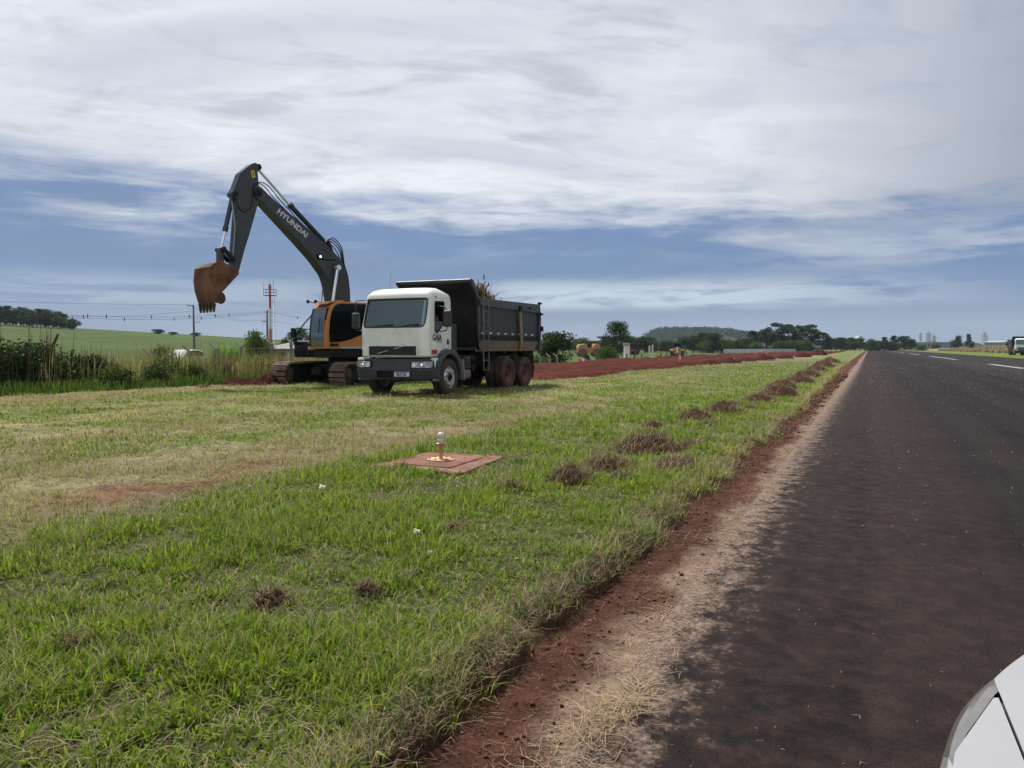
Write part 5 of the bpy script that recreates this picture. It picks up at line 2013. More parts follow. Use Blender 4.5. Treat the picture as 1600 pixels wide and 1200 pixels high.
# boom, stick and their rams
boom = [(3.64, 6.50), (3.56, 6.60), (3.42, 6.58), (3.14, 6.36), (2.68, 6.03), (1.6, 5.36), (0.84, 4.84), (0.38, 4.47), (0.17, 4.05), (0.06, 3.47), (0.05, 2.96), (-0.05, 2.2), (-0.16, 1.72), (0.0, 1.52), (0.2, 1.56),
        (0.46, 1.9), (0.68, 2.5), (0.76, 2.93), (0.83, 3.42), (0.98, 3.86), (1.43, 4.38), (1.97, 4.88), (2.8, 5.61), (3.36, 6.10), (3.55, 6.16), (3.66, 6.34)]
b = MB()
b.prism(rpoly(boom, 0.12, 3), -0.25, 0.25)
bm_o = b.build('boom', steel_g, EXC, 0.012)
b = MB()
for (u, v, r) in ((3.52, 6.38, 0.14), (0.58, 4.16, 0.13), (0.02, 1.72, 0.15)):
    b.lathe([(0, -0.29), (r * 0.6, -0.29), (r, -0.265), (r, 0.265), (r * 0.6, 0.29), (0, 0.29)], (u, 0, v), 'y', 20)
b.build('boom_pins', dark_e, bm_o)
tx = link('lettering', text_mesh('HYUNDAI', 0.255, mat('pale lettering', (0.50, 0.52, 0.55), 0.5), 0.003, 1.16, 0.009), bm_o)
# letters run down the slope of the boom, read from its left side
slope = math.atan2(5.40 - 6.07, 1.80 - 2.82)
ex = Vector((-math.cos(math.atan2(0.70, 1.05)), 0, -math.sin(math.atan2(0.70, 1.05))))
ez = Vector((0, 1, 0))
ey = ez.cross(ex)
tx.matrix_local = Matrix(((ex.x, ey.x, ez.x, 2.275), (ex.y, ey.y, ez.y, 0.254), (ex.z, ey.z, ez.z, 5.515), (0, 0, 0, 1)))
b = MB()
b.box((1.27, 0.30, 4.48), (0.14, 0.10, 0.14), 0)
b.lathe([(0, 0), (0.045, 0.0), (0, 0.012)], (1.27, 0.352, 4.48), 'y', 14, 1)
b.tube([(1.22, 0.27, 4.42), (1.0, 0.262, 4.40), (0.6, 0.262, 4.42)], 0.018, 6)
b.build('work_light', [dark_e, glow_mat('small lamp', (1.0, 0.85, 0.55), 1.2)], bm_o)


def ram(p0, p1, q, r0, r1, parent, y=0.0, n=14):
    """barrel from p0 to p1, rod on to q"""
    P = lambda a: Vector((a[0], y, a[1]))
    b = MB()
    b.tube([P(p0), P(p1)], r0, n)
    d = (P(p1) - P(p0)).normalized()
    b.tube([P(p1) - d * 0.14, P(p1) + d * 0.02], r0 * 1.22, n)
    for e in (P(p0), ):
        b.lathe([(0, -0.12), (r0 * 1.2, -0.12), (r0 * 1.2, 0.12), (0, 0.12)], e, 'y', 14)
    o = b.build('hydraulic_ram', steel_d, parent)
    b = MB()
    b.tube([P(p1), P(q)], r1, n)
    b.lathe([(0, -0.10), (r1 * 1.7, -0.10), (r1 * 1.7, 0.10), (0, 0.10)], P(q), 'y', 14)
    b.build('rod', rod_m, o)
    return o


for y in (0.40, -0.40):
    ram((1.06, 1.28), (0.93, 2.35), (0.62, 4.14), 0.085, 0.055, EXC, y)
ram((0.80, 4.98), (2.24, 6.18), (3.42, 7.23), 0.088, 0.046, EXC)
b = MB()
for sy in (-1, 1):
    b.prism([(0.55, 4.55), (0.75, 5.08), (0.88, 5.08), (1.1, 4.95)], sy * 0.12, sy * 0.15)
b.build('ram_bracket', dark_e, bm_o)

stick = [(4.09, 6.93), (3.70, 7.28), (3.60, 7.34), (3.50, 7.34), (3.45, 7.28), (3.47, 7.15), (3.47, 6.98), (3.44, 6.68), (3.45, 6.10), (3.80, 4.98), (3.97, 4.49), (4.14, 3.91), (4.22, 3.66), (4.36, 3.62), (4.46, 3.72), (4.38, 3.94),
         (4.33, 4.46), (4.22, 5.55), (4.19, 6.06), (4.36, 6.16), (4.38, 6.26), (4.28, 6.42), (4.14, 6.78)]
b = MB()
b.prism(rpoly(stick, 0.06, 3), -0.17, 0.17)
stk = b.build('stick', steel_g, EXC, 0.012)
b = MB()
b.tube([(3.42, 0.15, 7.23), (3.42, -0.15, 7.23)], 0.10, 14)
b.tube([(4.27, 0.22, 6.24), (4.27, -0.22, 6.24)], 0.09, 14)
b.tube([(4.33, 0.26, 3.75), (4.33, -0.26, 3.75)], 0.09, 14)
b.build('stick_pins', dark_e, stk)
b = MB()
b.prism([(3.72, 7.06), (3.60, 7.09), (3.56, 6.86), (3.68, 6.83)], 0.17, 0.174)
b.build('warning_sticker', mat('yellow sticker', (0.62, 0.40, 0.04), 0.5, vary=0.15, vscale=30), stk)
b = MB()
b.prism([(3.68, 7.02), (3.62, 7.035), (3.60, 6.91), (3.655, 6.895)], 0.174, 0.176)
b.build('sticker_print', mat('dark sticker mark', (0.22, 0.14, 0.03), 0.5), stk)
b = MB()
b.tube([(4.36, 0.12, 6.0), (4.30, 0.19, 5.2), (4.37, 0.19, 4.4), (4.40, 0.17, 4.1)], 0.022, 6)
b.build('stick_pipe', mat('worn pipe', (0.28, 0.27, 0.25), 0.4, 0.5), stk)
ram((4.27, 6.20), (4.545, 5.05), (4.70, 4.44), 0.072, 0.045, EXC)
for y in (0.20, -0.20):
    b = MB()
    b.prism(rpoly([(4.76, 4.50), (4.66, 4.49), (4.30, 4.17), (4.32, 4.07), (4.40, 4.06), (4.76, 4.40)], 0.03), y - 0.03, y + 0.03)
    b.build('tipping_link', dark_e, EXC, 0.008)
b = MB()
b.prism(rpoly([(4.78, 4.50), (4.66, 4.50), (4.66, 3.84), (4.80, 3.84)], 0.06), -0.15, 0.15)
b.build('bucket_link', mat('worn link steel', (0.060, 0.048, 0.045), 0.5, 0.3, vary=0.3), EXC, 0.02)
b = MB()
b.tube([(4.70, 0.26, 4.44), (4.70, -0.26, 4.44)], 0.075, 14)
b.tube([(4.74, 0.34, 3.92), (4.74, -0.34, 3.92)], 0.07, 14)
b.build('link_pins', dark_e, EXC)

# bucket
bside = [(5.31, 3.82), (5.10, 3.98), (4.86, 3.99), (4.69, 3.90), (4.44, 3.87), (4.36, 3.66), (4.55, 3.46), (4.94, 3.04), (4.98, 2.92), (5.02, 2.74), (5.09, 2.69), (5.21, 2.73), (5.32, 3.10), (5.36, 3.43)]
b = MB()
bk = rpoly(bside, 0.04, 2)
for sy in (1, -1):
    b.prism(bk, sy * 0.52, sy * 0.56)
back = [(4.70, 3.87), (4.86, 3.985), (5.10, 3.975), (5.30, 3.82), (5.352, 3.43), (5.315, 3.10), (5.205, 2.73), (5.13, 2.60)]
sm = [back[0]]
for i in range(1, len(back)):
    sm.append(((back[i - 1][0] + back[i][0]) / 2, (back[i - 1][1] + back[i][1]) / 2))
    sm.append(back[i])
cx, cz = 4.9, 3.4
inner = [(x + (cx - x) * 0.07, z + (cz - z) * 0.05) for x, z in sm]
b.prism(sm + inner[::-1], -0.52, 0.52)
bkt = b.build('bucket', rust, EXC, 0.008)
b = MB()
for sy in (1, -1):
    b.prism(rpoly([(4.96, 3.06), (4.86, 2.96), (4.84, 2.80), (4.92, 2.69), (5.06, 2.66), (5.10, 2.80)], 0.06), sy * 0.56, sy * 0.60)
b.build('side_cutter', mat('dark worn cutter', (0.07, 0.035, 0.026), 0.6, 0.4, vary=0.3), bkt, 0.008)
for sy in (1, -1):
    b = MB()
    b.prism(rpoly([(4.95, 3.98), (4.68, 4.00), (4.55, 3.84), (4.24, 3.80), (4.24, 3.66), (4.40, 3.62)], 0.05), sy * 0.21, sy * 0.25)
    b.build('bucket_ear', mat('dark bucket steel', (0.06, 0.035, 0.028), 0.7, 0.2), bkt, 0.006)
for k in range(5):
    y = -0.46 + 0.23 * k
    b = MB()
    b.prism([(5.24, 2.72), (5.12, 2.66), (5.155, 2.42), (5.19, 2.42)], y - 0.045, y + 0.045)
    b.build('tooth', mat('tooth steel', (0.075, 0.045, 0.038), 0.5, 0.5, vary=0.3), bkt, 0.006)

# hoses along the arm
def hose(pts, r=0.017, parent=EXC):
    b = MB()
    P = [Vector(p) for p in pts]
    out = []
    for i in range(len(P) - 1):
        p0, p1, p2, p3 = P[max(i - 1, 0)], P[i], P[i + 1], P[min(i + 2, len(P) - 1)]
        for k in range(6):
            u = k / 6
            out.append(0.5 * ((2 * p1) + (-p0 + p2) * u + (2 * p0 - 5 * p1 + 4 * p2 - p3) * u * u + (-p0 + 3 * p1 - 3 * p2 + p3) * u ** 3))
    out.append(P[-1])
    b.tube(out, r, 6)
    return b.build('hose', hose_m, parent)


hose([(2.2, 0.16, 5.85), (2.7, 0.20, 6.24), (3.1, 0.22, 6.62), (3.40, 0.24, 6.72), (3.62, 0.22, 6.58), (3.68, 0.20, 6.2), (3.76, 0.19, 5.86), (3.98, 0.19, 5.70), (4.18, 0.19, 5.84), (4.24, 0.18, 6.1)])
hose([(2.2, -0.10, 5.9), (2.7, -0.12, 6.30), (3.1, -0.14, 6.70), (3.44, -0.10, 6.75), (3.60, 0.1, 6.5)])
hose([(1.3, 0.10, 5.20), (1.75, 0.12, 5.50), (2.2, 0.16, 5.82)])
for y in (0.05, 0.11, 0.17):
    hose([(0.95, y, 5.02), (0.66, y, 5.04 + y), (0.30, y, 4.74 + y), (0.18, y, 4.30), (0.05, y, 3.9), (-0.02, y, 3.4), (-0.04, y, 2.9), (-0.10, y, 2.3)], 0.02)
hose([(0.9, -0.12, 4.95), (0.55, -0.12, 5.0), (0.2, -0.12, 4.6), (0.02, -0.12, 3.9), (-0.06, -0.12, 3.0)], 0.02)
# ------------------------------------------------------------------ plants and trees
leaf_far = leaf_mat('foliage', 0.3, 0.6)
bark_m = mat('bark', (0.075, 0.058, 0.045), 0.9, vary=0.35, vscale=4, bump=0.4, bscale=12)


def gz(x, y):
    t, s = TS(x, y)
    return float(terrain(np.array(t), np.array(s)))


def XY(q, y):
    """spot at depth y whose sideways offset is q for each metre of depth"""
    return q * y, y


def leaves_mesh(name, blobs, n, leaf, ca, cb, seed, flat=0.0, tone=(0.55, 1.3)):
    """leaf-sized diamonds in the outer part of many lumps"""
    r = np.random.default_rng(seed)
    B = np.array([list(c) + list(k if isinstance(k, (tuple, list)) else (k, k, k)) for c, k in blobs], float)
    wgt = (B[:, 3] * B[:, 4] * B[:, 5]) ** 0.67
    i = r.choice(len(B), n, p=wgt / wgt.sum())
    d = r.normal(0, 1, (n, 3))
    d /= np.linalg.norm(d, axis=1)[:, None]
    rad = (0.35 + 0.65 * r.random(n) ** 0.5) * (1 + 0.16 * r.normal(0, 1, n))
    P = B[i, :3] + d * B[i, 3:] * rad[:, None]
    a = r.normal(0, 1, (n, 3))
    a[:, 2] *= 1 - flat
    a /= np.linalg.norm(a, axis=1)[:, None]
    c = np.cross(a, r.normal(0, 1, (n, 3)))
    c /= np.linalg.norm(c, axis=1)[:, None] + 1e-9
    L = leaf * (0.5 + 0.9 * r.random(n))
    u = a * (L / 2)[:, None]
    v = c * (L * 0.32)[:, None]
    V = np.stack([P - u, P + v, P + u, P - v], 1).reshape(-1, 3)
    idx = np.arange(n * 4)
    lump = tone[0] + (tone[1] - tone[0]) * r.random(len(B))
    m = r.random((n, 1))
    col = (np.array(ca) * m + np.array(cb) * (1 - m)) * (lump[i] * (0.7 + 0.6 * r.random(n)))[:, None]
    return raw(name, V, idx, np.arange(0, n * 4, 4), leaf_far, np.repeat(col, 4, 0))


def trunk_mesh(h, r0, targets, seed, mname=None):
    r = random.Random(seed)
    b = MB()
    top = Vector((r.uniform(-.1, .1) * h * .3, r.uniform(-.1, .1) * h * .3, h))
    mid = top * 0.5 + Vector((r.uniform(-.05, .05) * h, r.uniform(-.05, .05) * h, 0))
    b.tube([(0, 0, -0.3), (0, 0, 0.02 * h), mid, top], [r0 * 1.5, r0 * 1.15, r0 * 0.8, r0 * 0.4], 8)
    for c in targets:
        c = Vector(c)
        k = r.uniform(0.4, 0.9)
        s = mid + (top - mid) * (2 * k - 1) if k > 0.5 else mid * (k * 2)
        m = (s + c) / 2 + Vector((0, 0, -0.06 * h))
        b.tube([s, m, c], [r0 * 0.45, r0 * 0.3, r0 * 0.1], 6)
    return b.mesh('trunk', bark_m, clean=False)


def crown_blobs(h, w, base, n, seed, shape='round'):
    r = random.Random(seed)
    out = []
    for k in range(n):
        z = base + (h - base) * (k + 0.5) / n
        u = (z - base) / (h - base)
        if shape == 'round': ww = w * math.sqrt(max(0.08, 1 - (2 * u - 0.85) ** 2 / 1.4))
        elif shape == 'open': ww = w * (0.55 + 0.5 * math.sin(math.pi * min(1, u * 0.9 + 0.1)))
        elif shape == 'cone': ww = w * (1.05 - 0.85 * u)
        else: ww = w * (1 - 0.35 * u)
        a = r.uniform(0, 6.28)
        q = r.uniform(0.25, 0.75) * ww
        rr = w * r.uniform(0.28, 0.5) * (0.75 if shape == 'open' else 1)
        out.append(((q * math.cos(a), q * math.sin(a), min(z, h - rr * 0.95)), (rr, rr, rr * (0.7 if shape == 'open' else 0.85))))
    return out


G_D, G_M, G_L = (0.022, 0.044, 0.016), (0.042, 0.078, 0.020), (0.075, 0.115, 0.028)
PROTO = {}


def tree_meshes(key):
    if key in PROTO: return PROTO[key]
    seed = sum(map(ord, key))
    kind = key.rstrip('0123456789')
    if kind == 'round': h, w, b0, n, nl, lf, ca, cb, sh = 8, 3.4, 1.6, 22, 3600, 0.42, G_M, G_D, 'round'
    elif kind == 'gum': h, w, b0, n, nl, lf, ca, cb, sh = 14, 4.2, 4.5, 26, 4200, 0.48, (0.040, 0.062, 0.026), (0.024, 0.042, 0.020), 'open'
    elif kind == 'open': h, w, b0, n, nl, lf, ca, cb, sh = 8, 4.4, 1.6, 30, 4200, 0.34, (0.045, 0.075, 0.028), (0.024, 0.044, 0.020), 'open'
    elif kind == 'cone': h, w, b0, n, nl, lf, ca, cb, sh = 10, 2.2, 1.0, 22, 2600, 0.40, G_M, G_D, 'cone'
    elif kind == 'low': h, w, b0, n, nl, lf, ca, cb, sh = 4, 3.2, 0.2, 20, 3000, 0.32, G_L, G_M, 'round'
    else: h, w, b0, n, nl, lf, ca, cb, sh = 8, 3.5, 1.0, 20, 3000, 0.4, G_M, G_D, 'round'
    bl = crown_blobs(h, w, b0, n, seed, sh)
    cm = leaves_mesh('crown', bl, nl, lf, ca, cb, seed)
    tm = trunk_mesh(h * 0.8, 0.16 if h < 10 else 0.22, [c for c, k in bl[::2]], seed)
    PROTO[key] = (h, w, cm, tm)
    return PROTO[key]


def tree(key, q, y, H, wid, label, group=None, name='tree', cat='tree', sink=0.0):
    h, w, cm, tm = tree_meshes(key)
    x, y = XY(q, y)
    o = thing(name, label, cat, (x, y, gz(x, y) - sink), (abs(q) * 977) % 6.28, group)
    sz = H / h
    sx = wid / (2 * w)
    o.scale = (sx, sx, sz)
    link('trunk', tm, o)
    link('crown', cm, o)
    return o


# belt of trees on the crest of the green hill
for k in range(26):
    q = -0.672 + 0.0042 * k + 0.001 * math.sin(k * 5.1)
    H = 7.6 - 2.0 * (k / 25) ** 3 + 1.3 * math.sin(k * 2.3)
    tree(['round1', 'round2', 'gum1', 'round3'][k % 4], q, 338 + 14 * math.sin(k * 1.7), H if k < 23 else H * 0.7, 7.0,
         'dark tree in the dense belt along the crest of the green hill', 'belt of trees on the hill crest')
for q, H, w, lab in ((-0.456, 2.4, 6.5, 'small rounded tree on the hill skyline, left of the slim pole'), (-0.437, 1.5, 5.0, 'low bush on the hill skyline beside the small rounded tree'),
                     (-0.408, 1.8, 5.5, 'low tree on the hill skyline behind the slim pole')):
    tree('round2', q, 345, H, w, lab, 'lone trees on the hill skyline')
# bushes and clumps near the fence
tree('low1', -0.3345, 72, 3.7, 3.5, 'big dark green bush left of the red and white mast', None, 'bush', 'bush', 0.2)
tree('low2', -0.3145, 80, 2.4, 2.2, 'dark bush at the foot of the red and white mast', None, 'bush', 'bush', 0.2)
tree('low3', -0.4515, 50, 2.1, 2.0, 'round dark shrub beside the white car', None, 'bush', 'bush', 0.1)
tree('low2', -0.472, 53, 1.5, 1.6, 'smaller dark shrub left of the round one by the white car', None, 'bush', 'bush', 0.1)
for k, (q, H, w) in enumerate(((-0.282, 5.4, 5.0), (-0.270, 6.6, 6.0), (-0.258, 5.0, 4.5), (-0.292, 3.6, 4.0))):
    tree(['open1', 'open2'][k % 2], q, 210, H, w, 'flat topped dark tree in the far group left of the digger cab', 'flat topped trees by the digger cab')
# behind the dump truck and in the middle distance
tree('round3', 0.0555, 74, 3.6, 4.4, 'dense dark tree hard behind the tail of the dump truck', None, 'tree', 'tree', 0.2)
tree('low3', 0.036, 70, 1.25, 2.6, 'light green bush under the tail of the truck behind concrete posts', None, 'bush', 'bush', 0.2)
tree('low1', 0.026, 69, 1.35, 2.6, 'light green bush seen between the truck tail and the red soil', None, 'bush', 'bush', 0.2)
tree('open3', 0.1345, 124, 6.6, 5.8, 'tall airy tree standing alone in the middle distance', None, 'tree', 'tree', 0.2)
tree('low2', 0.1205, 98, 2.5, 3.4, 'wide dark bush in front of the airy tree', None, 'bush', 'bush', 0.3)
tree('low3', 0.0955, 92, 1.5, 1.3, 'slim bush in front of the yellow roller', None, 'bush', 'bush', 0.2)
tree('open2', 0.206, 250, 4.6, 11.0, 'flat crowned tree spreading left of the loader', None, 'tree', 'tree', 0.2)
HG = 'dark trees along the horizon behind the machines'
for k in range(20):
    q = 0.022 + 0.0088 * k + 0.003 * math.sin(k * 3.7)
    tree(['round1', 'gum2', 'round2', 'low1', 'round3'][k % 5], q, 330 + 40 * math.sin(k * 2.1), 5.2 + 1.5 * math.sin(k * 1.9), 10.5, 'dark tree low on the horizon between the truck tail and the loader', HG)
# big grove right of the hill
GG = 'tall gum trees of the grove'
for k, (q, top, w, key) in enumerate(((0.3135, 517, 9, 'gum1'), (0.3285, 513, 10, 'gum2'), (0.3420, 505, 10, 'gum3'), (0.3560, 506, 11, 'gum1'), (0.3705, 508, 10, 'gum2'), (0.3850, 510, 10, 'gum3'), (0.4010, 521, 9, 'gum1'))):
    tree(key, q, 322 + 9 * math.sin(k * 2.2), (544 - top) / 1209 * 325 + 1.9, w,
         ['gum tree at the left end of the tall grove', 'second gum tree of the tall grove from its left end', 'highest left gum tree of the tall grove', 'highest middle gum tree of the tall grove',
          'gum tree right of the middle of the tall grove', 'round headed gum tree near the right end of the grove', 'shorter gum tree at the right end of the tall grove'][k], GG)
MG = 'trees and scrub below the grove'
for k, (q, top, w, key) in enumerate(((0.2210, 527, 9, 'round1'), (0.2340, 524, 8, 'round2'), (0.2465, 519, 8, 'round3'), (0.2600, 521, 8, 'round1'), (0.2740, 530, 9, 'low1'), (0.2880, 532, 9, 'round2'), (0.3020, 528, 9, 'round3'),
                                     (0.3170, 534, 8, 'low2'), (0.3480, 533, 9, 'low3'), (0.3640, 534, 9, 'low1'), (0.3800, 533, 8, 'low2'), (0.2150, 532, 9, 'low3'), (0.2520, 533, 9, 'low2'))):
    tree(key, q, 285 + 12 * math.sin(k * 1.3), (544 - top) / 1209 * 288 + 1.9, w, 'dark green tree in the low belt between the loader and the grove', MG)
EG = 'treeline running from the grove to the runway end'
for k in range(15):
    q = 0.406 + 0.0062 * k
    tree(['round1', 'round2', 'gum2', 'round3', 'low1'][k % 5], q, 380 + 18 * math.sin(k * 1.9), 6.4 - 0.14 * k + 0.9 * math.sin(k * 2.9), 7.5, 'tree in the even treeline ending at the runway', EG)
for q, y, top, w, key, lab in ((0.4810, 400, 528, 5.5, 'cone1', 'pointed dark tree left of the pair at the runway end'), (0.4925, 400, 526, 6.0, 'cone2', 'slimmer of the dark pair at the runway end'),
                               (0.5060, 400, 526, 8.5, 'round2', 'broad crowned tree at the runway end'), (0.5150, 395, 531, 7, 'round3', 'lower tree leaning against the broad crowned one'),
                               (0.4700, 400, 533, 6.5, 'low1', 'low bush under the pointed trees at the runway end'), (0.5290, 380, 540, 8, 'low3', 'last green bush where the pale grass begins'),
                               (0.5450, 520, 540, 8, 'low1', 'dark bush before the long pink shed'), (0.5770, 420, 530, 5.0, 'round1', 'round tree right of the single city tower'),
                               (0.5720, 420, 536, 6.0, 'low2', 'low dark bush right of the city towers'), (0.5895, 420, 527.5, 4.5, 'cone1', 'upright tree nearest the second dump truck'),
                               (0.5935, 300, 539, 3.5, 'low3', 'bush by the grey shed beside the second dump truck')):
    tree(key, q, y, (544 - top) / 1209 * y + 1.9, w, lab)

# wooded hill in the distance
def hill_z(x, y):
    u = (x - 262) / 30
    v = (x - 470) / 95
    h = 36.0 * sst(-1, 1, u) * sst(1.3, -1.2, v) + 14 * sst(560, 480, x) * sst(700, 600, x)
    return h * 0.72 * np.exp(-((y - 1500) / 260) ** 2) - 2.0


hx = np.linspace(180, 760, 70)
hy = np.linspace(1150, 1900, 30)
xx, yy = np.meshgrid(hx, hy, indexing='ij')
V = np.stack([xx, yy, hill_z(xx, yy)], -1).reshape(-1, 3)
i = np.arange(69)[:, None] * 30 + np.arange(29)[None, :]
qd = np.stack([i, i + 30, i + 31, i + 1], -1).reshape(-1)
hl = link('hills', raw('hills', V, qd, np.arange(0, len(qd), 4), ground_mat('wooded slope'), np.tile(np.array([[0.03, 0.045, 0.02]]), (len(V), 1)), True))
tag(hl, kind='structure')
r_ = np.random.default_rng(51)
n = 900
px_, py_ = 230 + 400 * r_.random(n), 1290 + 260 * r_.random(n)
hz = hill_z(px_, py_)
ok = hz > 2
bl = [((px_[k], py_[k], hz[k] + 2.5 + 1.5 * r_.random()), (5 + 3 * r_.random(), 5 + 3 * r_.random(), 4 + 2 * r_.random())) for k in range(n) if ok[k]]
wood = link('woodland', leaves_mesh('woodland', bl, 26000, 3.2, (0.030, 0.052, 0.024), (0.020, 0.036, 0.018), 52))
tag(wood, 'hazy woodland covering the flat topped hill in the distance', 'woodland', kind='stuff')
# far dark country along the whole skyline
r_ = np.random.default_rng(53)
bl = []
for k in range(420):
    y = 1500 + 900 * r_.random()
    q = -0.30 + 1.05 * r_.random()
    bl.append(((q * y, y, 3 + 3 * r_.random()), (18, 12, 5 + 3 * r_.random())))
wd = link('far_trees', leaves_mesh('far_trees', bl, 15000, 6.5, (0.028, 0.045, 0.025), (0.020, 0.034, 0.020), 54))
tag(wd, 'thin dark line of distant trees along the whole horizon', 'woodland', kind='stuff')

# weeds between the dry track and the fence
def weed_belt(name, label, t0, t1, s0, s1, n, hmin, hmax, seed, colA, colB, wid=0.014, lean=0.35):
    r = np.random.default_rng(seed)
    t = t0 + (t1 - t0) * r.random(n)
    s = s0 + (s1 - s0) * r.random(n)
    k = r.random(n) < 0.25 + 1.1 * sst(0.38, 0.62, fbm(t * 0.5, s * 0.9, seed, 3))
    t, s = t[k], s[k]
    n = len(t)
    hh = hmin + (hmax - hmin) * r.random(n) ** 1.6 * (0.6 + 0.8 * fbm(t * 0.4, s * 0.4, seed + 1, 2))
    m = r.random((n, 1))
    pt = sst(0.35, 0.65, fbm(t * 0.7, s * 0.7, seed + 2, 3))[:, None]
    m = np.clip(m * 0.6 + pt * 0.5, 0, 1)
    c = (np.array(colA) * m + np.array(colB) * (1 - m)) * (0.55 + 0.8 * r.random((n, 1)))
    me = blades(name, np.stack([t, s, terrain(t, s) - 0.02], 1), hh, wid * (0.5 + r.random(n)), r.random(n) * 6.28, np.abs(r.normal(0, lean, n)).clip(0, 0.9), c, grass_m, 0.2)
    o = link(name, me)
    o.rotation_euler.z = RZ
    return tag(o, label, 'weeds', kind='stuff')


weed_belt('tall_weeds', 'tall pale weeds gone to seed along the left fence', 11, 44, 21.6, 27.5, 26000, 0.45, 1.65, 61, (0.290, 0.250, 0.150), (0.125, 0.140, 0.055), 0.022)
weed_belt('rank_grass', 'rank green grass fringing the dry track below the weeds', 8, 25, 20.2, 22.4, 14000, 0.14, 0.5, 64, (0.060, 0.115, 0.022), (0.10, 0.145, 0.035), 0.024, 0.5)
weed_belt('field_weeds', 'straw coloured weeds behind the fence and before the grey roofed house', 28, 62, 27, 42, 9000, 0.5, 1.7, 67, (0.25, 0.215, 0.11), (0.14, 0.150, 0.060), 0.05)


def shrub(name, label, t, s, w, h, n, leaf, ca, cb, seed, group=None, stems=26, nb=16):
    r = random.Random(seed)
    bl = []
    for k in range(nb):
        a = r.uniform(0, 6.28)
        q = r.uniform(0, 0.8) * w
        z = h * r.uniform(0.12, 0.8) * (1 - 0.35 * q / w)
        rr = w * r.uniform(0.22, 0.42)
        bl.append(((q * math.cos(a), q * math.sin(a) * 0.7, z), (rr, rr * 0.8, min(rr, h * 0.28))))
    o = link(name, leaves_mesh(name, bl, n, leaf, ca, cb, seed, tone=(0.4, 1.4)))
    o.location = W(t, s, float(terrain(t, s)))
    o.rotation_euler.z = RZ
    tag(o, label, 'shrub', group)
    b = MB()
    for k in range(stems):
        a = r.uniform(0, 6.28)
        q = r.uniform(0, 0.7) * w
        p = Vector((q * math.cos(a), q * math.sin(a) * 0.7, 0))
        e = p + Vector((r.uniform(-.3, .3) * w * .6, r.uniform(-.3, .3) * w * .6, h * r.uniform(0.7, 1.35)))
        b.tube([p, (p + e) / 2 + Vector((r.uniform(-.05, .05), 0, 0)), e], [0.014, 0.010, 0.004], 5)
    link('stems', b.mesh('stems', mat('brown stems', (0.09, 0.065, 0.04), 0.9, vary=0.4), clean=False), o)
    return o


for k, (t, s, w, h, lab) in enumerate([(18.6, 21.5, 0.9, 1.05, 'light green bush right of the dark shrubs'), (20.2, 21.9, 0.8, 0.85, 'small light green bush at the foot of the rusty post'), (16.4, 21.0, 0.9, 0.75, 'low green bush spilling onto the dry track')]):
    shrub('shrub', lab, t, s, w, h, 2600, 0.075, (0.085, 0.13, 0.03), (0.045, 0.080, 0.02), 540 + k, None, 8)
DK, DK2 = (0.032, 0.058, 0.018), (0.016, 0.030, 0.011)
SH = 'dark shrubs crowding the fence'
for k, (t, s, w, h, lab, st) in enumerate([
        (11.6, 21.6, 1.5, 1.7, 'darkest shrub at the picture edge, trailing onto the dry track', 20), (12.9, 22.6, 1.5, 1.8, 'tall dark shrub with bare stems next to the darkest shrub', 34),
        (14.3, 22.0, 1.5, 1.55, 'broad dark shrub below the yellow flowering bush', 24), (15.6, 23.0, 1.3, 1.5, 'leafy shrub with dead stalks poking through', 34),
        (17.0, 22.6, 1.2, 1.1, 'lower green shrub where the dark shrubs thin out', 20), (13.4, 24.2, 1.2, 1.5, 'shrub standing farther back against the fence', 24)]):
    shrub('shrub', lab, t, s, w, h, 7000, 0.085, DK, DK2, 500 + k, SH, st)
shrub('flowering_bush', 'shrub dotted with yellow flowers above the dark shrubs', 15.2, 25.0, 0.45, 1.75, 500, 0.09, (0.42, 0.30, 0.03), (0.05, 0.07, 0.02), 510, None, 10)
for k, (t, s, w, h, lab) in enumerate([(22.4, 22.6, 0.9, 0.95, 'greyish brush pile of dry stalks beside the rusty post'), (24.2, 22.6, 1.0, 1.0, 'tan flowering brush next to the greyish brush'),
                                       (27.0, 24.0, 1.0, 0.95, 'grey dry brush at the foot of the braced post')]):
    shrub('dry_brush', lab, t, s, w, h, 1500, 0.085, (0.20, 0.175, 0.12) if k != 1 else (0.23, 0.21, 0.09), (0.12, 0.11, 0.085) if k != 1 else (0.12, 0.14, 0.05), 520 + k, 'dry brush along the fence', 40)
# bright clump of cane grass
n = 1500
r_ = np.random.default_rng(71)
a = r_.random(n) * 6.28
q = np.sqrt(r_.random(n)) * 0.55
cc = (np.array([0.12, 0.21, 0.035]) * r_.random((n, 1)) + np.array([0.07, 0.15, 0.03])) * (0.7 + 0.6 * r_.random((n, 1)))
cg = link('cane_grass', blades('cane_grass', np.stack([q * np.cos(a), q * np.sin(a), 0.6 * r_.random(n)], 1), 0.7 + 0.8 * r_.random(n), 0.045 * (0.6 + 0.8 * r_.random(n)), a - 1.57, np.clip(0.1 + 0.75 * r_.random(n), 0, .95), cc, grass_m, 0.25))
cg.location = W(27.6, 27.6, -0.25)
tag(cg, 'bright green clump of tall cane grass by the fence', 'cane grass')
cg.rotation_euler.z = RZ

# ------------------------------------------------------------------ fences
conc = mat('weathered concrete', (0.20, 0.185, 0.16), 0.9, vary=0.25, vscale=6, bump=0.3, dirt=0.4, dirtcol=(0.15, 0.10, 0.07))
wire_m = mat('fence wire', (0.13, 0.125, 0.12), 0.5, 0.5)


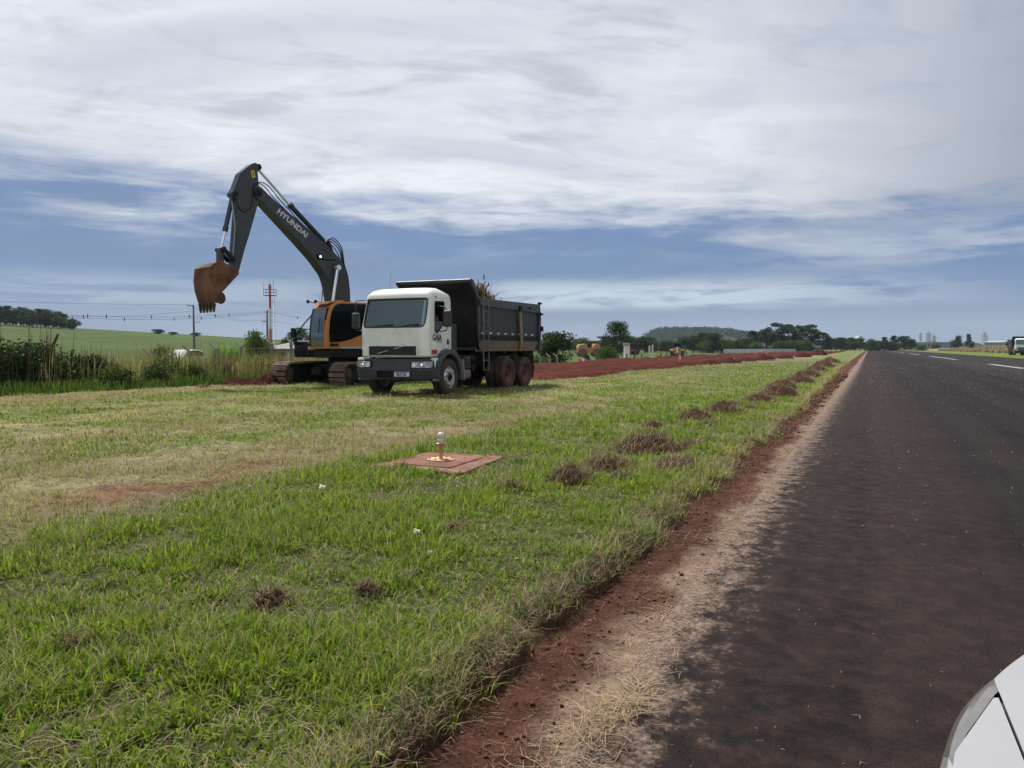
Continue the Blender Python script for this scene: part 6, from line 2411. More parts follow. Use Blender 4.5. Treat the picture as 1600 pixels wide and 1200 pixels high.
def post_mesh(h, bend=0.42, w=0.055):
    b = MB()
    b.prism([(-w, -0.4), (w, -0.4), (w * 0.9, h), (-w * 0.9, h)], -w, w, 'xz')
    if bend:
        d = Vector((0, 0.72, 0.62)).normalized()
        p, e = Vector((0, 0, h - 0.04)), Vector((0, 0, h - 0.04)) + d * bend
        b.tube([p, e], [w * 1.15, w * 0.85], 4)
    return b.mesh('post', conc)


FN = thing('wire_fence', 'wire fence on leaning concrete posts with bent tops along the weeds', 'fence', W(17, 25, 0), RZ)
ZT = lambda t: 0.85 + 0.065 * (t - 17.8) if t < 32 else 0.55
posts = (13.5, 15.4, 17.8, 19.5, 21.2, 23.0, 24.4, 26.0, 27.7, 29.3, 31.2)
rr = random.Random(9)
for t in posts:
    p = link('post', post_mesh(ZT(t) + 0.5), FN)
    p.location = (t - 17, rr.uniform(-.08, .08), -0.5)
    p.rotation_euler = (rr.uniform(-.05, .05), rr.uniform(-.06, .06), rr.uniform(-.3, .3))
b = MB()
b.tube([(26.0 - 17, 0, 0.75), (27.3 - 17, -0.1, -0.45)], 0.045, 6)
b.build('brace', conc, FN)
b = MB()
for k in range(6):
    z = lambda t: -0.35 + (ZT(t) + 0.35) * (k + 0.5) / 6
    b.tube([(t - 17, 0.0, z(t)) for t in posts], 0.006, 4)
b.build('strand_wire', wire_m, FN)
for t, h, lab, lean in ((20.4, 1.5, 'rusty brown wooden post standing in the weeds', 0.0), (15.9, 2.1, 'dead crooked branch standing like a post in the weeds', 0.22)):
    b = MB()
    b.tube([(0, 0, -0.3), (0.03, 0, h * 0.5), (lean * h, 0.02, h * 0.93), (lean * h + 0.08, 0, h)], [0.055, 0.05, 0.045, 0.03], 7)
    o = b.build('wooden_post' if lean == 0 else 'dead_branch', mat('old brown wood', (0.11, 0.055, 0.032), 0.9, vary=0.35), None)
    o.location = W(t, 23.6, -0.35)
    tag(o, lab, 'post' if lean == 0 else 'branch')
F2 = thing('concrete_fence', 'short row of pale concrete posts with bent tops behind the red soil', 'fence', W(60, 25.3, 0), RZ)
for t in (56.6, 58.6, 60.6, 62.6, 64.6):
    p = link('post', post_mesh(ZT(t) + 1.0, 0.5, 0.075), F2)
    p.location = (t - 60, 0, -1.0)
    p.rotation_euler.x = rr.uniform(-.05, .05)
b = MB()
for k in range(4): b.tube([(-3.4, 0, -0.6 + 0.32 * k), (4.6, 0, -0.6 + 0.32 * k)], 0.008, 4)
b.build('strand_wire', wire_m, F2)
F3 = thing('post_fence', 'row of dark slim fence posts on the far rim of the red soil', 'fence', W(85, 26.3, 0), RZ)
dkpost = mat('dark post wood', (0.035, 0.028, 0.024), 0.9)
for k in range(12):
    t = 86.5 + 3.35 * k
    b = MB()
    b.box2((-0.06, -0.06, -1.2), (0.06, 0.06, 0.62))
    p = b.build('post', dkpost, F3, 0.01)
    p.location = (t - 85, 0, 0)
b = MB()
for z in (-0.1, 0.25, 0.52): b.tube([(1.5, 0, z), (38.4, 0, z)], 0.008, 4)
b.build('strand_wire', wire_m, F3)

# ------------------------------------------------------------------ poles, mast and overhead lines
pole_m = mat('grey pole', (0.11, 0.115, 0.12), 0.8, vary=0.2)


def ptop(q, y, z): return Vector((q * y, y, z))


P1 = thing('utility_pole', 'slim dark utility pole with a short lamp arm on the green field', 'utility pole', (-0.4103 * 140, 140, 0))
g1 = gz(-0.4103 * 140, 140)
b = MB()
b.tube([(0, 0, g1 - 0.5), (0, 0, 9.05)], [0.24, 0.13], 10)
b.build('pole', pole_m, P1)
b = MB()
b.box2((-1.1, -0.06, 8.85), (0.15, 0.06, 8.97))
for x in (-1.05, -0.65, -0.25):
    b.lathe([(0, 8.97), (0.05, 8.97), (0.06, 9.1), (0.03, 9.2), (0, 9.2)], (x, 0, 0), 'z', 8)
b.build('crossarm', pole_m, P1)
b = MB()
b.tube([(0, 0, 5.6), (0.5, 0, 6.0), (0.95, 0, 6.05)], 0.035, 6)
b.box((1.05, 0, 6.03), (0.3, 0.14, 0.09))
b.build('lamp_arm', pole_m, P1)
P2 = thing('utility_pole', 'dark utility pole standing close to the red and white mast', 'utility pole', (-0.3155 * 150, 150, 0))
g2 = gz(-0.3155 * 150, 150)
b = MB()
b.tube([(0, 0, g2 - 0.5), (0, 0, 8.6)], [0.26, 0.14], 10)
b.build('pole', pole_m, P2)
b = MB()
b.box2((-0.95, -0.06, 6.35), (0.2, 0.06, 6.48))
b.box2((-0.5, -0.06, 8.2), (0.3, 0.06, 8.3))
for x in (-0.9, -0.5): b.lathe([(0, 6.48), (0.06, 6.48), (0.06, 6.72), (0, 6.75)], (x, 0, 0), 'z', 8)
b.build('crossarm', pole_m, P2)
P3 = thing('utility_pole', 'dark end of a utility pole just inside the picture edge', 'utility pole', (-0.6635 * 60, 60, 0))
b = MB()
b.tube([(0, 0, -1.2), (0, 0, 3.4)], [0.13, 0.10], 10)
b.build('pole', pole_m, P3)


def cable(label, a, c, sag, marks, r=0.022):
    a, c = Vector(a), Vector(c)
    pts = []
    for k in range(33):
        u = k / 32
        pts.append(a.lerp(c, u) + Vector((0, 0, -4 * sag * u * (1 - u))))
    b = MB()
    b.tube(pts, r, 5)
    o = b.build('power_line', mat('cable black', (0.02, 0.02, 0.022), 0.6), None)
    tag(o, label, 'power line', 'overhead power lines')
    for u in marks:
        p = a.lerp(c, u) + Vector((0, 0, -4 * sag * u * (1 - u)))
        m = MB()
        m.lathe([(0, -0.30), (0.06, -0.28), (0.09, -0.05), (0.06, 0.2), (0.02, 0.30), (0, 0.30)], p, 'z', 8)
        m.build('bird_marker', mat('marker dark', (0.03, 0.03, 0.035), 0.6), o)
    return o


T1, T2p = (-0.4103 * 140 - 1.05, 140, 9.15), (-0.3155 * 150 - 0.4, 150, 8.35)
LEFT = (-0.78 * 105, 105, 8.1)
cable('topmost power line running to the crossarm of the slim pole', LEFT, T1, 0.25, (), 0.02)
cable('sagging power line with many bird markers ending at the mast pole', (-0.80 * 98, 98, 7.4), T2p, 1.55, (0.25, 0.33, 0.42, 0.47, 0.60, 0.72, 0.81, 0.86))
cable('second sagging power line just under the one with most markers', (-0.80 * 98, 98, 7.1), (T2p[0], 150, 8.05), 1.65, (0.29, 0.38, 0.52, 0.67, 0.76))
cable('power line from the slim pole down toward the mast', (-0.4103 * 140, 140, 8.6), (-0.3155 * 150 - 0.9, 150, 6.7), 0.9, (0.3,), 0.016)
cable('power line leaving the mast pole toward the digger', (T2p[0] + 0.5, 150, 8.35), (-0.14 * 170, 170, 6.5), 0.9, (0.2, 0.33), 0.02)
cable('thin lower power line leaving the mast pole toward the digger', (T2p[0] + 0.5, 150, 6.7), (-0.14 * 170, 170, 5.2), 0.8, (0.3,), 0.014)
cable('low power line between the slim pole and the picture edge', (-0.80 * 98, 98, 6.6), (-0.4103 * 140, 140, 8.0), 1.2, (0.55,), 0.014)

MST = thing('light_mast', 'red and white banded mast with a railed platform, ladder and beacon', 'mast', (-0.3115 * 90, 90, 0))
mred, mwhite = mat('mast red', (0.40, 0.075, 0.045), 0.5, vary=0.1), mat('mast white', (0.60, 0.59, 0.57), 0.5, vary=0.08)
mor = mat('faded mast orange', (0.40, 0.145, 0.065), 0.55, vary=0.15)
for z0, z1, m, rr0 in ((-1.5, 3.55, mor, 0.17), (3.55, 5.9, mwhite, 0.15), (5.9, 8.1, mred, 0.13)):
    b = MB()
    b.tube([(0, 0, z0), (0, 0, z1)], rr0, 12)
    b.build('pole_section', m, MST)
b = MB()
b.box2((-0.62, -0.5, 7.36), (0.62, 0.5, 7.42))
b.build('platform', pole_m, MST, 0.01)
b = MB()
for z in (7.75, 8.08):
    b.tube([(-0.6, -0.48, z), (0.6, -0.48, z), (0.6, 0.48, z), (-0.6, 0.48, z), (-0.6, -0.48, z)], 0.022, 6)
for x in (-0.6, 0.6):
    for y in (-0.48, 0.48): b.tube([(x, y, 7.4), (x, y, 8.1)], 0.022, 6)
b.tube([(-0.56, -0.48, 8.0), (-0.56, -0.48, 8.9)], 0.016, 6)
b.tube([(0.56, -0.48, 8.0), (0.56, -0.48, 9.1)], 0.02, 6)
b.build('railing', pole_m, MST)
b = MB()
b.lathe([(0, 8.1), (0.17, 8.1), (0.17, 8.4), (0.12, 8.45), (0, 8.45)], (0, 0, 0), 'z', 14)
b.build('beacon_drum', mred, MST)
b = MB()
b.lathe([(0, 8.45), (0.12, 8.45), (0.14, 8.6), (0.05, 8.7), (0, 8.7)], (0, 0, 0), 'z', 12)
b.tube([(-0.22, 0, 8.72), (0.2, 0, 8.62)], 0.035, 6)
b.tube([(0, 0, 8.6), (0.02, 0, 9.25)], 0.014, 6)
b.ball((0.02, 0, 9.2), 0.05, 8)
b.build('beacon', pole_m, MST)
b = MB()
for x in (0.24, 0.52): b.tube([(x, 0.0, -0.5), (x, 0.0, 7.3)], 0.020, 6)
for k in range(22): b.tube([(0.24, 0, 0.4 + 0.31 * k), (0.52, 0, 0.4 + 0.31 * k)], 0.013, 5)
b.build('ladder', mat('galvanised steel', (0.30, 0.31, 0.33), 0.45, 0.6), MST)
b = MB()
b.box2((0.16, -0.2, -1.0), (0.5, 0.2, 1.2))
b.build('control_box', mor, MST, 0.02)

# ------------------------------------------------------------------ low house, white car
HO = thing('house', 'low house with a wide grey roof behind the weeds', 'house', (-0.272 * 120, 122, -1.2))
b = MB()
b.box2((-4.5, -4, -0.5), (6.5, 4, 2.5))
b.build('wall', mat('pale plaster', (0.38, 0.36, 0.33), 0.9), HO)
b = MB()
b.add([(-5.2, -4.8, 2.42), (7.2, -4.8, 2.42), (7.2, 4.8, 2.42), (-5.2, 4.8, 2.42), (-1.2, 0, 3.65), (3.2, 0, 3.65), (-5.2, -4.8, 2.30), (7.2, -4.8, 2.30), (7.2, 4.8, 2.30), (-5.2, 4.8, 2.30)],
      [(0, 1, 5, 4), (1, 2, 5), (2, 3, 4, 5), (3, 0, 4), (9, 8, 7, 6), (0, 6, 7, 1), (1, 7, 8, 2), (2, 8, 9, 3), (3, 9, 6, 0)])
b.build('roof', mat('grey roof tiles', (0.20, 0.19, 0.185), 0.9, vary=0.2, vscale=3), HO)
for x in (-2.5, 0.5, 3.5):
    b = MB()
    b.box2((x - 0.6, -4.03, 0.6), (x + 0.6, -3.99, 1.9))
    b.build('window', black_glass, HO)


def small_car(root, L=4.2, Wd=1.7, paint=None):
    side = [(-2.05, 0.32), (-2.1, 0.75), (-2.0, 0.95), (-1.35, 1.02), (-0.85, 1.42), (0.55, 1.48), (1.3, 1.38), (1.85, 1.0), (2.08, 0.92), (2.1, 0.35)]
    b = MB()
    b.prism(rpoly(side, 0.12), -Wd / 2, Wd / 2)
    b.build('body', paint, root, 0.06)
    for sy in (1, -1):
        b = MB()
        b.prism(rpoly([(-1.15, 1.02), (-0.75, 1.36), (0.0, 1.40), (0.0, 1.02)], 0.04), sy * (Wd / 2 - 0.01), sy * (Wd / 2 + 0.012))
        b.prism(rpoly([(0.08, 1.02), (0.08, 1.40), (0.6, 1.40), (1.25, 1.30), (1.5, 1.02)], 0.04), sy * (Wd / 2 - 0.01), sy * (Wd / 2 + 0.012))
        b.build('side_window', black_glass, root)
        for x in (-1.3, 1.3):
            b = MB()
            b.lathe([(0, -0.1), (0.2, -0.1), (0.31, -0.1), (0.32, -0.05), (0.32, 0.08), (0.3, 0.1), (0.2, 0.09), (0, 0.09)], (x, sy * (Wd / 2 - 0.08), 0.32), 'y', 20)
            b.build('wheel', tyre_m, root)
    b = MB()
    b.box2((1.9, -0.6, 1.0), (2.0, 0.6, 1.25))
    return root


VC = thing('white_car', 'white car parked beyond the fence, half hidden by weeds', 'car', (-0.4240 * 62, 62, gz(-0.4240 * 62, 62) + 0.02), R(84))
VC.scale = (1.1, 1.0, 1.14)
small_car(VC, paint=mat('white car paint', (0.66, 0.67, 0.69), 0.25, vary=0.03, coat=0.4))

# ------------------------------------------------------------------ machines in the middle distance
yel = mat('faded machine yellow', (0.36, 0.185, 0.058), 0.55, vary=0.15, dirt=0.35, dirtcol=(0.2, 0.12, 0.07))
RL = thing('road_roller', 'dusty yellow road roller with two rounded hoods beyond the bush', 'road roller', (0.0990 * 112, 112, gz(0.099 * 112, 112) + 0.55), R(8))
b = MB()
b.prism(rpoly([(-1.65, 0.7), (-1.72, 1.35), (-1.55, 1.80), (-0.60, 1.92), (-0.35, 1.75), (-0.35, 0.7)], 0.12), -0.8, 0.8)
b.build('engine_hood', yel, RL, 0.08)
b = MB()
b.prism(rpoly([(0.55, 0.9), (0.55, 1.6), (0.8, 1.9), (1.35, 1.9), (1.55, 1.5), (1.55, 0.9)], 0.15), -0.8, 0.8)
b.build('front_hood', yel, RL, 0.06)
b = MB()
b.box2((-0.4, -0.7, 0.6), (0.6, 0.7, 1.35))
b.build('platform', yel, RL, 0.04)
b = MB()
b.box2((-0.3, -0.5, 1.35), (0.1, 0.5, 1.75))
b.tube([(0.45, 0, 1.3), (0.3, 0, 1.85)], 0.05, 6)
for y in (-0.7, 0.7): b.tube([(-0.35, y, 1.6), (-0.35, y, 2.2), (0.5, y, 2.2), (0.55, y, 1.7)], 0.03, 6)
b.build('seat_and_rails', dark_e, RL)
for x in (-1.05, 1.05):
    b = MB()
    b.lathe([(0, -0.85), (0.62, -0.85), (0.65, -0.8), (0.65, 0.8), (0.62, 0.85), (0, 0.85)], (x, 0, 0.65), 'y', 28)
    b.build('drum', mat('dusty drum', (0.13, 0.085, 0.06), 0.8), RL)

LD_ = thing('wheel_loader', 'yellow wheel loader with dark canopy seen from behind on the dug strip', 'wheel loader', (0.2135 * 150, 150, gz(0.2135 * 150, 150) + 0.15), R(-14))
b = MB()
b.prism(rpoly([(-0.75, 0.7), (-0.75, 1.5), (-0.5, 1.75), (0.5, 1.75), (0.75, 1.5), (0.75, 0.7)], 0.15), -2.2, 0.4, 'yz' if False else 'xz')
b.build('engine_body', yel, LD_, 0.06)
b = MB()
b.box2((-0.7, -1.2, 1.6), (0.7, 0.3, 2.5))
b.build('cab', black_glass, LD_, 0.05)
b = MB()
b.box2((-0.85, -1.4, 2.5), (0.85, 0.4, 2.66))
b.build('canopy', dark_e, LD_, 0.05)
for x in (-1.05, 1.05):
    for y in (-1.7, 0.9):
        b = MB()
        b.lathe([(0, -0.24), (0.35, -0.24), (0.66, -0.22), (0.70, -0.15), (0.70, 0.15), (0.66, 0.22), (0.35, 0.24), (0, 0.24)], (x, y, 0.70), 'x', 26)
        w_ = b.build('wheel', tyre_m, LD_)
b = MB()
for sx in (-1, 1):
    b.prism(rpoly([(-2.25, 0.95), (-2.25, 1.35), (-0.4, 1.5), (-0.4, 1.1)], 0.1), sx * 0.80, sx * 1.30, 'yz')
b.build('fender', yel, LD_, 0.03)
b = MB()
b.prism(rpoly([(1.9, 0.1), (1.6, 0.3), (1.5, 1.0), (1.75, 1.3), (1.85, 1.25), (1.65, 0.9), (1.75, 0.35), (2.5, 0.15)], 0.05), -1.3, 1.3, 'yz')
b.build('bucket', yel, LD_, 0.02)
b = MB()
b.box2((-0.08, -2.32, 0.5), (0.20, -2.24, 1.9))
b.build('rear_board', mwhite, LD_)

TR = thing('red_tractor', 'small dark red tractor by the white pillar', 'tractor', (0.1565 * 116, 116, gz(0.1565 * 116, 116) + 0.75), R(200))
b = MB()
b.prism(rpoly([(0.0, 0.55), (0.0, 0.95), (0.9, 0.95), (1.0, 0.8), (1.0, 0.55)], 0.08), -0.25, 0.25)
b.build('hood', mat('dull red paint', (0.24, 0.035, 0.03), 0.5), TR, 0.03)
for x, r, y in ((-0.35, 0.45, 0.4), (-0.35, 0.45, -0.4), (0.75, 0.28, 0.33), (0.75, 0.28, -0.33)):
    b = MB()
    b.lathe([(0, -0.1), (r * .5, -0.1), (r, -0.09), (r, 0.09), (r * .5, 0.1), (0, 0.1)], (x, y, r), 'y', 22)
    b.build('wheel', tyre_m, TR)
b = MB()
b.box2((-0.5, -0.22, 0.8), (-0.2, 0.22, 1.1))
b.tube([(-0.05, 0, 0.9), (-0.15, 0, 1.25)], 0.03, 6)
b.build('seat', dark_e, TR, 0.02)
b = MB()
b.box((1.2, -0.1, 0.85), (0.35, 0.4, 0.35))
b.build('yellow_tank', mat('yellow plastic', (0.55, 0.45, 0.06), 0.5), TR, 0.04)

PI_ = thing('white_pillar', 'white painted pillar with a grey cap beside the wide dark bush', 'pillar', (0.1482 * 104, 104, gz(0.1482 * 104, 104)))
b = MB()
b.box2((-0.36, -0.36, -0.3), (0.36, 0.36, 2.15))
b.build('shaft', mat('whitewash', (0.56, 0.56, 0.55), 0.8, vary=0.1), PI_, 0.02)
b = MB()
b.box2((-0.46, -0.46, 2.15), (0.40, 0.46, 2.5))
b.build('cap', mat('grey cap', (0.24, 0.25, 0.26), 0.8), PI_, 0.03)
for q, h, lab in ((0.1775, 2.45, 'slimmer pale gate post on the left of the pair'), (0.1815, 2.5, 'whiter gate post on the right of the pair')):
    b = MB()
    b.prism(rpoly([(-0.10, -0.10), (0.10, -0.10), (0.10, 0.10), (-0.10, 0.10)], 0.03), -0.3, h - 0.6, 'xy')
    o = b.build('gate_post', mat('post paint', (0.46, 0.46, 0.44), 0.8, vary=0.15), None, 0.01)
    o.location = (q * 100, 100, gz(q * 100, 100))
    tag(o, lab, 'gate post', 'pair of pale gate posts')
b = MB()
b.lathe([(0, 0), (0.2, 0), (0.22, 0.05), (0.22, 0.30), (0.20, 0.33), (0.22, 0.36), (0.22, 0.62), (0.2, 0.66), (0, 0.66)], n=20)
o = b.build('lime_drum', mat('lime plastic', (0.36, 0.56, 0.03), 0.5, vary=0.1), None)
o.location = (0.1865 * 97, 97, 0.0)
tag(o, 'small lime green drum on the strip behind the dark posts', 'drum')
BR = thing('plastic_barrier', 'low red and white barrier by the concrete yard', 'barrier', (0.0915 * 74, 74, 0.02), R(5))
for k in range(3):
    b = MB()
    b.prism(rpoly([(-0.16, -0.1), (0.16, -0.1), (0.07, 0.28), (-0.07, 0.28)], 0.03), -0.36 + 0.25 * k, -0.11 + 0.25 * k, 'yz')
    b.build('segment', mat('barrier red', (0.50, 0.05, 0.03), 0.5) if k != 1 else mwhite, BR, 0.01)
# paved yard and pale path by the gate
b = MB()
b.add([(0.052 * 72, 72, -0.62), (0.115 * 72, 72, -0.62), (0.125 * 96, 96, -0.62), (0.048 * 96, 96, -0.62)], [(0, 1, 2, 3)])
o = b.build('path', mat('worn concrete yard', (0.25, 0.235, 0.23), 0.9, vary=0.1))
tag(o, kind='structure')
b = MB()
b.add([(0.148 * 101, 101, -0.40), (0.205 * 120, 120, 0.15), (0.200 * 126, 126, 0.15), (0.150 * 107, 107, -0.40)], [(0, 1, 2, 3)])
o = b.build('path', mat('pale dirt path', (0.34, 0.28, 0.22), 0.95, vary=0.1))
tag(o, kind='structure')

# cones, markers, white wall
cone_o = mat('cone orange', (0.60, 0.085, 0.02), 0.45, vary=0.1)
def traffic_cone(label, t, s, h=0.78):
    c = thing('traffic_cone', label, 'traffic cone', W(t, s, float(soil_z(np.array(t), np.array(s))) - 0.02), RZ, 'traffic cones on the dug strip')
    b = MB()
    b.prism(rpoly([(-0.2, -0.2), (0.2, -0.2), (0.2, 0.2), (-0.2, 0.2)], 0.04), 0, 0.04, 'xy')
    b.lathe([(0.15, 0.04), (0.13, 0.06), (0.035, h), (0.02, h + 0.01), (0, h + 0.01)], n=22)
    b.build('body', cone_o, c)
    for z0, z1 in ((0.30, 0.42), (0.52, 0.62)):
        r = lambda z: 0.13 + (0.035 - 0.13) * (z - 0.06) / (h - 0.06) + 0.004
        b = MB()
        b.lathe([(r(z0), z0), (r(z1), z1)], n=22)
        b.build('band', mat('cone white band', (0.68, 0.67, 0.65), 0.5), c)
    return c
traffic_cone('nearest traffic cone, standing on a pale sod in the dug strip', 65.3, 14.5, 0.92)
traffic_cone('second traffic cone, among the sods along the strip edge', 112, 12.9, 1.0)
traffic_cone('tiny traffic cone right of the wheel loader', 172, 27.5)
traffic_cone('tiny traffic cone at the left end of the white wall', 176, 23.0)
o = clod(65.3, 14.4, 0.95, 0.5, 0.12, 'pale flat sod under the nearest traffic cone', 290, None, 240, 0.3, 'sod', (0.16, 0.12, 0.08), 0.1)
o.location.z += 0.05
for t, s, lab in ((92, 7.6, 'white marker peg in the turf short of the far red mound'), (69, 10.6, 'white marker peg by the long mound of sods')):
    b = MB()
    b.prism([(-0.05, 0), (0.05, 0), (0.05, 0.35), (0, 0.42), (-0.05, 0.35)], -0.03, 0.03)
    o = b.build('marker_peg', mwhite, None, 0.006)
    o.location = W(t, s, float(terrain(t, s)))
    tag(o, lab, 'marker peg', 'white marker pegs')
WL = thing('white_wall', 'long low white wall behind the dug strip', 'wall', (0, 0, 0))
b = MB()
n = 22
for k in range(n):
    p0, p1 = Vector((0.2735 * 212, 212, 0)), Vector((0.366 * 232, 232, 0))
    a_, c_ = p0.lerp(p1, k / n), p0.lerp(p1, (k + 0.985) / n)
    d = (c_ - a_).normalized()
    nn = Vector((-d.y, d.x, 0)) * 0.08
    vs = [a_ - nn, c_ - nn, c_ + nn, a_ + nn]
    b.add([tuple(p) for p in vs] + [(p.x, p.y, 1.05 + 0.02 * (k % 2)) for p in vs], [(0, 3, 2, 1), (4, 5, 6, 7), (0, 1, 5, 4), (1, 2, 6, 5), (2, 3, 7, 6), (3, 0, 4, 7)])
b.build('panel', mat('white wall paint', (0.44, 0.46, 0.48), 0.8, vary=0.12, vscale=0.7), WL)
b = MB()
d = (p1 - p0).normalized()
for k in range(0, n + 1, 2):
    p = p0.lerp(p1, k / n)
    b.box((p.x, p.y - 0.1, 0.53), (0.2, 0.2, 1.12))
b.build('pier', mat('pier grey', (0.36, 0.37, 0.39), 0.8), WL)

# ------------------------------------------------------------------ town beyond the runway
def tower(label, q, y, w, h, crown, col, name='city_tower'):
    o = thing(name, label, 'tower', (q * y, y, -2), 0, 'high rise towers on the skyline')
    m = bpy.data.materials.get('tower ' + str(col))
    if m is None:
        m = bpy.data.materials.new('tower ' + str(col))
        m.use_nodes = True
        t = NT(m.node_tree)
        p = t.n['Principled BSDF']
        br = t.add('ShaderNodeTexBrick')
        tc = t.add('ShaderNodeTexCoord')
        sp = t.add('ShaderNodeSeparateXYZ')
        t.l.new(tc.outputs['Object'], sp.inputs[0])
        t.l.new(t.comb(t.math('ADD', sp.outputs[0], sp.outputs[1]), sp.outputs[2], 0.0), br.inputs['Vector'])
        br.offset = 0
        br.inputs['Scale'].default_value = 1
        br.inputs['Brick Width'].default_value = 3.2
        br.inputs['Row Height'].default_value = 3.1
        br.inputs['Mortar Size'].default_value = 0.75
        br.inputs['Color1'].default_value = (0.05, 0.06, 0.075, 1)
        br.inputs['Color2'].default_value = (0.08, 0.09, 0.11, 1)
        br.inputs['Mortar'].default_value = tuple(col) + (1,)
        t.l.new(br.outputs[0], p.inputs['Base Color'])
        p.inputs['Roughness'].default_value = 0.6
    b = MB()
    b.box2((-w / 2, -w * .4, 0), (w / 2, w * .4, h))
    b.box2((-w * .3, -w * .45, 0), (w * .1, w * .45, h * 0.98))
    b.build('shaft', m, o)
    b = MB()
    for (x0, x1, hh) in crown: b.box2((x0 * w, -w * .25, h), (x1 * w, w * .25, h + hh))
    b.build('crown', mat('tower top', (0.22, 0.23, 0.25), 0.7), o)
tower('narrow dark tower, first of the three together', 0.5270, 3300, 9, 66, ((-.2, .3, 4),), (0.20, 0.21, 0.24))
tower('widest tower with a flat top, in the middle of the three', 0.5370, 3300, 16, 66, ((-.45, .45, 3), (-.1, .1, 9)), (0.30, 0.27, 0.26))
tower('lower stepped tower, last of the three together', 0.5445, 3300, 12, 54, ((-.45, .0, 6),), (0.22, 0.23, 0.26))
tower('pale tower standing alone on the skyline', 0.6095, 3300, 19, 62, ((-.3, .25, 6), (-.1, .1, 10)), (0.42, 0.42, 0.42))


def shed(label, q0, q1, y, h, col, roofc, name='shed', depth=18, win=0):
    x0, x1 = q0 * y, q1 * y
    g = gz(x0, y)
    o = thing(name, label, 'building', ((x0 + x1) / 2, y, g - 1))
    w = (x1 - x0) / 2
    b = MB()
    b.box2((-w, 0, 0), (w, depth, h + 1))
    b.build('wall', mat('wall ' + label[:18], col, 0.85, vary=0.12, vscale=0.4), o)
    b = MB()
    b.prism([(-w - 0.4, h + 1), (w + 0.4, h + 1), (w + 0.4, h + 1.25), (0, h + 1.25 + h * 0.22), (-w - 0.4, h + 1.25)], -0.4, depth + 0.4)
    b.build('roof', mat('roof ' + label[:18], roofc, 0.7, vary=0.1), o)
    for k in range(win):
        x = -w + 2 * w * (k + 0.5) / win
        b = MB()
        b.box2((x - w / win * 0.45, -0.06, 1 + h * 0.35), (x + w / win * 0.45, 0.0, 1 + h * 0.8))
        b.build('window', black_glass, o)
    return o
shed('long pinkish shed under the three towers', 0.512, 0.568, 760, 6.2, (0.34, 0.27, 0.25), (0.24, 0.22, 0.22), win=14)
shed('blue fronted shed right of the long pinkish one', 0.5655, 0.5765, 740, 6.6, (0.045, 0.065, 0.14), (0.08, 0.10, 0.16), win=3)
shed('white and blue shed in the middle of the sheds', 0.577, 0.592, 760, 5.8, (0.46, 0.49, 0.54), (0.20, 0.26, 0.36), win=5)
shed('grey shed with dark openings below the lone tower', 0.592, 0.606, 750, 5.0, (0.30, 0.32, 0.36), (0.16, 0.19, 0.25), win=6)
shed('small white hut among the trees at the runway end', 0.4655, 0.4705, 420, 2.6, (0.56, 0.55, 0.52), (0.3, 0.28, 0.27), 'hut', 5, 1)
shed('square pale block rising above the treeline', 0.4462, 0.4532, 880, 12.4, (0.34, 0.33, 0.32), (0.28, 0.28, 0.28), 'block', 9, 4)
shed('steel grey shed roof behind the second dump truck', 0.634, 0.652, 300, 2.0, (0.30, 0.34, 0.38), (0.30, 0.36, 0.44), 'shed', 12, 2)

n = 26000
r_ = np.random.default_rng(91)
t = 150 + 260 * r_.random(n)
s = -29 - 90 * r_.random(n) ** 1.6
c = (np.array([0.30, 0.245, 0.165]) * r_.random((n, 1)) + np.array([0.22, 0.18, 0.12])) * (0.55 + 0.5 * r_.random((n, 1)))
pg = link('pale_grass', blades('pale_grass', np.stack([t, s, terrain(t, s)], 1), 0.4 + 0.6 * r_.random(n), 0.22 + 0.3 * r_.random(n), r_.random(n) * 6.28, r_.random(n) * 0.7, c, straw_m))
pg.rotation_euler.z = RZ
tag(pg, 'tall pale dry grass beyond the far side of the runway', 'grass', kind='stuff')

# ------------------------------------------------------------------ the car the picture is taken from: its front left corner
CAR = thing('car', 'white car with a grey wrapped headlamp, nosing into the picture corner', 'car', (0, 0, 0), RZ)
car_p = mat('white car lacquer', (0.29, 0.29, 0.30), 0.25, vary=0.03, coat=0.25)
SC = -0.967                      # middle of the car


def car_outline(off, n=72, fwd=0.0):
    """plan of the bonnet edge from one side round the nose to the other: (t, s)"""
    out = []
    for k in range(n + 1):
        a = math.pi * k / n
        w = 0.86 * math.copysign(abs(math.cos(a)) ** (2 / 2.0), math.cos(a))
        f = 1.05 + 1.05 * abs(math.sin(a)) ** (2 / 2.0)
        out.append((f, w))
    res = []
    for k in range(n + 1):
        p, q = out[max(k - 1, 0)], out[min(k + 1, n)]
        d = Vector((q[0] - p[0], q[1] - p[1])).normalized()
        nn = Vector((-d.y, d.x))
        if nn.x * (out[k][0] - 0.9) + nn.y * out[k][1] < 0: nn = -nn
        res.append((out[k][0] + nn.x * off + fwd, SC + out[k][1] + nn.y * off))
    return res


def rings(levels, k0, k1, extra_back=True):
    """surface between outlines (offset, height), from step k0 to k1 of the outline; runs back along the sides"""
    b = MB()
    L = []
    for off, z, fwd in levels:
        o_ = car_outline(off, 72, fwd)
        pts = o_[k0:k1 + 1]
        if k0 == 0: pts = [(-0.6, pts[0][1])] + [(0.2, pts[0][1])] + pts
        if k1 == 72: pts = pts + [(0.2, pts[-1][1]), (-0.6, pts[-1][1])]
        L.append([(t, s, z) for t, s in pts])
    n = len(L[0])
    vs = [p for l in L for p in l]
    fs = [(i * n + k, i * n + k + 1, (i + 1) * n + k + 1, (i + 1) * n + k) for i in range(len(L) - 1) for k in range(n - 1)]
    b.add(vs, fs)
    return b


hood_h = lambda t, w: 0.700 + 0.10 * (1 - (w / 0.86) ** 2) + 0.03 * max(0, 1.75 - t)


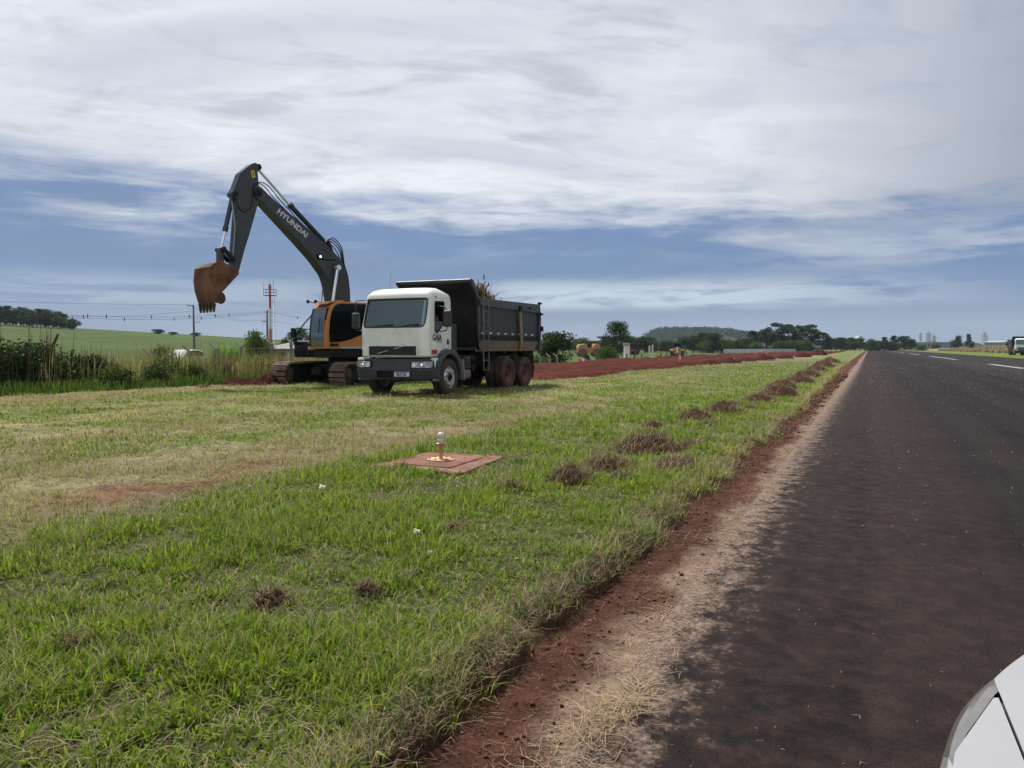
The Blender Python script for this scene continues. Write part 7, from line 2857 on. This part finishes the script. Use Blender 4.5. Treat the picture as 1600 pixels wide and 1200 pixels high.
def top_patch(sel, drop=0.0):
    """top skin: straight lines across the car, cut to the outline, limited in w by sel(t)"""
    b = MB()
    T_ = np.concatenate([np.linspace(-0.6, 1.2, 19), np.linspace(1.24, 2.095, 60)])
    rows = []
    for t in T_:
        if t <= 1.05: wm = 0.86
        else:
            u = min(1, (t - 1.05) / 1.05)
            wm = 0.86 * (max(0.0, 1 - u ** 2.0)) ** (1 / 2.0)
        lo, hi = sel(t, wm)
        if hi - lo < 0.004: continue
        rows.append([(t, SC + lo + (hi - lo) * k / 24, hood_h(t, lo + (hi - lo) * k / 24) - drop) for k in range(25)])
    vs = [p for r in rows for p in r]
    fs = [(i * 25 + k, i * 25 + k + 1, (i + 1) * 25 + k + 1, (i + 1) * 25 + k) for i in range(len(rows) - 1) for k in range(24)]
    b.add(vs, fs)
    return b


GAP = 0.762
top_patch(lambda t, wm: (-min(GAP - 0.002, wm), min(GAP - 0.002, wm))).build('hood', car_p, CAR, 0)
for sg in (1, -1):
    if sg > 0:
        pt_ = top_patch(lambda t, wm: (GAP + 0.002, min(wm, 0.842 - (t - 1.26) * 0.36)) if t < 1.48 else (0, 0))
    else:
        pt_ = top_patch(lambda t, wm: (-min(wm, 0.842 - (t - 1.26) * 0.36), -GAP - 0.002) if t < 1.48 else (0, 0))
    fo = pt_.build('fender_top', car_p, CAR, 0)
top_patch(lambda t, wm: (-min(wm * 0.995, 0.80), min(wm * 0.995, 0.80)) if t < 1.5 else (0, 0), 0.02).build('gap_backing', mat('black gap backing', (0.01, 0.01, 0.012), 0.7), CAR)  # black sheet added under the top skin to darken the panel gaps
LEV = [(-0.003, 0.703, 0.0), (0.002, 0.696, 0.05), (0.004, 0.672, 0.10), (0.006, 0.63, 0.14), (0.006, 0.57, 0.165)]
lamp_l = mat('smoked headlamp', (0.15, 0.138, 0.13), 0.3, 0.25, vary=0.2, vscale=9, coat=0.5)
KA, KB = 4, 21
for sg in (1, -1):
    f_ = lambda t, wm: (max(min(wm - 0.002, 0.846 - (t - 1.26) * 0.36) if t < 1.5 else GAP + 0.002, min(wm, GAP + 0.002)), wm) if 1.24 < t < 1.66 else (0, 0)
    g_ = f_ if sg > 0 else (lambda t, wm: (-f_(t, wm)[1], -f_(t, wm)[0]))
    top_patch(g_, 0.004).build('headlight_top', lamp_l, CAR)
rings(LEV, KA, KB).build('headlight', lamp_l, CAR)
rings(LEV, 72 - KB, 72 - KA).build('headlight', lamp_l, CAR)
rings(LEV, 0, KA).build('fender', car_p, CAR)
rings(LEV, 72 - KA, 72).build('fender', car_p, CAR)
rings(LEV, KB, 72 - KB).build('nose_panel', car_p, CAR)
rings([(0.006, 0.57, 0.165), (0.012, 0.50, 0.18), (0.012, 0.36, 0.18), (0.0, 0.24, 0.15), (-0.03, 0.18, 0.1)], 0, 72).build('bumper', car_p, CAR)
for sg in (1, -1):
    b = MB()
    b.lathe([(0, -0.10), (0.20, -0.10), (0.31, -0.09), (0.325, -0.05), (0.325, 0.07), (0.31, 0.10), (0.2, 0.09), (0, 0.09)], (0.75, SC + sg * 0.77, 0.325), 'y', 30)
    b.build('wheel', tyre_m, CAR)
# ------------------------------------------------------------------ air
hz_b = MB()
hz_b.box2((-1500, -60, -30), (2700, 4200, 130))
hz_o = hz_b.build("haze", bpy.data.materials.new("pale air"))
hm = hz_o.data.materials[0]
hm.use_nodes = True
t = NT(hm.node_tree)
t.n.clear()
ou = t.add('ShaderNodeOutputMaterial')
pv = t.add('ShaderNodeVolumePrincipled')
pv.inputs['Color'].default_value = (0.70, 0.83, 1.0, 1)
pv.inputs['Density'].default_value = 0.00010
pv.inputs['Anisotropy'].default_value = 0.0
t.l.new(pv.outputs[0], ou.inputs['Volume'])

tag(hz_o, kind='stuff')
